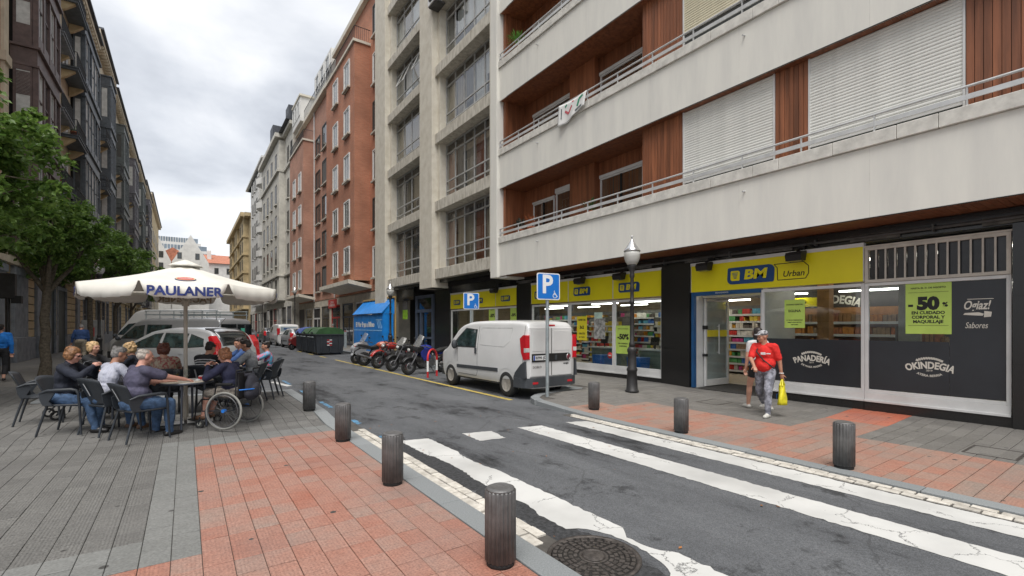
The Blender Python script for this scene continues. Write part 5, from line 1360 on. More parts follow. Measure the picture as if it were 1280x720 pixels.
# ---------------------------------------------------------------- bollards
M_BOLL = mat('bollard_iron', (.122,.12,.119), .45, metal=.35, var=.18, vs=6, bump=.12, bs=90)
def fluted(a, h): return 1 - .085*(.5+.5*math.cos(20*a))**1.6
def bollard(x, y, zf, lab, rz):
    t = thing('bollard', lab, 'bollard', (x,y,zf(x,y)), rz, group='fluted iron bollards beside the zebra crossing')
    if 'bollard' not in board_me:
        b = MB(); b.lathe([(.112,.035),(.112,.52),(.108,.53)], M_BOLL, 120, fl=fluted); s = b.mesh('shaft')
        b = MB(); b.lathe([(.1,.0),(.1,.036)], mat('bollard_foot',(.02,.02,.02),.8), 28); f = b.mesh('foot')
        b = MB(); b.lathe([(.105,.528),(.1,.54),(.07,.553),(.066,.549),(.03,.553),(.0,.556)], M_BOLL, 36); c = b.mesh('cap')
        board_me['bollard'] = (s, f, c)
    for n, me in zip(('shaft','foot','cap'), board_me['bollard']): link(n, me, t)
for i, (x, y, l) in enumerate(((1.84,2.80,'nearest iron bollard, standing beside the manhole cover'),(1.82,4.87,'second iron bollard along the left kerb, on the red tiles before the zebra stripe'),(1.9,7.1,'third iron bollard along the left kerb, at the far edge of the red tiles'),(1.92,9.5,'farthest iron bollard on the left kerb, near the wheelchair'))): bollard(x, y, zl, l, i*.7)
for i, (x, y, l) in enumerate(((6.44,2.36,'nearest iron bollard of the right pavement, in front of the dark shop window'),(6.44,4.6,'middle iron bollard of the right pavement, between the walking man and the kerb'),(6.7,6.8,'farthest iron bollard of the right pavement, between sign post and lamp post'))): bollard(x, y, zr, l, i*.5+.2)

# ---------------------------------------------------------------- lamp posts
M_POST = mat('lamp_post_iron', (.035,.034,.034), .5, metal=.4, var=.2)
M_GLOBE = mat('opal_globe', (.5,.5,.47), .25, var=.05, spec=.6)
M_CHROME = mat('polished_aluminium', (.6,.6,.6), .22, metal=.9, var=.05)
def lamp(x, y, z0, lab, H=3.35, parts=True):
    t = thing('street_lamp', lab, 'street lamp', (x,y,z0), group='street lamps with pale globes')
    b = MB(); b.lathe([(.17,0),(.17,.04),(.145,.06),(.13,.3),(.118,.5),(.135,.52),(.135,.56),(.11,.6),(.105,.95),(.12,.99),(.12,1.04),(.085,1.1)], M_POST, 14, fl=lambda a,h: 1-.05*(.5+.5*math.cos(8*a)))
    b.build('base', t)
    k = H-1.1
    b = MB(); b.lathe([(.07,1.1),(.075,1.18),(.055,1.22),(.05,1.1+k*.55),(.065,1.1+k*.56),(.065,1.1+k*.585),(.045,1.1+k*.6),(.042,1.1+k*.72),(.062,1.1+k*.74),(.045,1.1+k*.77),(.04,1.1+k*.88),(.06,1.1+k*.9),(.06,1.1+k*.92),(.05,1.1+k*.95),(.085,H),(.11,H+.06),(.1,H+.1)], M_POST, 14); b.build('shaft', t)
    b = MB(); b.lathe([(.11,H+.1),(.16,H+.18),(.19,H+.28),(.195,H+.36),(.18,H+.42)], M_GLOBE, 24); b.build('globe', t)
    b = MB(); b.lathe([(.197,H+.42),(.2,H+.44),(.16,H+.5),(.1,H+.58),(.055,H+.66),(.02,H+.72),(.018,H+.76),(.03,H+.78),(.0,H+.82)], M_CHROME, 24); b.build('cap', t)
    return t
lamp(8.95, 7.78, zr(8.9,7.8), 'tall street lamp with pale globe in front of the supermarket windows', 3.0)
lamp(8.7, 23.6, .12, 'street lamp with pale globe between the blue hoarding and the dark garage', 3.05)
lamp(-2.97, 26.0, .12, 'street lamp with pale globe above the left edge of the parasol', 3.65)
lamp(8.7, 49.5, .12, 'street lamp in front of the red brick block, behind the containers', 4.6)
lamp(8.6, 72, .12, 'farthest street lamp, in front of the grey stone block', 4.8)

# ---------------------------------------------------------------- parking signs
M_SBLUE = mat('traffic_blue', (.008,.16,.56), .35, var=.02)
M_SWHITE = mat('traffic_white', (.74,.75,.75), .4, var=.03)
M_GALV = mat('galvanised_steel', (.32,.36,.37), .5, metal=.5, var=.12, vs=5)
def rrect(w, h, r, n=5):
    pts = []
    for sx, sy, a0 in ((1,1,0),(-1,1,90),(-1,-1,180),(1,-1,270)):
        for k in range(n+1): a = rad(a0+90*k/n); pts.append((sx*(w/2-r)+r*math.cos(a), sy*(h/2-r)+r*math.sin(a)))
    return pts
def pkey(sx): return sx
def parking_sign(x, y, z0, top, lab, rz):
    t = thing('parking_sign', lab, 'parking sign', (x,y,z0), rz)
    s = .6; hz = top-z0
    MB().tube([(0,0,0),(0,0,hz-.05)], .04, M_GALV, 12).build('pole', t)
    b = MB(); b.prism([(a, hz-s/2+c) for a, c in rrect(s,s,.05)], -.055, -.043, M_SWHITE, axis='Y'); p = b.build('plate', t)
    b = MB(); b.prism([(a, hz-s/2+c) for a, c in rrect(s-.045,s-.045,.035)], -.058, -.0555, M_SBLUE, axis='Y'); b.build('blue_field', t)
    b = MB(); b.box(-.06,.06,-.05,-.03,hz-.5,hz-.46,M_GALV); b.box(-.06,.06,-.05,-.03,hz-.14,hz-.1,M_GALV); b.build('clamp', t)
    M = Matrix(((1,0,0,-.035),(0,0,-1,-.059),(0,1,0,hz-.27),(0,0,0,1)))
    lettering('P', .5, M_SWHITE, t, M, bold=.014, depth=.0008, height=.42, width=.27)
    w = MB(); cx, cz, yy = .165, hz-.48, -.059
    def seg(a, c, r=.009): w.bar((cx+a[0],yy,cz+a[1]),(cx+c[0],yy,cz+c[1]),r*2,.0016,M_SWHITE,up=(0,1,0))
    seg((-.015,.055),(-.01,0)); seg((-.01,0),(.035,0)); seg((.035,0),(.055,-.045)); seg((.055,-.045),(.07,-.04)); seg((-.013,.03),(.02,.03))
    w.lathe([(.014,-.0008),(.014,.0008)], M_SWHITE, 12, c=(cx-.015,yy,cz+.075), axis='Y')
    n = 16
    for k in range(n):
        a0, a1 = rad(110+230*k/n), rad(110+230*(k+1)/n); seg((.05*math.cos(a0)*1.0,-.025+.05*math.sin(a0)),(.05*math.cos(a1),-.025+.05*math.sin(a1)), .007)
    w.build('wheelchair_symbol', t)
    return t
parking_sign(6.72, 8.3, zr(6.72,8.3)-.01, 2.9, 'near blue parking sign with wheelchair symbol on a grey pole behind the white van', rad(-8))
parking_sign(8.62, 15.1, .12, 2.92, 'far blue parking sign between the motorcycles and the yellow shop panels', rad(-12))

# ---------------------------------------------------------------- red and white hoop rack between van and motorcycles
hp = thing('parking_hoop', 'red hoop with white bands beside the white van', 'parking hoop', (6.82,14.55,0), rad(35))
M_RED = mat('red_enamel', (.5,.025,.03), .4); M_REDM = M_RED
pts = [(-.3,0,.0)]+[(-.3,0,.6)]+[(-.3*math.cos(PI*k/12),0,.62+.3*math.sin(PI*k/12)) for k in range(13)]+[(.3,0,.6),(.3,0,0)]
MB().tube(pts, .035, M_RED, 10).build('hoop', hp)
b = MB()
for x in (-.3,.3): b.cyl((x,0,.2),(x,0,.55),.0365,M_SWHITE,n=10)
b.build('white_band', hp)
for (x, y) in ((7.3,20.6),(7.3,17.6)):
    h2 = copy_tree(hp); h2.location = (x,y,0); h2['label'] = 'red hoop glimpsed between the parked motorcycles, ' + ('farther one by the scooter' if y > 19 else 'nearer one by the red bike')

# ---------------------------------------------------------------- rubbish containers
M_BIN = mat('container_grey', (.028,.033,.04), .55, var=.12, vs=4)
M_BLID = mat('container_green_lid', (.028,.085,.026), .5, var=.15, vs=3)
M_BLIDB = mat('container_blue_lid', (.05,.09,.3), .5, var=.15, vs=3)
def container(x, y, lid, lab):
    t = thing('rubbish_container', lab, 'rubbish container', (x,y,.0), rad(-1))
    def taper(x0,x1,y0,y1,z0,z1,ex,ey,m):
        b = MB(); vs = [(x0,y0,z0),(x1,y0,z0),(x1,y1,z0),(x0,y1,z0),(x0-ex,y0-ey,z1),(x1+ex,y0-ey,z1),(x1+ex,y1+ey,z1),(x0-ex,y1+ey,z1)]
        return b.add(vs, [(0,3,2,1),(4,5,6,7),(0,1,5,4),(1,2,6,5),(2,3,7,6),(3,0,4,7)], m)
    taper(-.72,.72,-.85,.85,.08,1.15,.1,.08,M_BIN).build('tub', t, bevel=.03)
    b = MB(); b.box(-.86,.86,-.97,.97,1.15,1.22,M_BIN)
    for yy in (-.6,-.2,.2,.6): b.box(-.84,-.76,yy-.03,yy+.03,.15,1.15,M_BIN)
    for xx in (-.5,0,.5): b.box(xx-.03,xx+.03,-.96,-.87,.15,1.15,M_BIN)
    b.build('rim', t, bevel=.015)
    b = MB(); b.prism([(-.86,1.225),(.86,1.225),(.62,1.52),(.2,1.62),(-.2,1.62),(-.62,1.52)], -.97, .97, lid, axis='Y')
    b.build('lid', t, bevel=.03)
    b = MB(); b.box(-.88,-.83,-.2,.2,1.26,1.34,M_BIN); b.tube([(-.9,-.7,1.05),(-.98,-.7,1.05),(-.98,.7,1.05),(-.9,.7,1.05)],.02,M_GALV,6); b.build('handle', t)
    b = MB()
    for k in range(4): b.box(-.2+.001,-.06,-.962,-.958,.55+.1*k,.6+.1*k,M_REDM if k % 2 else M_SWHITE); b.box(-.06,.08,-.962,-.958,.55+.1*k,.6+.1*k,M_SWHITE if k % 2 else M_REDM)
    b.build('warning_strip', t)
    b = MB()
    for xx in (-.6,.6):
        for yy in (-.7,.7): b.cyl((xx-.03,yy,.08),(xx+.03,yy,.08),.08,M_POST,n=10)
    b.build('wheel', t)
    b = MB(); b.box(.76,.9,-1.02,-.94,.4,1.35,M_GALV); b.build('lifting_bar', t)
    return t
container(7.0, 29.7, M_BLID, 'nearest grey rubbish container with green lid and striped sticker')
container(7.0, 31.9, M_BLID, 'second grey rubbish container with green lid')
container(7.0, 34.0, M_BLIDB, 'farthest rubbish container, with a blue lid')

# ---------------------------------------------------------------- blue hoarding with sloping top
M_HB = mat('hoarding_blue', (.008,.2,.6), .45, var=.12, vs=1.2)
M_HBL = mat('hoarding_pale_blue', (.25,.5,.78), .45)
M_PLY = mat('plywood', (.42,.28,.11), .8)
kh = thing('blue_hoarding', 'bright blue building hoarding with sloping top and white lettering behind the scooters', 'hoarding', (9.8,30,.12))
y0h, y1h = 27.05, 32.8
b = MB(); n = 6
for i in range(n): b.box(9.5, 9.56, y0h+(y1h-y0h)*i/n+.006, y0h+(y1h-y0h)*(i+1)/n-.006, .12, 2.4, M_HB)
for i in range(2): b.box(9.5+.32*i+.02, 9.5+.32*(i+1), y0h-.06, y0h-.001, .12, 2.4, M_HB)
wb(b, 'panel', kh)
b = MB(); b.prism([(9.45,2.43),(10.2,3.3),(10.2,3.36),(9.4,2.47)], y0h-.05, y1h, M_HB, axis='Y'); b.prism([(9.5,2.42),(10.2,2.42),(10.2,3.28)], y0h-.05, y0h, M_HB, axis='Y'); wb(b, 'sloping_top', kh)
b = MB(); b.box(10.1,10.2,y0h-.2,y1h,3.37,3.47,M_PLY); b.box(10.2,10.27,y0h-.16,y0h-.07,.1,3.47,M_PLY); wb(b, 'timber_frame', kh)
b = MB(); b.box(9.493,9.499,y0h+.1,y1h-.02,1.4,1.46,M_HBL); b.box(9.493,9.499,y0h+.1,y0h+1.2,2.05,2.1,M_HBL)
for k in range(3): b.bar((9.496,y0h+.15+.25*k,1.55),(9.496,y0h+.5+.25*k,2.05),.08,.006,M_HBL,up=(1,0,0))
wb(b, 'stripe', kh)
print_on(kh, 'El Mar llega a Bilbao', .55, M_SWHITE, 9.494, 30.4, 1.78, bold=.03, width=3.8, height=.42)

# ---------------------------------------------------------------- terrace: parasol
M_CANV = mat('parasol_canvas', (.66,.64,.58), .8, var=.04, vs=2)
M_CANVI = mat('parasol_canvas_shade', (.62,.58,.46), .85, var=.04, vs=2)
M_PNAVY = mat('parasol_navy_print', (.02,.035,.16), .7)
M_POLE = mat('parasol_pole', (.42,.38,.32), .45, var=.06)
PU = thing('parasol', 'large cream parasol with navy lettering on its flaps over the cafe tables', 'parasol', (0.0,9.7,.12), 0)
RO, ZR, ZA, NS = 1.41, 2.235, 2.64, 8
def canopy_z(u):    # u: 0 centre, 1 rim
    return ZA + (ZR-ZA)*(u**.94) - .03*math.sin(u*PI)
corner = [(RO*math.cos(-PI/2-PI/8+PI/4*i), RO*math.sin(-PI/2-PI/8+PI/4*i)) for i in range(NS)]
def rimpt(s):
    i = int(s) % NS; t = s - int(s); a, c = corner[i], corner[(i+1)%NS]; return (a[0]+(c[0]-a[0])*t, a[1]+(c[1]-a[1])*t)
b = MB(); vs = []; fs = []; ns, nu = 64, 10
for j in range(nu+1):
    u = .08+.92*j/nu
    for k in range(ns):
        x, y = rimpt(k*NS/ns); sag = math.sin(PI*((k*NS/ns) % 1)); vs.append((x*u, y*u, canopy_z(u) - .03*sag*u*u))
for j in range(nu):
    for k in range(ns): fs.append((j*ns+k, j*ns+(k+1)%ns, (j+1)*ns+(k+1)%ns, (j+1)*ns+k))
b.add(vs, fs, M_CANV, True)
cano = b.build('canopy', PU); so = cano.modifiers.new('thickness','SOLIDIFY'); so.thickness = .003
b = MB(); b.lathe([(.24,ZA-.045),(.2,ZA-.01),(.12,ZA+.03),(.02,ZA+.07),(.0,ZA+.07)], M_CANV, 32, fl=lambda a,h: 1+.06*math.cos(8*a)); b.build('vent_cap', PU)
for i in range(NS):
    """one valance flap with its lettering"""
    a, c = Vector((*corner[i],0)), Vector((*corner[(i+1)%NS],0)); d = (c-a).normalized(); nrm = Vector((d.y,-d.x,0)); mid = (a+c)/2
    fl = MB(); n = 14; vs = []; fs = []
    for q in range(n+1):
        t = .01+.98*q/n; sag = math.sin(PI*t); p = a+(c-a)*t; z = ZR-.03*sag; edge = min(q, n-q)
        shrink = 1 - .16*(abs(2*t-1)**3); wv = .007*math.sin(q*1.7+i*2)
        def off(v): return mid + (p-mid)*(1-.13*v*abs(2*t-1)**2) + nrm*(.012+wv)*v*2
        p1, p2 = off(.5), off(1.0)
        vs += [(p.x+nrm.x*.003,p.y+nrm.y*.003,z), (p1.x,p1.y,z-.105), (p2.x,p2.y,z-.205+.006*math.sin(q*2.3+i)+(.03 if edge == 0 else 0))]
    for q in range(n):
        for r in range(2): fs.append((q*3+r, (q+1)*3+r, (q+1)*3+r+1, q*3+r+1))
    fl.add(vs, fs, M_CANV, True)
    o = fl.build('valance', PU, fix=False); s2 = o.modifiers.new('thickness','SOLIDIFY'); s2.thickness = .003
    zc = ZR-.03-.108
    for side, off_ in ((1,.033),(-1,-.004)):
        za_ = nrm*side; xa = Vector((0,0,1)).cross(za_)
        M = Matrix(((xa.x,0,za_.x,mid.x+nrm.x*off_),(xa.y,0,za_.y,mid.y+nrm.y*off_),(0,1,0,zc),(0,0,0,1)))
        if i % 2: continue
        if side > 0: lettering('PAULANER', .2, M_PNAVY, o, M, bold=.007, depth=.0006, width=.92, height=.14)
        else: lettering('PAULANER', .2, mat('print_seen_through',(.25,.2,.14),.8), o, M @ Matrix.Scale(-1,4,(1,0,0)), bold=.007, depth=.0006, width=.86, height=.125)
b = MB(); ap = RO*math.cos(PI/8); tl_ = math.atan2(ZA-ZR, ap)
M3 = Matrix.Translation((0,-ap*.74,canopy_z(.74)-.014)) @ Matrix.Rotation(tl_,4,'X')
for (rx_, ry_, h, m) in ((.135,.115,.014,M_PNAVY),(.127,.107,.017,mat('badge_gold',(.55,.42,.2),.5)),(.11,.085,.02,mat('badge_red',(.5,.08,.06),.5))):
    n = 28
    ringv = [M3 @ Vector((rx_*math.cos(2*PI*k/n), ry_*math.sin(2*PI*k/n), h)) for k in range(n)]
    low = [M3 @ Vector((rx_*math.cos(2*PI*k/n), ry_*math.sin(2*PI*k/n), -.02)) for k in range(n)]
    b.add(ringv+low, [tuple(range(n))]+[(k,n+k,n+(k+1)%n,(k+1)%n) for k in range(n)], m)
b.build('oval_badge', PU)
lettering('MÜNCHEN', .05, M_SWHITE, PU, M3 @ Matrix.Translation((0,0,.0215)), depth=.0008, width=.16, height=.05)
MB().tube([(0,0,.0),(0,0,ZA-.02)], .03, M_POLE, 14).build('pole', PU)
for k in range(8):
    x, y = rimpt(k)
    o = MB().bar((0,0,ZA-.075),(x*.97,y*.97,ZR-.03),.02,.028,M_POLE).build('rib', PU)
    MB().bar((0,0,1.98),(x*.5,y*.5,canopy_z(.5)-.04),.014,.018,M_POLE).build('strut', o)
b = MB(); b.cyl((0,0,1.93),(0,0,2.02),.055,M_POLE,n=14); b.cyl((0,0,.0),(0,0,.42),.042,M_POLE,n=14); b.build('collar', PU)
b = MB()
for sx in (-1,1):
    for sy in (-1,1): b.box(sx*.2-.18,sx*.2+.18,sy*.2-.18,sy*.2+.18,.004,.05,M_OFFW)
b.build('base_plate', PU, bevel=.01)

# ---------------------------------------------------------------- terrace chairs and tables
M_CHAIR = mat('charcoal_plastic', (.028,.033,.04), .5, var=.1, vs=5)
M_CLEG = mat('chair_leg_paint', (.03,.035,.042), .4, metal=.2)
def make_chair(label):
    """stacking arm chair; it faces +Y"""
    t = thing('terrace_chair', label, 'chair', (0,0,0))
    # seat: shallow dished slab
    def slabm(nu, nv, f, th):
        b = MB(); vs = []; fs = []
        for s in (0,1):
            for j in range(nv+1):
                for i in range(nu+1):
                    p, nrm = f(i/nu, j/nv); vs.append(Vector(p) - Vector(nrm)*th*s)
        m = (nu+1)*(nv+1)
        for j in range(nv):
            for i in range(nu):
                q = j*(nu+1)+i; fs.append((q,q+1,q+nu+2,q+nu+1)); fs.append((m+q,m+q+nu+1,m+q+nu+2,m+q+1))
        for i in range(nu): fs.append((i,m+i,m+i+1,i+1)); q = nv*(nu+1)+i; fs.append((q,q+1,m+q+1,m+q))
        for j in range(nv): q = j*(nu+1); fs.append((q,q+nu+1,m+q+nu+1,m+q)); q += nu; fs.append((q,m+q,m+q+nu+1,q+nu+1))
        return b.add(vs, fs, M_CHAIR, True)
    slabm(8, 8, lambda u, v: (((-.22+.44*u)*(1+.06*v), -.2+.43*v, .45 - .02*math.sin(PI*u)*math.sin(PI*v)), (0,0,1)), .028).build('seat', t)
    def bk(u, v):
        w = .2 + .07*v - .04*max(0, v-.75)*4*.25
        x = (-1+2*u)*w; z = .44+.42*v; y = -.19-.13*v**1.3 - .05*v + .07*(2*u-1)**2*(.5+.5*v)
        return ((x, y, z - .04*(2*u-1)**2*v), (0,1,0))
    slabm(10, 8, bk, -.016).build('backrest', t)
    lg = MB(); lg.box(-.018,.018,-.325,-.3225,.56,.78,mat('chair_print',(.55,.56,.57),.5)); 
    b = MB()
    for i in range(7): b.box(-.016,.016,-.374+.012*i*0 - .0,-.3735,.58+.03*i,.6+.03*i,mat('chair_print',(.55,.56,.57),.5))
    # printed strip on the back of the rest
    vs = []; fs = []
    for j in range(6):
        v = .35+.45*j/5; p = bk(.5,v)[0]; vs += [(-.014,p[1]-.0185,p[2]),(.014,p[1]-.0185,p[2])]
    for j in range(5): fs.append((2*j,2*j+1,2*j+3,2*j+2))
    MB().add(vs, fs, mat('chair_print',(.55,.56,.57),.5)).build('back_print', t, fix=False)
    for s in (-1,1):
        b = MB(); b.tube([(s*.255,-.24,.62),(s*.27,-.14,.66),(s*.28,.0,.665),(s*.28,.14,.668),(s*.275,.2,.655),(s*.27,.225,.6)], [.014,.02,.024,.024,.022,.016], M_CHAIR, 8)
        arm = b.build('armrest', t)
        b = MB(); b.prism([(-.25,.63),(-.13,.655),(-.06,.62),(-.13,.5),(-.09,.44),(-.2,.44),(-.235,.52)], s*.235, s*.262, M_CHAIR, axis='X'); b.build('side_panel', arm, bevel=.006)
        b = MB(); b.tube([(s*.27,.222,.61),(s*.262,.235,.44),(s*.27,.26,0)], [.017,.017,.014], M_CLEG, 8); b.build('leg', t)
        b = MB(); b.tube([(s*.215,-.17,.44),(s*.235,-.235,.2),(s*.25,-.285,0)], [.018,.016,.014], M_CLEG, 8); b.build('leg', t)
    return t
CH0 = None
def chair(x, y, rz, lab):
    global CH0
    if CH0 is None: CH0 = make_chair(lab); c = CH0
    else: c = copy_tree(CH0)
    c.location = (x, y, zl(x,y)+.002); c.rotation_euler = (0,0,rz); c['label'] = lab; c['group'] = 'charcoal terrace chairs under the parasol'
    return c
M_TTOP = mat('table_top', (.4,.36,.29), .4, var=.08, vs=6)
M_TLEG = mat('table_leg', (.07,.08,.1), .4, metal=.4)
def table(x, y, lab, r=.36):
    t = thing('cafe_table', lab, 'table', (x,y,zl(x,y)), group='small round cafe tables')
    b = MB(); b.lathe([(r-.02,.715),(r,.722),(r,.74),(r-.006,.745),(0,.745)], M_TTOP, 36); b.build('table_top', t)
    b = MB(); b.lathe([(r-.012,.7),(r+.006,.71),(r+.006,.735),(r-.001,.735)], M_TLEG, 36); b.build('edge_band', t)
    for k in range(4): a = PI/4+PI/2*k+.5; MB().tube([(.24*math.cos(a),.24*math.sin(a),.71),(.27*math.cos(a),.27*math.sin(a),0)], .018, M_TLEG, 8).build('leg', t)
    return t
TAB = table(.02, 9.2, 'near round cafe table with wine glasses beside the parasol pole')
TAB2 = table(.6, 11.62, 'far round cafe table among the young people', .4)
TAB3 = table(-.95, 10.75, 'round cafe table in front of the two blonde women', .34)
zt = zl(0,8.82)+.745
M_WINE = glass_mat('white_wine', (.78,.72,.35), ior=1.34)
def wine(x, y, lab, full):
    t = thing('wine_glass', lab, 'wine glass', (x,y,zt))
    b = MB(); b.lathe([(.034,0),(.034,.003),(.006,.008),(.004,.09),(.012,.1),(.032,.125),(.041,.16),(.038,.2),(.032,.225),(.031,.225),(.037,.2),(.04,.16),(.031,.127),(.0,.104)], M_DRINK, 20); b.build('glass', t)
    if full: MB().lathe([(.0,.105),(.03,.128),(.038,.155),(.0,.155)], M_WINE, 18).build('wine', t)
wine(-.12, 9.28, 'wine glass with white wine, left one on the near table', True)
wine(.02, 9.18, 'nearly empty wine glass, right one on the near table', False)
t = thing('napkin_box', 'small red and white napkin box on the near table', 'napkin box', (.24,9.3,zt)); MB().box(-.07,.07,-.05,.05,0,.09,mat('red_plastic',(.55,.03,.03),.4)).build('box', t, bevel=.006); MB().box(-.06,.06,-.045,.045,.091,.1,M_SWHITE).build('napkins', t)
t = thing('cup', 'white cup on the near table', 'cup', (.16,9.14,zt)); MB().lathe([(.02,0),(.036,.06),(.034,.06),(.018,.006),(0,.006)], M_SWHITE, 18).build('bowl', t); MB().torus((.045,0,.032),.016,.004,M_SWHITE,axis='Y',n=14,k=6).build('handle', t)
t = thing('saucer', 'white saucer at the edge of the far table', 'saucer', (.5,11.5,zl(.8,11)+.745)); MB().lathe([(.03,0),(.07,.012),(.068,.014),(0,.006)], M_SWHITE, 20).build('dish', t)

# ---------------------------------------------------------------- street trees
M_BARK = mat('bark', (.09,.075,.055), .95, var=.3, vs=14, bump=.7, bs=40)
def leaf_mat(name, a, c, tr):
    m, nt, b = new_mat(name); N, L = nt.nodes, nt.links
    g = N.new('ShaderNodeNewGeometry')
    r = N.new('ShaderNodeValToRGB'); L.new(g.outputs['Random Per Island'], r.inputs[0])
    r.color_ramp.elements[0].color = col4(a); r.color_ramp.elements[1].color = col4(c)
    L.new(r.outputs[0], b.inputs['Base Color']); b.inputs['Roughness'].default_value = .42; b.inputs['Specular IOR Level'].default_value = .5
    tl_ = N.new('ShaderNodeBsdfTranslucent'); L.new(r.outputs[0], tl_.inputs[0])
    mx_ = N.new('ShaderNodeMixShader'); mx_.inputs[0].default_value = tr
    o = [n for n in N if n.type == 'OUTPUT_MATERIAL'][0]
    L.new(b.outputs[0], mx_.inputs[1]); L.new(tl_.outputs[0], mx_.inputs[2]); L.new(mx_.outputs[0], o.inputs[0])
    MATS[name] = m; return m
M_LEAF = leaf_mat('tree_leaf', (.075,.155,.03), (.2,.315,.068), .45)
M_LEAF2 = leaf_mat('tree_leaf_dark', (.022,.06,.022), (.06,.125,.04), .2)
def tree(x, y, lab, trunk_h, blobs, nleaf, ls, m, seed, tr=.12, lean=0):
    r = random.Random(seed); t = thing('street_tree', lab, 'tree', (x,y,.12))
    b = MB(); pts = []; rs = []
    for k in range(7):
        f = k/6; pts.append((lean*f+r.gauss(0,.02), r.gauss(0,.02), trunk_h*f)); rs.append(tr*(1.25 if k == 0 else 1)*(1-.25*f))
    b.tube(pts, rs, M_BARK, 12); tk = b.build('trunk', t)
    top = Vector(pts[-1])
    for i, (bx_, by_, bz_, br, bh) in enumerate(blobs):
        br_ = MB(); e_ = Vector((bx_,by_,bz_)); midp = (top+e_)/2 + Vector((r.gauss(0,.12),r.gauss(0,.12),-.12))
        br_.tube([top-Vector((0,0,.12)), top+(midp-top)*.5+Vector((0,0,-.03)), midp, e_], [tr*.62,tr*.5,tr*.36,tr*.1], M_BARK, 8)
        for q in range(6):
            d = Vector((r.gauss(0,1),r.gauss(0,1),abs(r.gauss(.3,.6)))).normalized(); st = midp+(e_-midp)*r.uniform(.2,.9)
            br_.tube([st, st+d*br*.45, st+d*br*.85+Vector((0,0,.05))], [tr*.18,tr*.1,tr*.03], M_BARK, 5)
        br_.build('limb', tk)
    vs = []; fs = []; tot = sum(q[3]**2*q[4] for q in blobs)
    for (bx_, by_, bz_, br, bh) in blobs:
        n = int(nleaf*br*br*bh/tot); clumps = [(Vector((r.gauss(0,1),r.gauss(0,1),r.gauss(0,1))).normalized()*r.uniform(.5,1.0)**.6, r.uniform(.13,.27)) for _ in range(max(10,int(24*br)))]
        for _ in range(n):
            cdir, cr = r.choice(clumps); o = Vector((r.gauss(0,1),r.gauss(0,1),r.gauss(0,1))); o = o.normalized()*(r.random()**.45)*cr
            u = cdir+o
            p = Vector((bx_+u.x*br, by_+u.y*br, bz_+u.z*bh)); L_ = ls*r.uniform(.7,1.3)
            d = Vector((r.gauss(0,1),r.gauss(0,1),r.gauss(-.55,.55))).normalized(); nn = Vector((r.gauss(0,.6),r.gauss(0,.6),1)); w = d.cross(nn)
            if w.length < .01: continue
            w = w.normalized()*L_*.3; up_ = w.cross(d).normalized()*L_*.07
            k = len(vs); vs += [p, p+d*L_*.45+w+up_, p+d*L_, p+d*L_*.45-w+up_, p+d*L_*.5]
            fs += [(k,k+1,k+2,k+4),(k,k+4,k+2,k+3)]
    b = MB(); b.add(vs, fs, m, False); b.build('crown', t, fix=False)
    return t
tree(-3.65, 20.7, 'pollarded street tree with a round dark crown behind the seated woman', 2.75, [(0,-.1,4.5,1.25,1.05),(-1.0,.3,4.4,1.05,.9),(1.0,.1,4.3,1.1,.85),(.3,-.8,4.9,.95,.8),(-.4,.5,5.4,1.0,.75),(.6,.4,5.0,1.0,.7)], 13500, .13, M_LEAF, 11, .14)
tree(-3.5, 12.9, 'nearest street tree, its bright leaves reaching in from the left edge', 2.7, [(.35,0,4.6,1.25,1.1),(.0,.8,5.6,1.1,.8),(-.2,.2,6.1,1.0,.8),(.5,.3,3.75,1.0,.65),(-.6,-.4,4.4,1.2,1.1),(-.9,.6,5.2,1.2,.9)], 14500, .13, M_LEAF, 12, .12)
tree(-3.75, 30.0, 'third street tree behind the left lamp globe', 2.9, [(0,0,4.9,1.6,1.2),(1.3,.2,4.6,1.3,1.0),(-1.1,.2,4.7,1.3,1.0),(.4,-.6,5.5,1.1,.8)], 12000, .17, M_LEAF, 13, .13)
tree(-3.75, 40.0, 'fourth street tree, farthest along the left pavement', 2.9, [(0,0,5.2,1.9,1.5),(1.3,.4,4.9,1.4,1.1),(.2,-.8,5.9,1.2,.9)], 9000, .2, M_LEAF, 14, .13)

tree(-3.7, 50.0, 'fifth street tree, seen only as a crown beyond the others', 2.9, [(0,0,5.2,1.9,1.4),(1.2,.4,4.9,1.4,1.1)], 6000, .22, M_LEAF, 15, .13)
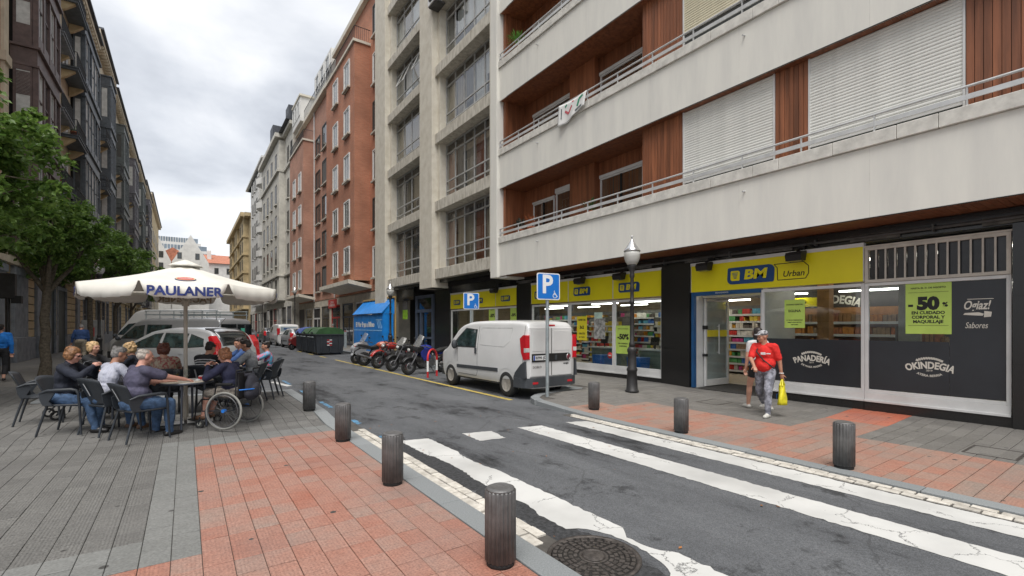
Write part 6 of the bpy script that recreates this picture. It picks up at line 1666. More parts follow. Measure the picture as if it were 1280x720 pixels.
# ---------------------------------------------------------------- small street things on the left pavement and plants on the balconies
t = thing('parking_meter', 'dark signal box on a pole in front of the blue grey pilaster', 'signal box', (-4.9,22.6,.12))
MB().tube([(0,0,0),(0,0,3.3)], .06, M_POST, 10).build('pole', t); MB().box(-.2,.2,-.14,.14,2.5,3.35,M_POST).build('box', t, bevel=.03); MB().box(.1,.34,-.12,.12,2.35,2.6,M_BLACKP).build('visor', t)
t = thing('newspaper_stand', 'pale grey cabinet on the left pavement beside the grey van', 'cabinet', (-4.2,34.5,.12))
MB().box(-.45,.45,-.3,.3,0,1.9,mat('cabinet_grey',(.25,.25,.24),.6)).build('cabinet', t, bevel=.02); MB().box(-.1,.1,-.31,-.301,1.0,1.5,M_REDM).build('sticker', t)
def pot_plant(x, y, z, lab, c, n, sp, seed, long=.3):
    r = random.Random(seed); t = thing('pot_plant', lab, 'plant', (x,y,z))
    MB().lathe([(.1,0),(.15,.22),(.17,.22),(.17,.27),(0,.26)], M_POT, 14).build('pot', t)
    b = MB()
    for i in range(n):
        a = r.uniform(0,6.28); el = r.uniform(.5,1.4); d = Vector((math.cos(a)*math.cos(el), math.sin(a)*math.cos(el), math.sin(el))); p = Vector((0,0,.26))+d*r.uniform(.05,sp); e2 = d.cross(Vector((0,0,1))).normalized()*.022
        b.add([p,p+d*long*.5+e2,p+d*long+Vector((0,0,-.06)),p+d*long*.5-e2],[(0,1,2,3)],c)
    b.build('leaves', t, fix=False)
pot_plant(10.35, 14.4, 5.05, 'dark spiky plant behind the first floor railing', mat('dark_leaf',(.02,.03,.02),.6), 60, .3, 1)
pot_plant(10.4, 13.75, 5.05, 'rust coloured spiky plant behind the first floor railing', mat('rust_leaf',(.3,.09,.03),.7), 40, .35, 2)
pot_plant(10.3, 14.5, 12.0, 'fresh green plant leaning over the third floor railing', mat('fresh_leaf',(.1,.25,.03),.6), 110, .38, 3)
pot_plant(10.35, 10.6, 4.98, 'low green plant along the first floor coping', mat('low_leaf',(.04,.09,.025),.6), 60, .25, 4)
# ---------------------------------------------------------------- vehicles
M_TYRE = mat('tyre_rubber', (.018,.018,.018), .85, var=.2, vs=12)
M_RIM = mat('wheel_rim', (.3,.3,.31), .4, metal=.7, var=.15, vs=8)
M_HUBC = mat('dusty_hubcap', (.33,.31,.28), .5, metal=.3, var=.2, vs=9)
M_PWHITE = mat('white_car_paint', (.63,.63,.62), .28, var=.03, vs=1.5, coat=.6)
M_PSILV = mat('silver_car_paint', (.5,.51,.52), .3, metal=.3, var=.03, coat=.7)
M_PGREY = mat('grey_van_paint', (.29,.295,.3), .32, metal=.25, var=.04, coat=.6)
M_PDGREY = mat('dark_grey_car_paint', (.1,.105,.115), .3, metal=.5, coat=.7)
M_BUMP = mat('bumper_plastic', (.045,.05,.056), .6, var=.1, vs=4)
M_TAIL = mat('tail_light_red', (.5,.012,.02), .18, var=.1, coat=.6)
M_LENS = mat('clear_lens', (.5,.5,.48), .12, coat=.6)
M_SEAM = mat('panel_seam', (.03,.03,.03), .8)
M_TINT = mat('tinted_glass', (.015,.018,.019), .03, var=.3, vs=2, spec=1.0)
M_TINT2 = mat('window_glass_lit', (.02,.034,.034), .03, var=.5, vs=3.5, spec=1.0)
M_PLATE = mat('plate_white', (.62,.63,.63), .4)
M_PLATEB = mat('plate_blue', (.02,.07,.4), .4)
def curve(pts):
    """smooth monotone interpolation through (u, v) pairs"""
    us = [p[0] for p in pts]; vs = [p[1] for p in pts]; n = len(pts)
    d = [(vs[i+1]-vs[i])/(us[i+1]-us[i]) for i in range(n-1)]
    m = [d[0]] + [0 if d[i-1]*d[i] <= 0 else 2*d[i-1]*d[i]/(d[i-1]+d[i]) for i in range(1,n-1)] + [d[-1]]
    def f(u):
        if u <= us[0]: return vs[0]
        if u >= us[-1]: return vs[-1]
        i = 0
        while u > us[i+1]: i += 1
        h = us[i+1]-us[i]; t = (u-us[i])/h
        return (2*t**3-3*t*t+1)*vs[i]+(t**3-2*t*t+t)*h*m[i]+(-2*t**3+3*t*t)*vs[i+1]+(t**3-t*t)*h*m[i+1]
    return f
class Body:
    def __init__(s, top, half, zb=.24, belt=1.0, tumble=.82, rc=.13, crown=.03, bulge=.03):
        s.top, s.half = curve(top), curve(half); s.y0, s.y1 = top[0][0], top[-1][0]; s.zb, s.belt, s.tum, s.rc, s.cr, s.bu = zb, belt, tumble, rc, crown, bulge
    def side(s, y, z):
        zt = s.top(y); h = s.half(y); b = min(s.belt, zt-s.rc)
        if z <= b:
            t = (z-s.zb)/max(.05, b-s.zb); return h*(1-s.bu*(2*t-1.1)**2*(1 if t < .55 else .4) - (.06 if t < .04 else 0))
        t = (z-b)/max(.05, s.topH-b); return h*(1-s.bu*.3)*(1-(1-s.tum)*min(1.1,t)**1.25)
    def section(s, y):
        s.topH = s.TOP; zt = s.top(y); rc = min(s.rc, (zt-s.zb)*.35); pts = [(0,s.zb),(s.half(y)*.8,s.zb)]
        zs = [s.zb+.03+(zt-rc-s.zb-.03)*k/11 for k in range(12)]
        for z in zs: pts.append((s.side(y,z), z))
        xs = s.side(y, zt-rc)
        for k in range(1,7):
            a = PI/2*k/6; pts.append((xs-rc*1.15*(1-math.cos(a)), zt-rc+rc*math.sin(a)))
        xe = pts[-1][0]
        for k in range(1,6): t = k/5; pts.append((xe*(1-t), zt+s.cr*(1-(1-t)**2)))
        return pts
    def build(s, m, ys):
        s.TOP = max(s.top(y) for y in ys); s.topH = s.TOP
        b = MB(); vs = []; fs = []
        secs = [s.section(y) for y in ys]; n = len(secs[0])
        for y, sec in zip(ys, secs):
            for x, z in sec: vs.append((x,y,z))
            for x, z in sec[1:-1]: vs.append((-x,y,z))
        per = n + n-2
        def idx(j, k, side):
            if side > 0 or k in (0, n-1): return j*per+k
            return j*per+n+k-1
        for j in range(len(ys)-1):
            for k in range(n-1):
                fs.append((idx(j,k,1),idx(j+1,k,1),idx(j+1,k+1,1),idx(j,k+1,1)))
                fs.append((idx(j,k,-1),idx(j,k+1,-1),idx(j+1,k+1,-1),idx(j+1,k,-1)))
        for j in (0, len(ys)-1):
            fs.append(tuple([idx(j,k,1) for k in range(n)]+[idx(j,k,-1) for k in range(n-2,0,-1)]))
        b.add(vs, fs, m, True); return b
def cut_wheels(o, axles, hw, r):
    """open the wheel arches"""
    for ya in axles:
        for sx in (-1,1):
            c = MB().cyl((sx*(hw-.3),ya,r*.98),(sx*(hw+.3),ya,r*.98), r*1.17, M_SEAM, n=32).build('cutter')
            md = o.modifiers.new('arch','BOOLEAN'); md.object = c; md.operation = 'DIFFERENCE'; md.solver = 'EXACT'
            dg = bpy.context.evaluated_depsgraph_get(); me = bpy.data.meshes.new_from_object(o.evaluated_get(dg))
            o.modifiers.clear(); old = o.data; o.data = me; bpy.data.meshes.remove(old); cm = c.data; bpy.data.objects.remove(c); bpy.data.meshes.remove(cm)
    for p in o.data.polygons: p.use_smooth = True
    e = o.modifiers.new('crease', 'EDGE_SPLIT'); e.split_angle = rad(38)
def side_patch(B, poly, m, parent, name, off=.006, sides=(-1,1), th=.004, nx=8):
    """panel lying on the body side; poly is convex in (y, z)"""
    out = None
    ys = [p[0] for p in poly]; y0, y1 = min(ys), max(ys)
    def rng(y):
        y = min(max(y, y0), y1); zs = []
        for (a, b_) in zip(poly, poly[1:]+poly[:1]):
            if abs(a[0]-b_[0]) < 1e-9:
                if abs(y-a[0]) < 3e-5: zs += [a[1], b_[1]]
            elif min(a[0],b_[0])-3e-5 <= y <= max(a[0],b_[0])+3e-5:
                zs.append(a[1]+(b_[1]-a[1])*(y-a[0])/(b_[0]-a[0]))
        return min(zs), max(zs)
    cuts = sorted(set([round(v,5) for v in ys]+[y0+(y1-y0)*k/nx for k in range(nx+1)]))
    for s in sides:
        b = MB(); vs = []; fs = []; nz = 6
        for y in cuts:
            za, zb_ = rng(y)
            for k in range(nz+1): z = za+(zb_-za)*k/nz; vs.append((s*(B.side(y,z)+off), y, z))
        n = len(vs); vs += [(v[0]-s*(off+.02), v[1], v[2]) for v in vs]
        J = len(cuts)
        for j in range(J-1):
            for k in range(nz): q = j*(nz+1)+k; fs.append((q,q+nz+1,q+nz+2,q+1))
        rim = [j*(nz+1) for j in range(J)]+[(J-1)*(nz+1)+k for k in range(1,nz+1)]+[j*(nz+1)+nz for j in range(J-2,-1,-1)]+[k for k in range(nz-1,0,-1)]
        for i in range(len(rim)): a, c = rim[i], rim[(i+1)%len(rim)]; fs.append((a,c,n+c,n+a))
        b.add(vs, fs, m, False); o = b.build(name, parent)
    return o
def top_patch(B, y0, y1, wf, m, parent, name, off=.006):
    """panel lying on hood, windscreen or tailgate; wf(y) is its half width"""
    b = MB(); vs = []; fs = []; ny, nx = 10, 8
    for j in range(ny+1):
        y = y0+(y1-y0)*j/ny; e_ = .01; sl = (B.top(y+e_)-B.top(y-e_))/(2*e_); ln = math.hypot(1,sl); ny_, nz_ = -sl/ln, 1/ln
        w = wf(y); zt = B.top(y)
        for k in range(nx+1):
            x = -w+2*w*k/nx; z = zt+B.cr*(1-(x/max(.3,B.half(y)))**2); vs.append((x, y+ny_*off, z+nz_*off))
    for j in range(ny):
        for k in range(nx): q = j*(nx+1)+k; fs.append((q,q+1,q+nx+2,q+nx+1))
    n = len(vs); vs += [(v[0],v[1],v[2]-.02) for v in vs]
    rim = list(range(nx+1))+[j*(nx+1)+nx for j in range(1,ny+1)]+[ny*(nx+1)+k for k in range(nx-1,-1,-1)]+[j*(nx+1) for j in range(ny-1,0,-1)]
    for i in range(len(rim)): a, c = rim[i], rim[(i+1)%len(rim)]; fs.append((a,c,n+c,n+a))
    return b.add(vs, fs, m, True).build(name, parent)
def wheel(parent, x, y, r, w, rim=M_RIM, spokes=5, s=1, name='wheel'):
    b = MB(); b.lathe([(r*.6,-w/2),(r*.9,-w/2),(r*.985,-w*.36),(r,-w*.15),(r,w*.15),(r*.985,w*.36),(r*.9,w/2),(r*.6,w/2)], M_TYRE, 32, axis='X', cap=False)
    wh = b.build(name, parent, (x,y,r))
    b = MB(); b.lathe([(r*.62,-w*.45),(r*.66,-w*.5),(r*.62,-w*.3),(r*.5,-w*.1)], rim, 28, axis='X'); b.lathe([(r*.62,w*.3),(r*.66,w*.5),(r*.62,w*.46),(r*.56,w*.34),(r*.12,w*.3),(r*.1,w*.4),(.0,w*.42)] if s > 0 else [(.0,-w*.42),(r*.1,-w*.4),(r*.12,-w*.3),(r*.56,-w*.34),(r*.62,-w*.46),(r*.66,-w*.5),(r*.62,-w*.3)], rim, 28, axis='X')
    for k in range(spokes*2):
        a = 2*PI*k/(spokes*2); b.obox((s*w*.345, .43*r*math.cos(a), .43*r*math.sin(a)), (.02, .2*r, .13*r), Matrix.Rotation(a,3,'X'), M_SEAM)
    b.torus((s*w*.33,0,0), .27*r, .018*r, M_BUMP, n=20, k=5)
    b.build('hubcap', wh); return wh
def number_plate(parent, x, y, z, txt, face=-1):
    b = MB().box(x-.26,x+.26,y-.006,y+.006,z-.055,z+.055,M_PLATE); o = b.build('number_plate', parent)
    MB().box(x-.259*(-face)-.0 if False else x-.259, x-.215, y-.0072, y-.0062, z-.054, z+.054, M_PLATEB).build('blue_band', o)
    lettering(txt, .095, M_BLACKP, o, Matrix(((1,0,0,x+.02),(0,0,-1,y-.0068),(0,1,0,z),(0,0,0,1))), bold=.003, depth=.0005, width=.42, height=.075)
    return o
def linear(a, b_, n): return [a+(b_-a)*k/n for k in range(n+1)]

# the white delivery van
VW = thing('delivery_van', 'white panel van parked with its back doors towards the near parking sign', 'van', (7.13,10.85,0), rad(1.5)); VW.scale = (.87,1,1)
B = Body([(-2.13,1.62),(-2.09,1.74),(-2.0,1.8),(-1.6,1.835),(-.4,1.845),(.35,1.825),(.75,1.76),(.95,1.69),(1.3,1.4),(1.62,1.13),(1.8,1.06),(2.05,.98),(2.2,.86),(2.27,.62)],
         [(-2.13,.83),(-2.08,.885),(-1.9,.91),(0,.915),(1.4,.91),(1.9,.86),(2.15,.74),(2.27,.58)], zb=.25, belt=1.08, tumble=.86, rc=.12, crown=.02)
ys = [-2.13,-2.11,-2.08,-2.04,-2.0]+linear(-1.9,.5,14)+linear(.58,2.2,22)+[2.23,2.255,2.27]
bo = B.build(M_PWHITE, ys).build('body', VW); cut_wheels(bo, (-1.378,1.378), .9, .32)
for ya in (-1.378,1.378):
    for s in (-1,1): wheel(VW, s*.81, ya, .318, .2, M_HUBC, 6, s)
b = MB(); b.box(-.85,.85,-1.95,2.0,.28,.6,M_SEAM); b.build('underbody', VW)
side_patch(B, [(.02,1.13),(.02,1.62),(.62,1.66),(.98,1.42),(1.3,1.16),(1.25,1.12)], M_SEAM, VW, 'window_rubber', off=.003)
side_patch(B, [(.06,1.16),(.06,1.6),(.6,1.63),(.9,1.42),(1.02,1.3),(1.02,1.16)], M_TINT2, VW, 'side_window', off=.008)
side_patch(B, [(1.05,1.16),(1.05,1.28),(1.2,1.17)], M_TINT, VW, 'quarter_window', off=.008)
side_patch(B, [(-1.02,.58),(-1.02,.67),(1.0,.64),(1.0,.55)], M_BUMP, VW, 'rub_strip', off=.02)
def groove_path(pts, sides=(-1,1), w=.012, name='door_seam', m=M_SEAM):
    for s in sides:
        b = MB()
        for (a, c) in zip(pts, pts[1:]):
            n = max(1, int(math.hypot(c[0]-a[0], c[1]-a[1])/.12))
            for k in range(n):
                p = (a[0]+(c[0]-a[0])*k/n, a[1]+(c[1]-a[1])*k/n); q = (a[0]+(c[0]-a[0])*(k+1)/n, a[1]+(c[1]-a[1])*(k+1)/n)
                b.bar((s*(B.side(*p)+.001),p[0],p[1]),(s*(B.side(*q)+.001),q[0],q[1]),w,.005,m,up=(1,0,0))
        b.build(name, VW)
groove_path([(-.06,1.7),(-.06,.5),(.0,.4),(.95,.4)], w=.009); groove_path([(.98,1.3),(1.0,.72)], w=.009); groove_path([(-2.02,1.72),(-2.02,.6)], w=.008)
M_PRESS = mat('pressed_panel_edge', (.5,.5,.49), .4)
groove_path([(-1.55,1.66),(-.2,1.66),(-.16,1.6),(-.16,1.22),(-1.25,1.2),(-1.5,1.35),(-1.55,1.66)], w=.022, name='pressed_panel', m=M_PRESS)
b = MB(); b.box(-.945,-.915,-.03,.05,.98,1.14,M_BUMP); b.box(.915,.945,-.03,.05,.98,1.14,M_BUMP); b.build('door_handle', VW, bevel=.01)
for s in (-1,1):
    b = MB(); b.ell((s*1.02,1.0,1.2),(.1,.07,.13),M_BUMP,12); b.bar((s*.88,1.05,1.12),(s*1.0,1.02,1.14),.05,.05,M_BUMP); b.build('wing_mirror', VW)
for ya in (-1.378,1.378):
    for s in (-1,1):
        b = MB(); n = 18; vs = []; fs = []
        for k in range(n+1):
            a = PI*k/n; 
            for rr in (.375,.40): y, z = ya+rr*math.cos(a)*1.0, .315+rr*math.sin(a); vs.append((s*(B.side(y,z)+.008), y, z))
        for k in range(n): fs.append((2*k,2*k+1,2*k+3,2*k+2))
        b.add(vs, fs, M_PWHITE, True); b.build('arch_lip', VW, fix=False)
# bumper wraps the rear corners
b = MB(); pts = [(-.97,-1.72),(-.955,-1.98),(-.9,-2.13),(-.7,-2.19),(.7,-2.19),(.9,-2.13),(.955,-1.98),(.97,-1.72),(.9,-1.72),(.86,-1.95),(-.86,-1.95),(-.9,-1.72)]
b.prism(pts, .28, .5, M_BUMP, axis='Z'); b.build('rear_bumper', VW, bevel=.03)
for s in (-1,1):
    b = MB(); vs = []
    b.prism([(-1.7,.5),(-1.76,.62),(-1.98,.82),(-2.135,.9),(-2.16,.5)], s*.88, s*.937, M_BUMP, axis='X'); b.build('bumper_corner', VW, bevel=.02)
    b = MB(); b.prism([(-2.155,.93),(-2.15,1.5),(-2.06,1.5),(-1.93,1.42),(-1.97,1.1),(-2.06,.93)], s*.78, s*.917, M_TAIL, axis='X'); tl = b.build('tail_light', VW, bevel=.025)
    MB().prism([(-2.158,1.1),(-2.158,1.2),(-2.09,1.2),(-2.09,1.1)], s*.79, s*.921, M_LENS, axis='X').build('reversing_lens', tl, bevel=.01)
    MB().box(s*.62-.09,s*.62+.09,-2.197,-2.188,.36,.41,M_TAIL).build('reflector', VW)
# back doors: a raised leaf each, seams, black strip with plate, badge
b = MB()
for (x0_, x1_) in ((-.755,-.006),(.006,.755)): b.box(x0_,x1_,-2.142,-2.1,.52,1.68,M_PWHITE)
b.build('back_door', VW, bevel=.03)
b = MB()
for (x0_, x1_) in ((-.68,-.06),(.06,.68)): b.box(x0_,x1_,-2.149,-2.14,1.12,1.6,M_PWHITE)
b.build('door_pressing', VW, bevel=.006)
b = MB(); b.box(-.7,.6,-2.158,-2.14,.87,1.06,M_BLACKP); b.cyl((.6,-2.158,.965),(.6,-2.14,.965),.095,M_BLACKP,n=24); st = b.build('plate_strip', VW)
number_plate(st, -.4, -2.166, .965, '0795 JDF')
b = MB(); b.torus((.6,-2.163,.965),.07,.01,M_CHROME,axis='Y',n=24,k=6); b.lathe([(.06,-2.166),(.06,-2.158)],mat('badge_dark_red',(.15,.02,.03),.3),20,c=(.6,0,.965),axis='Y'); b.build('round_badge', VW)
b = MB(); b.box(.1,.16,-2.175,-2.158,.9,1.02,M_BUMP); b.build('door_pull', VW)
lettering('DOBLO', .08, M_CHROME, VW, Matrix(((1,0,0,-.52),(0,0,-1,-2.146),(0,1,0,.75),(0,0,0,1))), width=.3, height=.05, bold=.002)
lettering('cargo', .08, M_BLACKP, VW, Matrix(((1,0,0,.52),(0,0,-1,-2.146),(0,1,0,.81),(0,0,0,1))), width=.2, height=.045, bold=.002)
MB().box(-.14,.14,-2.12,-2.06,1.71,1.745,M_TAIL).build('brake_light', VW)
top_patch(B, .98, 1.6, lambda y: .66+.1*(y-.98)/.6, M_TINT2, VW, 'windscreen')
b = MB(); b.box(-.006,.006,-2.145,-2.138,.53,1.66,M_PIPE); b.box(-.76,.76,-2.137,-2.13,.505,.515,M_SEAM); b.build('rear_seam', VW)

def car(label, cat, loc, rz, top, half, wb_, r, paint, belt, tum, wins, wnd, rear=None, plate=None, tail=None, hub=M_RIM, front_light=None, zb=.22, rear_win=None, group=None, name='parked_car', extra_strip=True, track=.0, bulge=.03):
    t = thing(name, label, cat, loc, rz, group)
    B_ = Body(top, half, zb=zb, belt=belt, tumble=tum, rc=.12, crown=.03, bulge=bulge)
    y0_, y1_ = top[0][0], top[-1][0]; ys = sorted(set([y0_,y0_+.02,y0_+.05,y0_+.1,y1_-.1,y1_-.05,y1_-.02,y1_]+linear(y0_+.14,y1_-.14,40)))
    o = B_.build(paint, ys).build('body', t); hw = max(B_.half(y) for y in ys); cut_wheels(o, wb_, hw, r)
    for ya in wb_:
        for s in (-1,1): wheel(t, s*(hw-.11), ya, r, .19, hub, 5, s)
    MB().box(-hw+.08,hw-.08,y0_+.2,y1_-.3,zb+.03,.55,M_SEAM).build('underbody', t)
    for w in wins: side_patch(B_, w, M_SEAM, t, 'window_rubber', off=.002); side_patch(B_, [((p[0]-sum(q[0] for q in w)/len(w))*.95+sum(q[0] for q in w)/len(w), (p[1]-sum(q[1] for q in w)/len(w))*.9+sum(q[1] for q in w)/len(w)) for p in w], M_TINT2, t, 'side_window', off=.007)
    if wnd: top_patch(B_, wnd[0], wnd[1], lambda y: wnd[2], M_TINT2, t, 'windscreen')
    if rear_win: top_patch(B_, rear_win[0], rear_win[1], lambda y: rear_win[2], M_TINT, t, 'rear_window')
    if tail:
        for s in (-1,1): 
            b = MB(); b.prism(tail, s*(hw-.22), s*(hw+.004), M_TAIL, axis='X'); b.build('tail_light', t, bevel=.02)
    if plate: number_plate(t, 0, y0_-.02, plate[0], plate[1])
    if front_light:
        for s in (-1,1): MB().ell((s*(hw-.26),front_light[0],front_light[1]),(.17,.2,.1),M_LENS,14).build('headlight', t)
    for s in (-1,1):
        b = MB(); b.ell((s*(hw+.12),wnd[1]-.25 if wnd else .8,belt+.08),(.1,.06,.08),M_BUMP if cat == 'van' else paint,10); b.bar((s*(hw-.08),wnd[1]-.2,belt+.03),(s*(hw+.1),wnd[1]-.25,belt+.05),.04,.04,M_BUMP); b.build('wing_mirror', t)
    if extra_strip: side_patch(B_, [(wb_[0]+.5,.52),(wb_[0]+.5,.58),(wb_[1]-.5,.58),(wb_[1]-.5,.52)], M_BUMP, t, 'rub_strip', off=.012)
    b = MB()
    for w in wins[:-1]:
        yy = w[0][0]
        for s in (-1,1): b.box(s*(B_.side(yy,.85)), s*(B_.side(yy,.85)+.018), yy+.05, yy+.2, .86, .89, paint)
    if b.v: b.build('door_handle', t)
    return t, B_
# silver car in the first angled bay, nose towards the buildings
ang = math.atan2(-(-1.67-1.3), (20.0-16.9))        # heading measured from +Y
CAR1, B1_ = car('silver rounded hatchback parked at an angle right behind the terrace tables', 'car', (-.05,18.6,0), rad(43),
    [(-2.13,.7),(-2.1,.98),(-2.02,1.18),(-1.85,1.42),(-1.6,1.57),(-1.1,1.64),(-.3,1.64),(.35,1.56),(.9,1.32),(1.4,1.08),(1.7,.97),(1.95,.84),(2.08,.7),(2.13,.55)],
    [(-2.13,.72),(-2.0,.82),(-1.5,.86),(0,.875),(1.4,.86),(1.85,.76),(2.13,.5)], (-1.36,1.4), .31, M_PSILV, 1.0, .74,
    [[(-1.62,1.08),(-1.55,1.32),(-1.05,1.47),(-1.0,1.04)],[(-.94,1.04),(-.98,1.48),(-.1,1.5),(-.05,1.04)],[(.02,1.04),(-.02,1.5),(.3,1.46),(.85,1.22),(1.2,1.06),(1.1,1.02)]], (.55,1.35,.62),
    tail=[(-2.12,.72),(-2.06,1.2),(-1.9,1.42),(-1.82,1.38),(-1.9,1.0),(-2.0,.72)], plate=(.62,'3384 CKM'), rear_win=(-2.06,-1.72,.58))
b = MB(); b.tube([(.0,-1.3,1.66),(.0,-1.6,1.95)],.006,M_BLACKP,5); b.build('aerial', CAR1)
b = MB(); b.prism([(-1.75,1.52),(-1.45,1.64),(-1.42,1.62),(-1.7,1.48)],-.6,.6,M_SEAM,axis='X'); b.build('roof_spoiler', CAR1)
MB().box(-.87,.87,-2.19,-1.95,.3,.58,M_PSILV).build('rear_bumper', CAR1, bevel=.06)
# grey van with roof rack in the next bay
VAN2, B2_ = car('grey crew van with a roof rack parked at an angle behind the silver car', 'van', (-.15,22.9,0), rad(47),
    [(-2.45,1.75),(-2.42,1.9),(-2.3,1.97),(-1.5,2.0),(.6,1.99),(1.0,1.93),(1.2,1.82),(1.6,1.45),(1.95,1.17),(2.2,1.08),(2.42,.92),(2.52,.66)],
    [(-2.45,.84),(-2.38,.92),(-1.8,.95),(1.5,.95),(2.0,.9),(2.35,.76),(2.52,.58)], (-1.5,1.55), .34, M_PGREY, 1.15, .88,
    [[(-.45,1.22),(-.45,1.76),(.62,1.76),(.62,1.22)],[(.72,1.22),(.72,1.75),(1.15,1.7),(1.55,1.38),(1.75,1.22)]], (1.2,1.95,.74), plate=(.7,'6671 DFT'), name='crew_van', hub=M_HUBC)
side_patch(B2_, [(-2.2,1.25),(-2.2,1.74),(-.6,1.74),(-.6,1.25)], M_PGREY, VAN2, 'side_panel', off=.012)
b = MB(); b.box(-.82,-.03,-2.475,-2.44,1.2,1.78,M_TINT); b.box(.03,.82,-2.475,-2.44,1.2,1.78,M_TINT); b.build('rear_window', VAN2, bevel=.02)
MB().box(.2,.4,-2.481,-2.4755,1.4,1.62,mat('green_sticker',(.1,.5,.35),.5)).build('sticker', VAN2)
for s in (-1,1): MB().box(s*.86-.06,s*.86+.06,-2.49,-2.4,.85,1.25,M_TAIL).build('tail_light', VAN2, bevel=.02)
MB().box(-.95,.95,-2.54,-2.3,.35,.6,M_BUMP).build('rear_bumper', VAN2, bevel=.05)
b = MB()
for s in (-1,1):
    b.tube([(s*.8,-2.3,2.14),(s*.8,.8,2.14)],.022,M_GALV,6); b.tube([(s*.8,-2.3,2.28),(s*.8,.8,2.28)],.022,M_GALV,6)
    for k in range(6): yy = -2.25+.6*k; b.tube([(s*.8,yy,1.95),(s*.8,yy,2.28)],.018,M_GALV,6)
for k in range(6): yy = -2.25+.6*k; b.tube([(-.8,yy,2.14),(.8,yy,2.14)],.016,M_GALV,6)
b.build('roof_rack', VAN2)
VAN3, B3_ = car('taller white van mostly hidden behind the grey van', 'van', (-.6,27.2,0), rad(48),
    [(-2.6,2.2),(-2.55,2.35),(-2.3,2.42),(.5,2.44),(.9,2.36),(1.15,2.1),(1.6,1.6),(1.95,1.2),(2.3,1.05),(2.55,.85),(2.62,.6)],
    [(-2.6,.9),(-2.5,.96),(1.5,.98),(2.1,.9),(2.62,.6)], (-1.6,1.7), .35, M_PWHITE, 1.2, .9,
    [[(.75,1.3),(.75,1.85),(1.2,1.8),(1.6,1.45),(1.75,1.3)]], (1.15,1.95,.78), name='delivery_van', hub=M_HUBC)
# cars farther down the street, seen from behind
far_prof = [(-2.2,.75),(-2.17,.95),(-2.05,1.05),(-1.6,1.1),(-1.1,1.38),(-.7,1.45),(.2,1.45),(.8,1.2),(1.25,1.0),(1.8,.92),(2.1,.78),(2.2,.55)]
far_half = [(-2.2,.72),(-2.05,.84),(0,.89),(1.6,.86),(2.2,.56)]
def farcar(label, x, y, rz, paint, hatch=False, plate_='1120 BDT'):
    prof = [(-2.05,.75),(-2.02,1.0),(-1.9,1.2),(-1.6,1.42),(-1.0,1.5),(.2,1.48),(.8,1.2),(1.25,1.0),(1.8,.92),(2.0,.78),(2.1,.55)] if hatch else far_prof
    half = [(-2.05,.72),(-1.9,.84),(0,.87),(1.6,.84),(2.1,.56)] if hatch else far_half
    return car(label, 'car', (x,y,0), rz, prof, half, (-1.3,1.3), .31, paint, .95, .76, [[(-1.0,1.0),(-.85,1.32),(-.1,1.36),(-.1,1.0)],[(0,1.0),(0,1.36),(.3,1.34),(.85,1.04)]], (.4,1.2,.58),
        tail=[(-2.19,.7),(-2.14,.94),(-1.95,.94),(-1.95,.7)] if not hatch else [(-2.06,.75),(-1.98,1.15),(-1.8,1.2),(-1.85,.75)], plate=(.8,plate_), rear_win=(-1.55,-1.0,.56) if not hatch else (-1.92,-1.55,.56), hub=M_RIM)[0]
farcar('dark grey saloon driving away far down the street', 4.6, 51.0, rad(1), M_PDGREY)
farcar('small silver hatchback parked beyond the rubbish containers', 7.2, 40.2, rad(2), M_PSILV, True, '8842 FRC')
farcar('green car far beyond the dark grey saloon', 4.9, 66, 0, mat('green_car_paint',(.06,.12,.07),.3,metal=.3,coat=.6), True, '2207 HJK')
farcar('dark hatchback in the row of parked cars beyond the white vans', 7.1, 53.5, rad(1), M_PDGREY, True, '5530 GLP')
V4, B4_ = car('white van with blue print on its rear window parked beyond the silver hatchback', 'van', (7.1,45.6,0), rad(2),
    [(-2.1,1.6),(-2.05,1.74),(-1.9,1.8),(-.4,1.84),(.5,1.8),(.9,1.66),(1.3,1.36),(1.6,1.12),(2.05,.98),(2.2,.8),(2.25,.6)], [(-2.1,.8),(-2.0,.88),(0,.9),(1.5,.88),(2.25,.58)], (-1.35,1.35), .32, M_PWHITE, 1.05, .87,
    [[(.1,1.12),(.1,1.6),(.6,1.6),(1.2,1.14)]], (1.0,1.6,.66), plate=(.75,'4410 DKW'), name='delivery_van', tail=[(-2.11,.95),(-2.11,1.5),(-1.9,1.5),(-1.95,.95)], hub=M_HUBC)
MB().box(-.62,.62,-2.12,-2.09,1.25,1.62,mat('pale_window',(.3,.36,.4),.1)).build('rear_window', V4); MB().box(-.4,.1,-2.125,-2.1205,1.38,1.52,M_BLUE).build('sticker', V4)

# ---------------------------------------------------------------- motorcycles in the parking bay; each faces +Y before turning
M_MBLK = mat('motorcycle_black', (.015,.015,.016), .45, var=.1)
M_ENG = mat('engine_alloy', (.16,.16,.165), .45, metal=.8, var=.2, vs=9)
M_SCREEN = mat('smoked_screen', (.25,.25,.24), .12, alpha=.5, spec=.8)
def moto_wheel(t, y, r, w, z=None):
    b = MB(); b.torus((0,0,0), r-w*.5, w*.5, M_TYRE, n=32, k=10); wh = b.build('wheel', t, (0,y,r))
    b = MB(); b.torus((0,0,0), r-w*1.05, .016, M_ENG, n=28, k=6, sx=1.8); b.cyl((-.05,0,0),(.05,0,0),.045,M_ENG,n=12)
    for k in range(5): a = 2*PI*k/5; b.bar((0,.03*math.cos(a),.03*math.sin(a)),(0,(r-w)*math.cos(a),(r-w)*math.sin(a)),.028,.018,M_ENG,up=(1,0,0))
    b.build('rim', wh)
    b = MB(); 
    for s in (-1,1): b.torus((s*.065,0,0), r*.4, .022, M_RIM, n=24, k=4, sx=.12)
    b.build('brake_disc', wh); return wh
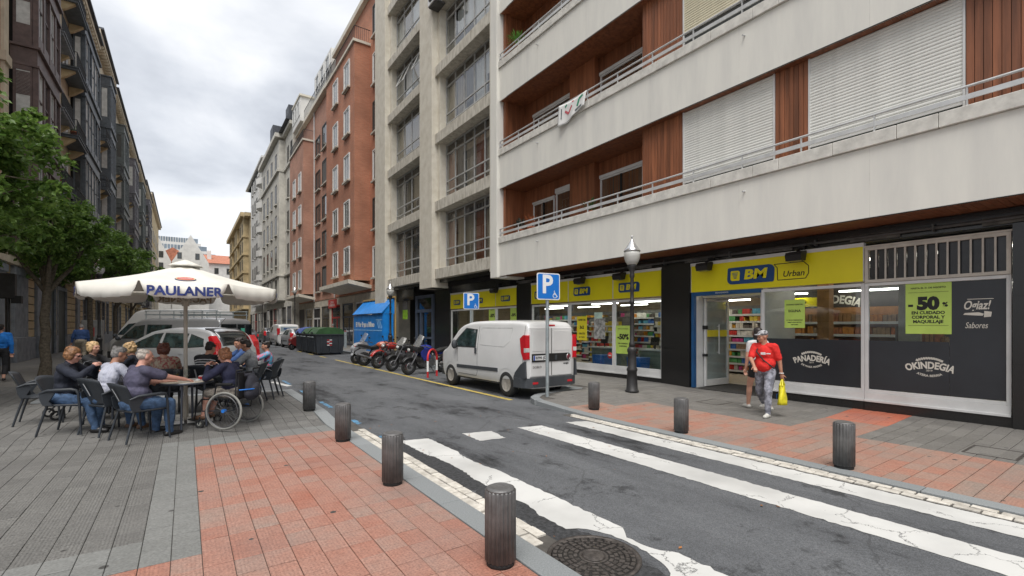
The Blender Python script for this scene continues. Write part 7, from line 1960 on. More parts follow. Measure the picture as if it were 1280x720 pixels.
def motorcycle(label, x, y, rz, col, kind='naked', lean=-8, screen=True, acc=None):
    root = thing('motorcycle', label, 'motorcycle', (x,y,0), rz, 'motorcycles parked along the kerb')
    t = root; pa = mat('moto_paint_'+col[0], col[1], .3, var=.05, coat=.6); pb = acc or pa
    scoot = kind == 'scooter'
    rf, rr = (.26,.25) if scoot else (.3,.3) if kind != 'enduro' else (.33,.3); wt = .12 if not scoot else .13
    yf, yr = .72, -.70
    moto_wheel(t, yf, rf, wt*.9); moto_wheel(t, yr, rr, wt*1.15)
    hy, hz = yf-.36, .98
    for s in (-1,1):
        b = MB(); b.tube([(s*.095,yf,rf),(s*.095,yf-.2,.66),(s*.09,hy+.02,.95)],[.026,.024,.019],M_ENG if kind != 'enduro' else M_MBLK,8); b.build('fork', t)
    b = MB(); n = 9; vs = []; fs = []
    for k in range(n+1):
        a = rad(25+130*k/n); rr_ = rf+.035 + (.06 if kind == 'enduro' else 0)
        for xx, dz in ((-.08,-.03),(-.05,.0),(.05,.0),(.08,-.03)): vs.append((xx, yf+(rr_+dz)*math.cos(a), rf+(rr_+dz)*math.sin(a)))
    for k in range(n):
        for q in range(3): fs.append((k*4+q,k*4+q+1,k*4+q+5,k*4+q+4))
    b.add(vs, fs, pa if kind in ('enduro','scooter') else M_MBLK, True); o = b.build('front_mudguard', t, fix=False); so_ = o.modifiers.new('thickness','SOLIDIFY'); so_.thickness = .006
    hb = MB(); hb.tube([(-.37,hy-.17,1.0),(-.3,hy-.1,1.03),(-.1,hy-.02,1.0),(.1,hy-.02,1.0),(.3,hy-.1,1.03),(.37,hy-.17,1.0)],.014,M_MBLK,8); hb.tube([(-.4,hy-.19,.995),(-.27,hy-.08,1.03)],.02,M_MBLK,8); hb.tube([(.4,hy-.19,.995),(.27,hy-.08,1.03)],.02,M_MBLK,8); hb.tube([(-.36,hy-.05,1.02),(-.22,hy+.0,1.03)],.008,M_ENG,6); hb.build('handlebar', t)
    for s in (-1,1):
        b = MB(); b.tube([(s*.25,hy-.07,1.03),(s*.33,hy-.03,1.2)],.007,M_MBLK,6); b.ell((s*.35,hy-.03,1.23),(.065,.018,.045),M_MBLK,12); b.build('mirror', t)
    if scoot:
        b = MB(); b.prism([(yf+.18,.5),(yf+.22,.72),(yf+.02,.92),(hy-.02,1.0),(hy-.12,.9),(yf-.3,.42),(yf-.15,.3)],-.17,.17,pa,axis='X'); b.build('front_fairing', t, bevel=.06)
        b = MB(); b.prism([(yf-.28,.3),(yf-.28,.44),(-.1,.5),(-.85,.72),(-.98,.86),(-.62,.62),(-.55,.34)],-.2,.2,pa,axis='X'); b.build('side_fairing', t, bevel=.05)
        b = MB(); b.prism([(.1,.62),(.12,.74),(-.2,.78),(-.35,.86),(-.85,.93),(-.95,.84),(-.4,.64)],-.16,.16,M_MBLK,axis='X'); b.build('seat', t, bevel=.05)
        b = MB(); b.prism([(yf-.25,.26),(yf-.25,.34),(-.35,.34),(-.35,.26)],-.22,.22,M_MBLK,axis='X'); b.build('footboard', t, bevel=.03)
        b = MB(); b.tube([(.2,-.35,.3),(.22,-.6,.34),(.22,-.95,.42)],[.03,.06,.065],M_ENG,10); b.build('exhaust', t)
    else:
        b = MB(); b.tube([(0,hy-.05,.9),(0,.1,.86),(0,-.35,.74),(0,-.5,.5)],[.04,.035,.035,.03],M_MBLK,8); b.tube([(-.11,hy-.06,.84),(-.14,.15,.45),(-.12,-.3,.34)],.022,M_MBLK,6); b.tube([(.11,hy-.06,.84),(.14,.15,.45),(.12,-.3,.34)],.022,M_MBLK,6); b.build('frame', t)
        b = MB(); b.prism([(.3,.36),(.34,.6),(.2,.72),(-.2,.68),(-.3,.46),(-.22,.3),(.18,.28)],-.15,.15,M_ENG,axis='X'); b.cyl((-.2,-.08,.42),(.2,-.08,.42),.12,M_ENG,n=18)
        for k in range(6): b.box(-.165,.165,.2,.33,.44+.035*k,.455+.035*k,M_MBLK)
        b.build('engine', t, bevel=.02)
        b = MB(); b.ell((0,.1,.9),(.145,.31,.15),pa,18); b.build('fuel_tank', t)
        b = MB(); b.prism([(-.12,.8),(-.15,.87),(-.4,.83),(-.62,.9),(-.95,.94),(-.98,.9),(-.6,.79),(-.35,.76)],-.125,.125,M_MBLK,axis='X'); b.build('seat', t, bevel=.04)
        b = MB(); b.prism([(-.42,.7),(-.5,.79),(-.98,.9),(-1.08,.86),(-.75,.74)],-.1,.1,pb,axis='X'); b.build('tail', t, bevel=.03)
        b = MB(); b.prism([(-.82,.83),(-1.08,.66),(-1.16,.5),(-1.13,.5),(-1.04,.66),(-.78,.78)],-.08,.08,M_MBLK,axis='X'); b.build('rear_mudguard', t)
        b = MB(); b.tube([(-.06,-.35,.4),(-.09,yr,rr)],[.035,.03],M_ENG,8); b.tube([(.06,-.35,.4),(.09,yr,rr)],[.035,.03],M_ENG,8); b.build('swingarm', t)
        b = MB(); b.tube([(.14,.25,.4),(.17,.0,.28),(.18,-.35,.3),(.2,-.6,.42),(.2,-.98,.55)],[.022,.024,.026,.055,.06],M_ENG,10); b.build('exhaust', t)
        if kind == 'sport':
            b = MB(); b.prism([(hy+.2,.84),(hy+.12,.98),(hy-.08,1.0),(hy-.16,.86),(hy+.0,.76)],-.15,.15,M_MBLK,axis='X'); b.build('front_cowl', t, bevel=.05)
            for s_ in (-1,1): MB().prism([(hy+.02,.8),(hy-.1,.92),(.02,.8),(-.05,.62),(.22,.5),(hy-.02,.66)],s_*.13,s_*.18,pa,axis='X').build('side_fairing', t, bevel=.02)
            b = MB(); b.box(-.33,-.14,-.98,-.55,.52,.8,M_MBLK); b.build('pannier', t, bevel=.05)
        else:
            b = MB(); b.lathe([(.0,-.1),(.07,-.08),(.095,0),(.09,.015),(.0,.02)],M_ENG,18,c=(0,hy+.16,.93),axis='Y'); b.build('headlight_shell', t)
    b = MB(); b.ell((0,(yf+.12) if scoot else hy+.2 if kind != 'sport' else yf+.06,.82 if scoot else .92 if kind != 'sport' else .88),(.085,.03,.06),M_LENS,14); b.build('headlight', t)
    if screen:
        b = MB(); vs = []; fs = []; n, m_ = 8, 6; hgt = .42 if (scoot or kind == 'sport') else .3
        for j in range(m_+1):
            for k in range(n+1):
                u = -1+2*k/n; v = j/m_; w = .2*(1-.3*v*v); vs.append((u*w, hy+.2-.22*v-.07*u*u, 1.0+hgt*v*(1-.12*u*u)))
        for j in range(m_):
            for k in range(n): q = j*(n+1)+k; fs.append((q,q+1,q+n+2,q+n+1))
        b.add(vs, fs, M_SCREEN, True); o = b.build('windscreen', t, fix=False)
        b = MB(); b.tube([vs[k] for k in range(0,n+1)],.008,M_MBLK,5); b.build('screen_bracket', o)
    b = MB(); b.ell((0,-1.06 if not scoot else -.98,.85 if not scoot else .8),(.06,.03,.035),M_TAIL,10); b.build('tail_light', t)
    b = MB(); b.tube([(-.12,-.1,.28),(-.28,-.22,.01)],.012,M_MBLK,6); b.build('side_stand', t)
    b = MB(); b.box(-.09,.09,-1.155,-1.14,.5,.65,M_PLATE); b.build('number_plate', t)
    root.rotation_euler = (0, rad(lean), rz)
    return root
FX = rad(90)        # nose towards the street
motorcycle('silver scooter with tall clear screen, farthest of the parked motorcycles', 7.0, 21.6, FX+rad(12), ('silver',(.34,.35,.37)), 'scooter', -7)
motorcycle('orange and black motorcycle parked tail to the street beside the silver scooter', 6.95, 20.0, -FX-rad(14), ('orange',(.4,.09,.035)), 'naked', 7, False, M_ENG)
motorcycle('red trail motorcycle with bare front wheel in the middle of the row', 7.0, 18.8, FX+rad(18), ('red',(.36,.025,.02)), 'enduro', -8, False)
motorcycle('black motorcycle with round windscreen next to the red trail bike', 7.05, 17.3, FX+rad(16), ('black',(.02,.02,.022)), 'naked', -8, True)
motorcycle('blue touring motorcycle with tall screen, nearest in the row behind the red hoop', 7.1, 15.7, FX+rad(10), ('blue',(.015,.028,.24)), 'sport', -7, True)
ms_ = motorcycle('small scooter with red top box beside the rubbish containers', 6.8, 36.2, FX+rad(20), ('darkred',(.2,.03,.03)), 'scooter', -7, False)
MB().box(-.2,.2,-1.05,-.65,.95,1.25,M_REDM).build('top_box', ms_, bevel=.06)
# ---------------------------------------------------------------- people: one continuous skin each, grown from overlapping volumes
def skin_mat(name, c): return mat(name, c, .5, var=.08, vs=9)
SK1 = skin_mat('skin_light', (.5,.27,.19)); SK2 = skin_mat('skin_tanned', (.4,.2,.13)); SK3 = skin_mat('skin_rosy', (.54,.28,.21))
M_EYE = mat('eye_dark', (.02,.015,.012), .2); M_LIP = mat('lip', (.33,.11,.09), .5)
def cloth(name, c, var=.18, vs=9, stretch=None, c2=None, lo=.35, hi=.65): return mat(name, c, .85, var=var, vs=vs, bump=.35, bs=22, stretch=stretch, c2=c2, lo=lo, hi=hi)
def closed_capsule(b, p0, p1, r0, r1, m, n=12):
    p0, p1 = Vector(p0), Vector(p1); d = p1-p0; L_ = max(d.length, 1e-4)
    prof = [(r0*math.cos(a), -r0*math.sin(a)) for a in [PI/2*(1-k/4) for k in range(4)]] + [(r0,0),(r1,L_)] + [(r1*math.cos(PI/2*k/4), L_+r1*math.sin(PI/2*k/4)) for k in range(1,5)]
    prof[0] = (0,-r0); prof[-1] = (0,L_+r1)
    q = d.to_track_quat('Z','Y') if d.length > 1e-5 else Matrix.Identity(3).to_quaternion()
    t = MB(); t.lathe(prof, m, n); b.add([p0+q@Vector(v) for v in t.v], t.f, m, True)
def solid(prims, vox, smooth=2, name='body', parent=None):
    """union of the volumes as one smooth skin; each face takes the material of the volume it lies on"""
    b = MB(); dm = MATS['skin_light']
    for p in prims:
        if p[0] == 'c': closed_capsule(b, p[1], p[2], p[3], p[4], dm)
        else: b.ell(p[1], p[2], dm, 16, Matrix(p[3]) if p[3] is not None else None)
    o = b.build('tmp_volume', fix=True)
    r = o.modifiers.new('r','REMESH'); r.mode = 'VOXEL'; r.voxel_size = vox
    if smooth: s = o.modifiers.new('s','SMOOTH'); s.factor = .5; s.iterations = smooth
    dg = bpy.context.evaluated_depsgraph_get(); me = bpy.data.meshes.new_from_object(o.evaluated_get(dg)); me.name = name
    old = o.data; bpy.data.objects.remove(o); bpy.data.meshes.remove(old)
    me.materials.clear(); ms = []
    for p in prims:
        if p[-1] not in ms: ms.append(p[-1]); me.materials.append(p[-1])
    n = len(me.polygons); ct = np.empty(n*3); me.polygons.foreach_get('center', ct); ct = ct.reshape(-1,3)
    best = np.full(n, 1e9); idx = np.zeros(n, int)
    for p in prims:
        if p[0] == 'c':
            a, c = np.array(p[1]), np.array(p[2]); ab = c-a; t = np.clip(((ct-a)@ab)/max(1e-9, ab@ab), 0, 1); d = np.linalg.norm(ct-a-t[:,None]*ab, axis=1) - (p[3]+(p[4]-p[3])*t)
        else:
            q = ct-np.array(p[1])
            if p[3] is not None: q = q@np.array(p[3])
            rr = np.array(p[2]); k0 = np.linalg.norm(q/rr, axis=1); k1 = np.linalg.norm(q/rr**2, axis=1); d = k0*(k0-1)/np.maximum(k1, 1e-9)
        w = d < best; best[w] = d[w]; idx[w] = ms.index(p[-1])
    me.polygons.foreach_set('material_index', idx.astype(np.int32)); me.polygons.foreach_set('use_smooth', np.ones(n, bool)); me.update()
    return link(name, me, parent)
def ik(p0, tgt, l1, l2, pole):
    p0, tgt = Vector(p0), Vector(tgt); d = tgt-p0; L_ = min(max(d.length, abs(l1-l2)+.01), (l1+l2)*.995); d.normalize(); tgt = p0+d*L_
    a = (l1*l1-l2*l2+L_*L_)/(2*L_); h = math.sqrt(max(0, l1*l1-a*a)); pv = Vector(pole)-d*Vector(pole).dot(d); pv.normalize()
    return p0+d*a+pv*h, tgt
def person(label, loc, rz, H=1.7, pel=(0,0,.9), lean=0, sidelean=0, twist=0, head=(0,0,0), hl=None, hr=None, fl=None, fr=None, el=(-.6,-.8,-.2), er=(.6,-.8,-.2),
           kl=(-.1,1,.1), kr=(.1,1,.1), top=None, sleeve=.55, legs=None, leglen=1.0, shoe=None, skin=SK1, build=1.0, belly=0.0, vox=.0105, hair=None, hairm=None, collar=None, fingers=True, curl=.7, dress=None):
    s = H/1.72; g = build
    t = thing('person', label, 'person', loc, rz)
    P = []
    def c(a, b_, r0, r1, m): P.append(('c', tuple(a), tuple(b_), r0*s, r1*s, m))
    def e(ce, r, m, rot=None): P.append(('e', tuple(ce), tuple(x*s for x in r), None if rot is None else [list(x) for x in rot], m))
    pel = Vector(pel)
    T = Matrix.Rotation(rad(twist),3,'Z') @ Matrix.Rotation(rad(-lean),3,'X') @ Matrix.Rotation(rad(sidelean),3,'Y')
    up = T @ Vector((0,0,1)); rt = T @ Vector((1,0,0)); fw = T @ Vector((0,1,0))
    waist = pel + up*.16*s; chest = pel + up*.34*s - fw*.01*s; neck = pel + up*.525*s - fw*.005*s
    shz = pel + up*.475*s
    shL, shR = shz - rt*.175*s*(.9+.1*g), shz + rt*.175*s*(.9+.1*g)
    # torso
    e(pel, (.165*g,.12*g,.12), legs, T); e(waist+fw*.01*s, (.15*g+.5*belly,.11*g+.3*belly,.15), top, T); e(chest, (.17*g,.12*g,.2), top, T)
    if belly: e(pel+up*.12*s+fw*(.05+belly*.6)*s, (.13*g,.09+belly*.5,.14), top, T)
    e(pel+up*.43*s, (.15*g,.095,.1), top, T)
    for sh in (shL, shR): c(neck-up*.03*s, sh, .062, .066*g, top)
    # neck and head
    hy, hp, hrl = head
    Rh = T @ Matrix.Rotation(rad(hy),3,'Z') @ Matrix.Rotation(rad(-hp),3,'X') @ Matrix.Rotation(rad(hrl),3,'Y')
    hu, hf, hx = Rh@Vector((0,0,1)), Rh@Vector((0,1,0)), Rh@Vector((1,0,0))
    hc = neck + up*.075*s + hu*.085*s + hf*.022*s
    c(neck-up*.02*s, hc-hu*.06*s-hf*.01*s, .058*g**.5, .054, skin)
    if collar: c(neck-up*.015*s, neck+up*.02*s, .068, .062, collar)
    e(hc+hu*.02*s-hf*.008*s, (.074,.094,.088), skin, Rh); e(hc-hu*.045*s+hf*.026*s, (.058,.066,.075), skin, Rh)
    c(hc-hu*.09*s+hf*.062*s, hc-hu*.088*s+hf*.066*s, .027, .026, skin)
    c(hc+hu*.004*s+hf*.085*s, hc-hu*.034*s+hf*.104*s, .011, .0165, skin)
    c(hc+hu*.02*s+hf*.08*s-hx*.035*s, hc+hu*.02*s+hf*.08*s+hx*.035*s, .015, .015, skin)
    for k in (-1,1):
        e(hc-hu*.012*s-hf*.008*s+hx*k*.076*s, (.012,.024,.034), skin, Rh); e(hc+hu*.004*s+hf*.078*s+hx*k*.032*s, (.015,.012,.008), M_EYE, Rh)
        e(hc-hu*.03*s+hf*.055*s+hx*k*.035*s, (.03,.03,.028), skin, Rh)
    e(hc-hu*.062*s+hf*.083*s, (.025,.011,.007), M_LIP, Rh)
    # arms
    l1, l2 = .285*s, .25*s
    hands = []
    for k, sh, tg, pole in ((-1,shL,hl,el),(1,shR,hr,er)):
        tg = Vector(tg) if tg is not None else sh + Vector((k*.08,.08,-.5))*s
        elb, wr = ik(sh, tg, l1, l2, pole)
        if sleeve <= 1:
            cut = sh+(elb-sh)*min(1, sleeve/.55) if sleeve <= .55 else elb
            c(sh, cut, .066*g, .06*g, top); c(sh, elb, .05*g, .043, skin if sleeve < .55 else top)
            if sleeve > .55: c(elb, elb+(wr-elb)*((sleeve-.55)/.45), .05*g, .04, top)
            c(elb, wr, .042, .028, skin)
        hd = (wr-elb).normalized(); hands.append((wr, hd, k))
        sd = hd.cross(Vector((0,0,1)));
        if sd.length < .2: sd = hd.cross(fw)
        sd.normalize(); nn = sd.cross(hd)
        Rm = Matrix((sd, hd, nn)).transposed()
        e(wr+hd*.05*s, (.038,.052,.018), skin, Rm)
        if fingers:
            for q in range(4):
                b0 = wr+hd*.088*s+sd*(-.028+.0187*q)*s; l = (.07,.08,.076,.06)[q]*s; a1 = -.25*curl-.08*q*curl
                d1 = hd*math.cos(a1)+nn*math.sin(a1); m1 = b0+d1*l*.5; a2 = a1-1.0*curl; d2 = hd*math.cos(a2)+nn*math.sin(a2)
                c(b0, m1, .0095, .0088, skin); c(m1, m1+d2*l*.5, .0088, .0078, skin)
            tb = wr+hd*.03*s-sd*.034*s*k*-1*(1 if k < 0 else 1); td = (hd*.7+sd*(.5*k)-nn*.45).normalized()
            tb = wr+hd*.03*s+sd*k*.032*s; c(tb, tb+td*.04*s, .012, .0105, skin); c(tb+td*.04*s, tb+td*.04*s+(td+hd*.7).normalized()*.03*s, .0105, .009, skin)
    # legs
    t1, t2 = .42*s, .415*s
    for k, ft, pole in ((-1,fl,kl),(1,fr,kr)):
        hip = pel + rt*k*.092*s - up*.02*s
        kn, an = ik(hip, Vector(ft), t1, t2, pole)
        lm = legs
        c(hip, kn, .092*g, .066*g, lm if leglen > .2 else skin)
        if leglen <= .2: c(hip, hip+(kn-hip)*.45, .098*g, .085*g, lm)
        cl = kn+(an-kn)*max(0, min(1, leglen*2-1)) if leglen < 1 else an
        if leglen >= 1: c(kn, kn+(an-kn)*.45, .064*g, .058*g, lm); c(kn+(an-kn)*.45, an, .06*g, .05, lm)
        else:
            c(kn, kn+(an-kn)*.35, .052, .056, skin); c(kn+(an-kn)*.35, an, .054, .036, skin)
            if leglen > .5: c(kn, cl, .066*g, .06*g, lm)
        fd = (an-kn).normalized().cross(rt); fd = Vector((fd.x, fd.y, 0)) if abs(fd.z) < .8 else fd
        if fd.dot(fw) < 0: fd = -fd
        fd.normalize(); he = an+Vector((0,0,-.045*s)) - fd*.035*s
        c(he, he+fd*.1*s, .042, .045, shoe); c(he+fd*.1*s-Vector((0,0,.004*s)), he+fd*.185*s-Vector((0,0,.008*s)), .044, .036, shoe)
    if dress: 
        for k, ft, pole in ((-1,fl,kl),(1,fr,kr)):
            hip = pel + rt*k*.08*s; kn, an = ik(hip, Vector(ft), t1, t2, pole); c(hip, hip+(kn-hip)*dress[0], .11*g, .1*g, dress[1])
    o = solid(P, vox, 2, 'body', t)
    sk = [i for i, m_ in enumerate(o.data.materials) if m_ in (skin, M_EYE, M_LIP, shoe)]
    vgr = o.vertex_groups.new(name='cloth'); mi_ = np.empty(len(o.data.polygons), np.int32); o.data.polygons.foreach_get('material_index', mi_)
    skv = set(); clv = set()
    for p_, k_ in zip(o.data.polygons, mi_): (skv if k_ in sk else clv).update(p_.vertices)
    vgr.add(list(clv-skv), 1.0, 'REPLACE')
    tx = bpy.data.textures.get('cloth_folds') or bpy.data.textures.new('cloth_folds', 'CLOUDS'); tx.noise_scale = .075; tx.noise_depth = 3
    dm_ = o.modifiers.new('folds','DISPLACE'); dm_.texture = tx; dm_.strength = .022; dm_.texture_coords = 'LOCAL'; dm_.mid_level = .5; dm_.vertex_group = 'cloth'
    if hair and hairm:
        Hh = []
        def he_(ce, r, n=1): Hh.append(('e', tuple(hc+hx*ce[0]*s+hf*ce[1]*s+hu*ce[2]*s), tuple(x*s for x in r), [list(x) for x in Rh], hairm))
        rr = random.Random(len(label)*7+int(H*100))
        if hair == 'short':
            he_((0,-.02,.042),(.079,.092,.078)); he_((0,-.045,.0),(.076,.066,.075)); he_((0,.035,.082),(.06,.05,.03))
            for _ in range(16): a = rr.uniform(0,6.28); he_((.06*math.cos(a),-.02+.07*math.sin(a),.075+rr.uniform(-.02,.025)),(.026,.026,.022))
        elif hair == 'bob':
            he_((0,-.02,.045),(.086,.1,.082)); he_((0,-.055,-.01),(.085,.07,.1))
            for k in (-1,1): he_((k*.07,-.01,-.01),(.028,.055,.085))
            for _ in range(34): a = rr.uniform(0,6.28); z = rr.uniform(-.08,.11); q = math.sqrt(max(.1,1-((z-.03)/.12)**2)); y_ = -.035+.1*math.sin(a)*q; 
            for _ in range(40):
                a = rr.uniform(-.5,3.64); z = rr.uniform(-.07,.11); q = math.sqrt(max(.05,1-((z-.02)/.125)**2)); he_((.085*math.cos(a)*q,-.03-.085*math.sin(a)*q,z),(.024,.024,.02))
        elif hair == 'long':
            he_((0,-.02,.045),(.083,.1,.08)); he_((0,-.07,-.05),(.08,.055,.16)); he_((0,-.085,-.2),(.075,.045,.16)); he_((0,-.08,-.32),(.055,.035,.09))
            for k in (-1,1): he_((k*.068,-.02,-.04),(.025,.05,.12))
        elif hair == 'ponytail':
            he_((0,-.02,.042),(.079,.096,.078)); he_((0,-.05,.0),(.076,.065,.08)); he_((0,-.13,.03),(.035,.04,.035)); he_((0,-.15,-.06),(.03,.03,.09)); he_((.005,-.145,-.15),(.022,.022,.07))
        elif hair == 'balding':
            he_((0,-.04,.005),(.08,.075,.065)); he_((0,-.03,.055),(.074,.085,.052))
        if Hh:
            h = solid(Hh, .009, 1, 'hair', t)
            tx = bpy.data.textures.get('hair_waves') or bpy.data.textures.new('hair_waves', 'CLOUDS'); tx.noise_scale = .022
            dm_ = h.modifiers.new('waves','DISPLACE'); dm_.texture = tx; dm_.strength = .016; dm_.texture_coords = 'LOCAL'; dm_.mid_level = .5
    return t, dict(hc=hc, hu=hu, hf=hf, hx=hx, hands=hands, neck=neck, up=up, fw=fw, rt=rt, chest=chest, pel=pel, s=s)
H_GREY = mat('grey_hair', (.2,.19,.18), .6, var=.3, vs=30); H_BRN = mat('brown_hair', (.16,.075,.03), .55, var=.35, vs=30); H_DRK = mat('dark_hair', (.018,.013,.011), .5, var=.4, vs=30)
H_RED = mat('auburn_hair', (.2,.085,.04), .55, var=.35, vs=30); H_BLO = mat('blonde_hair', (.42,.28,.14), .55, var=.3, vs=30); H_DKR = mat('dark_auburn_hair', (.1,.03,.018), .5, var=.35, vs=30); H_WHT = mat('pale_grey_hair', (.38,.34,.3), .6, var=.25, vs=30)
C_NAVYJ = cloth('navy_jacket', (.012,.015,.026)); C_JEAN = cloth('blue_denim', (.045,.085,.16), .25, 14); C_SHIRT = cloth('pale_striped_shirt', (.4,.42,.52), c2=(.56,.57,.64), stretch=(30,1,1), vs=3)
C_TEE = cloth('slate_tshirt', (.065,.062,.1)); C_FLOR = cloth('floral_blouse', (.3,.06,.06), c2=(.4,.34,.25), vs=22, lo=.42, hi=.55); C_BLK = cloth('black_cloth', (.014,.014,.016)); C_NAVY = cloth('navy_cardigan', (.016,.018,.045))
C_HOOD = cloth('grey_hoodie', (.24,.25,.26)); C_RED = cloth('red_tshirt', (.62,.022,.018), .08); C_CARGO = cloth('grey_camo_trousers', (.12,.125,.15), c2=(.3,.31,.36), vs=11, lo=.42, hi=.58); C_WHT = cloth('white_cloth', (.58,.58,.58), .06)
C_BLUEJ = cloth('bright_blue_jacket', (.015,.17,.55), .12); C_BLUES = cloth('blue_sweater', (.03,.07,.19)); C_BEIGE = cloth('beige_trousers', (.3,.26,.2)); C_BROWN = cloth('brown_trousers', (.16,.1,.06)); C_PINK = cloth('pink_blouse', (.55,.1,.16), c2=(.1,.4,.6), vs=12, lo=.45,hi=.55)
S_BLK = mat('black_shoe', (.014,.013,.013), .4); S_WHT = mat('white_shoe', (.5,.49,.45), .5, var=.15); S_BRN = mat('brown_sandal', (.13,.07,.04), .5)
def az(d): return rad(d-90)
SEAT = (0,-.1,.535)
def seated(label, x, y, a, feet=((-.11,.33,.075),(.12,.36,.075)), chairlab=None, vox=.011, **k):
    if chairlab: chair(x, y, az(a), chairlab)
    k.setdefault('lean', 4)
    return person(label, (x, y, zl(x,y)), az(a), pel=k.pop('pel', SEAT), fl=feet[0], fr=feet[1], kl=(-.12,.6,.8), kr=(.12,.6,.8), vox=vox, **k)
# the near table
p, J = seated('woman in a dark navy jacket and sunglasses sitting leftmost with hands at her mouth', -1.42, 9.6, -18, chairlab='terrace chair of the woman in the dark jacket, with two others behind it', H=1.62, top=C_NAVYJ, sleeve=1.0, legs=C_JEAN, shoe=S_BLK,
    hair='bob', hairm=H_BRN, hl=(-.05,.28,.98), hr=(.06,.3,.98), el=(-.8,.1,-.9), er=(.8,.1,-.9), lean=10, head=(0,8,0), build=1.12, belly=.03, collar=C_NAVYJ, curl=1.1, skin=SK3)
def sunglasses(t, J):
    b = MB(); s = J['s']
    for k in (-1,1):
        ce = J['hc']+J['hu']*.006*s+J['hf']*.093*s+J['hx']*k*.034*s; b.ell(ce,(.026*s,.006*s,.019*s),M_BLACKP,12,Matrix((J['hx'],J['hf'],J['hu'])).transposed())
        b.bar(ce+J['hx']*k*.022*s, J['hc']+J['hx']*k*.082*s-J['hf']*.01*s+J['hu']*.012*s, .008,.005,M_BLACKP)
    b.bar(J['hc']+J['hf']*.095*s-J['hx']*.012*s,J['hc']+J['hf']*.095*s+J['hx']*.012*s,.006,.006,M_BLACKP); b.build('sunglasses', t)
sunglasses(p, J)
seated('grey haired man in a pale striped shirt seen from behind', -.93, 9.3, 34, chairlab='terrace chair under the grey haired man in the pale shirt', H=1.7, top=C_SHIRT, sleeve=.9, legs=C_JEAN, shoe=S_BRN, skin=SK2,
    hair='short', hairm=H_GREY, hl=(-.1,.45,.72), hr=(.2,.4,.72), lean=17, head=(-12,0,0), build=1.02, belly=.03)
seated('heavy man in a slate blue T-shirt and jeans reaching for his glass', -.55, 8.84, 28, chairlab='nearest terrace chair, with white print on its back, under the man in slate blue', H=1.74, top=C_TEE, sleeve=.38, legs=C_JEAN, shoe=S_BLK, skin=SK3,
    hair='balding', hairm=H_WHT, hl=(-.1,.42,.8), hr=(.2,.62,.8), er=(.7,-.3,-.6), lean=12, head=(-4,4,0), build=1.22, belly=.07, feet=((-.16,.28,.075),(.14,.32,.075)), curl=.8)
p, J = seated('red haired woman in a navy cardigan eating in the wheelchair', .63, 8.99, 142, H=1.6, top=C_NAVY, sleeve=1.0, legs=cloth('patterned_skirt', (.12,.1,.09), c2=(.4,.36,.3), vs=18), shoe=S_BRN, leglen=.55, skin=SK3,
    hair='bob', hairm=H_RED, hl=(-.12,.33,.98), hr=(.03,.31,1.0), el=(-.6,.4,-.8), er=(.7,.3,-.8), lean=16, head=(8,6,0), build=1.15, belly=.05, pel=(0,-.06,.56), feet=((-.1,.42,.2),(.1,.44,.2)), curl=1.1)
seated('woman with dark auburn hair in a floral blouse, her back to the camera', -.32, 10.35, 100, chairlab='terrace chair of the woman in the floral blouse', H=1.63, top=C_FLOR, sleeve=.8, legs=C_BLK, shoe=S_BLK, hair='bob', hairm=H_DKR, hl=(-.22,.35,.78), hr=(.16,.38,.78), lean=8, head=(14,5,0), build=1.15, belly=.03, vox=.013)
seated('blonde woman left of the grey haired man, mostly hidden behind him', -1.4, 11.9, -30, chairlab='terrace chair of the left blonde woman', H=1.64, top=C_BLK, sleeve=.9, legs=C_BLK, shoe=S_BLK, hair='bob', hairm=H_BLO, hl=(-.1,.4,.78), hr=(.12,.42,.78), head=(-10,0,0), vox=.014)
seated('blonde woman facing left behind the grey haired man', -.82, 11.35, 165, chairlab='terrace chair of the right blonde woman', H=1.64, top=C_NAVYJ, sleeve=.9, legs=C_BLK, shoe=S_BLK, hair='bob', hairm=H_BLO, hl=(-.1,.4,.78), hr=(.12,.42,.78), lean=12, head=(0,5,0), vox=.013)
STR = mat('white_black_stripe', (.015,.015,.016), .85)
p, J = seated('man in a black top with white stripes across his back', .3, 10.95, 62, chairlab='terrace chair of the man with the striped back', H=1.72, top=C_BLK, sleeve=.8, legs=C_BLK, shoe=S_BLK, hair='short', hairm=H_DRK, hl=(-.1,.5,.78), hr=(.2,.5,.78), lean=26, head=(-14,4,0), vox=.013)
b = MB()
for k in range(6):
    a_ = J['pel']+J['up']*(.12+.055*k)-J['fw']*(.118+.02*math.sin(k*.6)); w_ = .13+.012*k
    b.tube([a_-J['rt']*w_+J['fw']*.07, a_-J['rt']*w_*.6+J['fw']*.012, a_, a_+J['rt']*w_*.6+J['fw']*.012, a_+J['rt']*w_+J['fw']*.07], .012, C_WHT, 6)
b.build('white_stripe', p)
seated('dark haired boy in a grey hooded top facing left', 1.08, 11.1, 160, chairlab='terrace chair of the boy in the grey hooded top', H=1.72, top=C_HOOD, sleeve=1.0, legs=C_JEAN, shoe=S_WHT, skin=SK2, hair='short', hairm=H_DRK, hl=(-.15,.42,.8), hr=(.12,.45,.8), lean=12, head=(-5,5,0), collar=C_HOOD, vox=.012)
seated('dark haired boy behind the boy in the grey hooded top', 1.0, 12.25, 190, chairlab='terrace chair of the boy farthest back', H=1.72, top=C_BLUES, sleeve=.7, legs=C_JEAN, shoe=S_WHT, skin=SK2, hair='short', hairm=H_DRK, hl=(-.15,.42,.8), hr=(.12,.45,.8), lean=8, head=(20,5,0), vox=.014)
seated('child in a pink and turquoise top at the right end of the terrace', 1.5, 12.2, 175, chairlab='terrace chair of the child in pink', H=1.5, top=C_PINK, sleeve=.5, legs=C_JEAN, shoe=S_WHT, skin=SK2, hair='short', hairm=H_DRK, hl=(-.15,.4,.75), hr=(.12,.42,.75), lean=6, vox=.014)
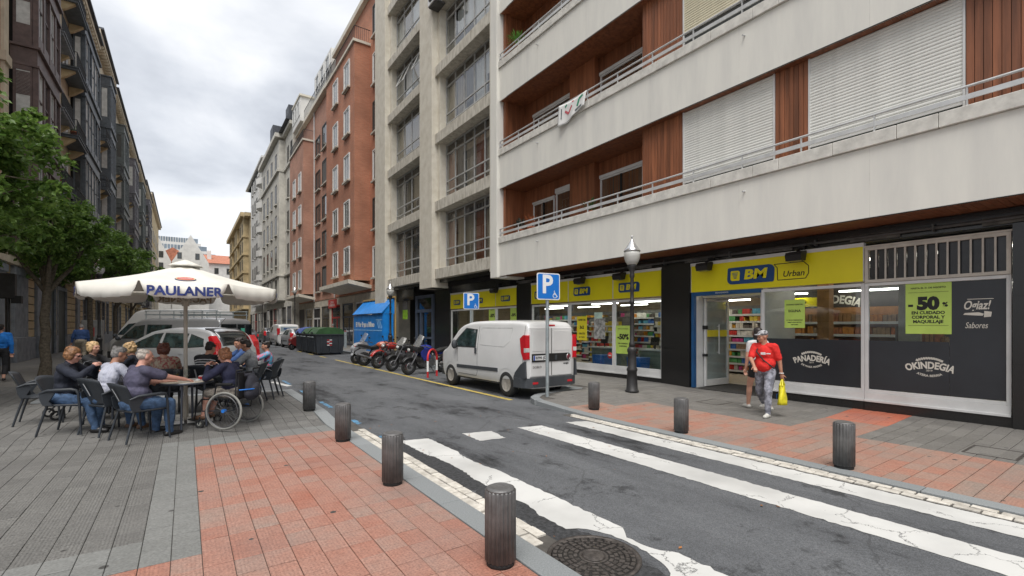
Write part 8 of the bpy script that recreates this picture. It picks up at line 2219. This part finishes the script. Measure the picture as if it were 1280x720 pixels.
chair(-1.97, 10.85, az(3), 'empty terrace chair at the far left, apart from the group')
chair(-1.3, 10.55, az(215), 'empty terrace chair facing the woman in the dark jacket')
chair(1.45, 11.65, az(150), 'empty terrace chair with white print at the right edge of the terrace')
chair(.45, 10.3, az(190), 'empty terrace chair behind the table by the parasol pole')

# wheelchair
WC = thing('wheelchair', 'folding wheelchair with grey tyres and a dark bag on its back', 'wheelchair', (.63,8.99,zl(0,8.99)), az(142))
M_WTYRE = mat('pale_grey_tyre', (.24,.24,.22), .7); M_WFR = mat('wheelchair_frame', (.03,.032,.036), .35, metal=.5); M_BLUEP = mat('blue_hub', (.01,.14,.5), .4)
for s in (-1,1):
    w = MB().torus((0,0,0), .283, .017, M_WTYRE, n=40, k=8).build('wheel', WC, (s*.29,-.06,.301), (0,rad(-s*2),0))
    b = MB(); b.torus((0,0,0), .264, .006, M_ENG, n=36, k=6); b.torus((s*.04,0,0), .25, .006, M_ENG, n=36, k=6); b.build('rim', w)
    b = MB(); b.cyl((-.03,0,0),(.03,0,0),.028,M_BLUEP,n=12); b.build('hub', w)
    b = MB()
    for k in range(24): a = 2*PI*k/24; a2 = a+.35*(1 if k % 2 else -1); b.tube([((.02 if k % 2 else -.02),.024*math.cos(a2),.024*math.sin(a2)),(0,.262*math.cos(a),.262*math.sin(a))],.0022,M_ENG,4)
    b.build('spokes', w)
    b = MB(); b.torus((s*.21,.4,.075),.06,.016,M_TYRE,n=20,k=8); b.cyl((s*.21-.02,.4,.075),(s*.21+.02,.4,.075),.03,M_WTYRE,n=10); b.tube([(s*.235,.4,.075),(s*.235,.38,.19)],.01,M_WFR,6); b.build('castor', WC)
    b = MB(); b.tube([(s*.22,-.22,.93),(s*.22,-.2,.5),(s*.22,-.18,.3),(s*.22,.35,.28),(s*.22,.36,.47),(s*.22,-.2,.48)],.012,M_WFR,8); b.tube([(s*.22,.36,.47),(s*.2,.46,.35),(s*.17,.52,.14)],.011,M_WFR,8); b.tube([(s*.22,-.22,.93),(s*.22,-.33,.95)],.015,M_BLACKP,8); b.tube([(s*.24,-.2,.7),(s*.24,.1,.7),(s*.24,.14,.5)],.012,M_WFR,8); b.build('side_frame', WC)
    MB().box(s*.24-.03,s*.24+.03,-.16,.1,.705,.735,M_BLACKP).build('armrest', WC, bevel=.01)
    MB().obox((s*.1,.55,.12),(.15,.16,.015),Euler((.2,0,0)),M_BLACKP).build('footrest', WC)
MB().box(-.2,.2,-.2,.24,.455,.48,C_BLK).build('seat', WC, bevel=.008); MB().box(-.2,.2,-.24,-.215,.5,.9,C_BLK).build('backrest', WC, bevel=.008)
b = MB(); b.tube([(-.22,-.18,.3),(.22,.2,.47)],.01,M_WFR,6); b.tube([(.22,-.18,.3),(-.22,.2,.47)],.01,M_WFR,6); b.build('cross_brace', WC)
bg = thing('backpack', 'dark backpack hanging from the wheelchair handles', 'backpack', (.63,8.99,zl(0,8.99)), az(142))
bm_ = cloth('backpack_cloth', (.02,.021,.03))
o = solid([('e',(0,-.34,.66),(.15,.085,.2),None,bm_),('e',(0,-.33,.55),(.16,.09,.12),None,bm_),('e',(0,-.42,.6),(.11,.05,.12),None,bm_),('c',(-.1,-.3,.85),(.1,-.3,.85),.03,.03,bm_)], .014, 2, 'bag', bg)
b = MB(); b.tube([(-.12,-.27,.9),(-.1,-.3,.85)],.012,bm_,6); b.tube([(.12,-.27,.9),(.1,-.3,.85)],.012,bm_,6); b.tube([(0,-.425,.72),(0,-.475,.6),(0,-.45,.5)],.006,M_PIPE,5); b.build('strap', bg)
b = MB(); b.tube([(-.2,-.25,.62),(-.1,-.43,.63),(.1,-.43,.63),(.2,-.25,.62)],.01,M_BLUEP,6); b.build('blue_cord', bg)
# rollator
RO_ = thing('rollator', 'black rollator walking frame with a bag behind the seated woman', 'rollator', (-1.62,11.25,zl(0,11)), az(200))
b = MB()
for s in (-1,1): b.tube([(s*.25,-.3,.95),(s*.25,-.2,.93),(s*.25,-.05,.5),(s*.25,.28,.08)],.014,M_WFR,8); b.tube([(s*.25,-.02,.5),(s*.25,-.25,.08)],.014,M_WFR,8)
b.tube([(-.25,-.05,.5),(.25,-.05,.5)],.012,M_WFR,6); b.build('frame', RO_)
for s in (-1,1):
    for y in (-.25,.28): MB().torus((s*.25,y,.08),.065,.018,M_TYRE,n=18,k=8).build('wheel', RO_)
MB().box(-.22,.22,-.1,.12,.5,.78,bm_).build('bag', RO_, bevel=.05); MB().box(-.24,.24,-.12,.14,.79,.82,M_BLACKP).build('seat', RO_, bevel=.01)

# walkers
p, J = person('man in a red T-shirt, grey patterned trousers and cap walking past the supermarket', (9.02,4.6,zr(9.02,4.6)), az(192), H=1.64, pel=(0,0,.84), lean=5, twist=-6, head=(-42,4,0), hr=(.1,.34,.94), hl=(-.3,-.02,.66), el=(-.8,-.4,-.1), er=(.8,-.5,-.1),
    fr=(.12,-.36,.17), fl=(-.11,.26,.08), top=C_RED, sleeve=.42, legs=C_CARGO, shoe=S_WHT, skin=SK2, build=1.16, belly=.06, vox=.0095, curl=1.0, kl=(-.05,1,0), kr=(.05,1,0))
cap_m = cloth('grey_check_cap', (.1,.1,.11), c2=(.42,.42,.43), vs=26, lo=.44, hi=.56)
Rh_ = [list(x) for x in Matrix((J['hx'],J['hf'],J['hu'])).transposed()]
solid([('e',tuple(J['hc']+J['hu']*.055-J['hf']*.01),(.083,.1,.065),Rh_,cap_m),('e',tuple(J['hc']+J['hu']*.045+J['hf']*.1),(.062,.055,.011),Rh_,cap_m)], .009, 2, 'cap', p)
b = MB(); s0 = J['neck']-J['up']*.03+J['rt']*-.02; 
path = [J['neck']+J['rt']*.11-J['up']*.03, J['chest']+J['rt']*.09+J['fw']*.155+J['up']*.05, J['chest']-J['rt']*.04+J['fw']*.185-J['up']*.1, J['pel']-J['rt']*.2+J['fw']*.1+J['up']*.06]
b.tube(path, .012, M_BLACKP, 6); b.build('bag_strap', p)
b = MB(); cc = J['chest']+J['fw']*.16+J['up']*.02-J['rt']*.03; b.obox(cc, (.08,.02,.04), Matrix((J['rt'],J['fw'],J['up'])).transposed(), M_SWHITE); b.obox(cc-J['rt']*.09-J['fw']*.008, (.07,.02,.018), Matrix((J['rt'],J['fw'],J['up'])).transposed(), M_SWHITE); b.build('chest_print', p)
wr, hd, k_ = J['hands'][0]
b = MB(); b.torus(tuple(wr-hd*.01), .033, .009, M_SWHITE, axis='Z', n=16, k=6); b.build('wristband', p)
# yellow carrier bag in his hand
yb = thing('carrier_bag', 'yellow supermarket carrier bag in the hand of the man in red', 'bag', p.location, az(192))
M_YBAG = mat('yellow_plastic_bag', (.62,.56,.02), .4, var=.12, vs=9, bump=.5, bs=16)
hp_ = wr+hd*.1
b = MB(); vs = []; fs = []; n = 14; lv = 7
for j in range(lv+1):
    v = j/lv; z = hp_.z-.11-.36*v
    for q in range(n):
        a = 2*PI*q/n; w = .075+.075*min(1,v*1.5)-.02*max(0,v-.8)*5*.3; d_ = .045+.03*v
        vs.append((hp_.x+d_*math.cos(a)*(1+.16*math.sin(3*a+v*5)), hp_.y+w*math.sin(a)*(1+.08*math.sin(2*a+v*7)), z))
for j in range(lv):
    for q in range(n): fs.append((j*n+q,j*n+(q+1)%n,(j+1)*n+(q+1)%n,(j+1)*n+q))
fs.append(tuple(range(lv*n,(lv+1)*n))); b.add(vs, fs, M_YBAG, True); b.build('bag', yb)
b = MB()
for sx in (-1,1): b.tube([(hp_.x+.02*sx,hp_.y-.07,hp_.z-.12),(hp_.x+.012*sx,hp_.y-.025,hp_.z-.03),(hp_.x,hp_.y,hp_.z+.0),(hp_.x+.012*sx,hp_.y+.025,hp_.z-.03),(hp_.x+.02*sx,hp_.y+.07,hp_.z-.12)],[.02,.012,.01,.012,.02],M_YBAG,6)
b.build('handle', yb)
b = MB(); b.box(hp_.x+.07,hp_.x+.083,hp_.y-.07,hp_.y+.07,hp_.z-.36,hp_.z-.28,M_BLUE); b.build('print', yb)
person('woman with long dark hair and a white top walking behind the man in red', (9.47,4.98,zr(9.47,4.98)), az(60), H=1.66, pel=(0,0,.88), head=(5,0,0), hl=(-.22,.1,.66), hr=(.2,.22,.75), fl=(-.08,.2,.08), fr=(.09,-.26,.11), top=C_WHT, sleeve=.3, legs=C_BLK, leglen=.15, shoe=S_WHT, hair='long', hairm=H_DRK, build=.92, vox=.011)
p, J = person('woman in a bright blue jacket and black cropped trousers walking away at the left edge', (-4.35,19.4,.12), az(95), H=1.66, pel=(0,0,.88), head=(-8,4,0), hl=(-.22,.12,.7), hr=(.24,-.02,.72), fl=(-.08,.2,.08), fr=(.09,-.24,.12), top=C_BLUEJ, sleeve=1.0, legs=C_BLK, leglen=.82, shoe=S_BLK, hair='ponytail', hairm=H_DRK, build=1.08, vox=.014)
p, J = person('man in a blue sweater and beige trousers walking away with a white bag', (-3.75,27.5,.12), az(92), H=1.74, pel=(0,0,.9), lean=20, head=(0,25,0), hl=(-.32,.15,.78), hr=(.25,.18,.75), fl=(-.1,.18,.08), fr=(.11,-.2,.1), top=C_BLUES, sleeve=.9, legs=C_BEIGE, shoe=S_BLK, hair='short', hairm=H_GREY, build=1.18, belly=.04, vox=.017)
wr, hd, k_ = J['hands'][0]
wb_ = thing('carrier_bag', 'white carrier bag in the hand of the man in the blue sweater', 'bag', p.location, az(92))
solid([('e',tuple(wr+Vector((0,0,-.28))),(.07,.11,.14),None,C_WHT),('c',tuple(wr+hd*.08),tuple(wr+Vector((0,0,-.2))),.02,.05,C_WHT)], .018, 2, 'bag', wb_)
person('man in a blue shirt and brown trousers walking beyond the blue hoarding', (9.3,37.6,.12), az(95), H=1.75, pel=(0,0,.92), head=(0,0,0), hl=(-.25,.1,.75), hr=(.25,-.05,.75), fl=(-.1,.24,.08), fr=(.11,-.24,.12), top=C_BLUES, sleeve=.5, legs=C_BROWN, shoe=S_BLK, hair='short', hairm=H_GREY, vox=.02, fingers=False)
person('person in a red top far down the street, left one of two', (8.6,60,.12), az(-80), H=1.72, pel=(0,0,.9), hl=(-.25,.1,.75), hr=(.25,0,.75), fl=(-.1,.2,.08), fr=(.11,-.2,.12), top=C_RED, sleeve=.5, legs=C_JEAN, shoe=S_BLK, hair='short', hairm=H_DRK, vox=.026, fingers=False)
person('person in a red top far down the street, right one of two', (9.4,61,.12), az(-95), H=1.66, pel=(0,0,.9), hl=(-.25,.1,.75), hr=(.25,0,.75), fl=(-.1,.1,.08), fr=(.11,-.1,.1), top=C_RED, sleeve=.5, legs=C_BLK, shoe=S_BLK, hair='short', hairm=H_DRK, vox=.026, fingers=False)
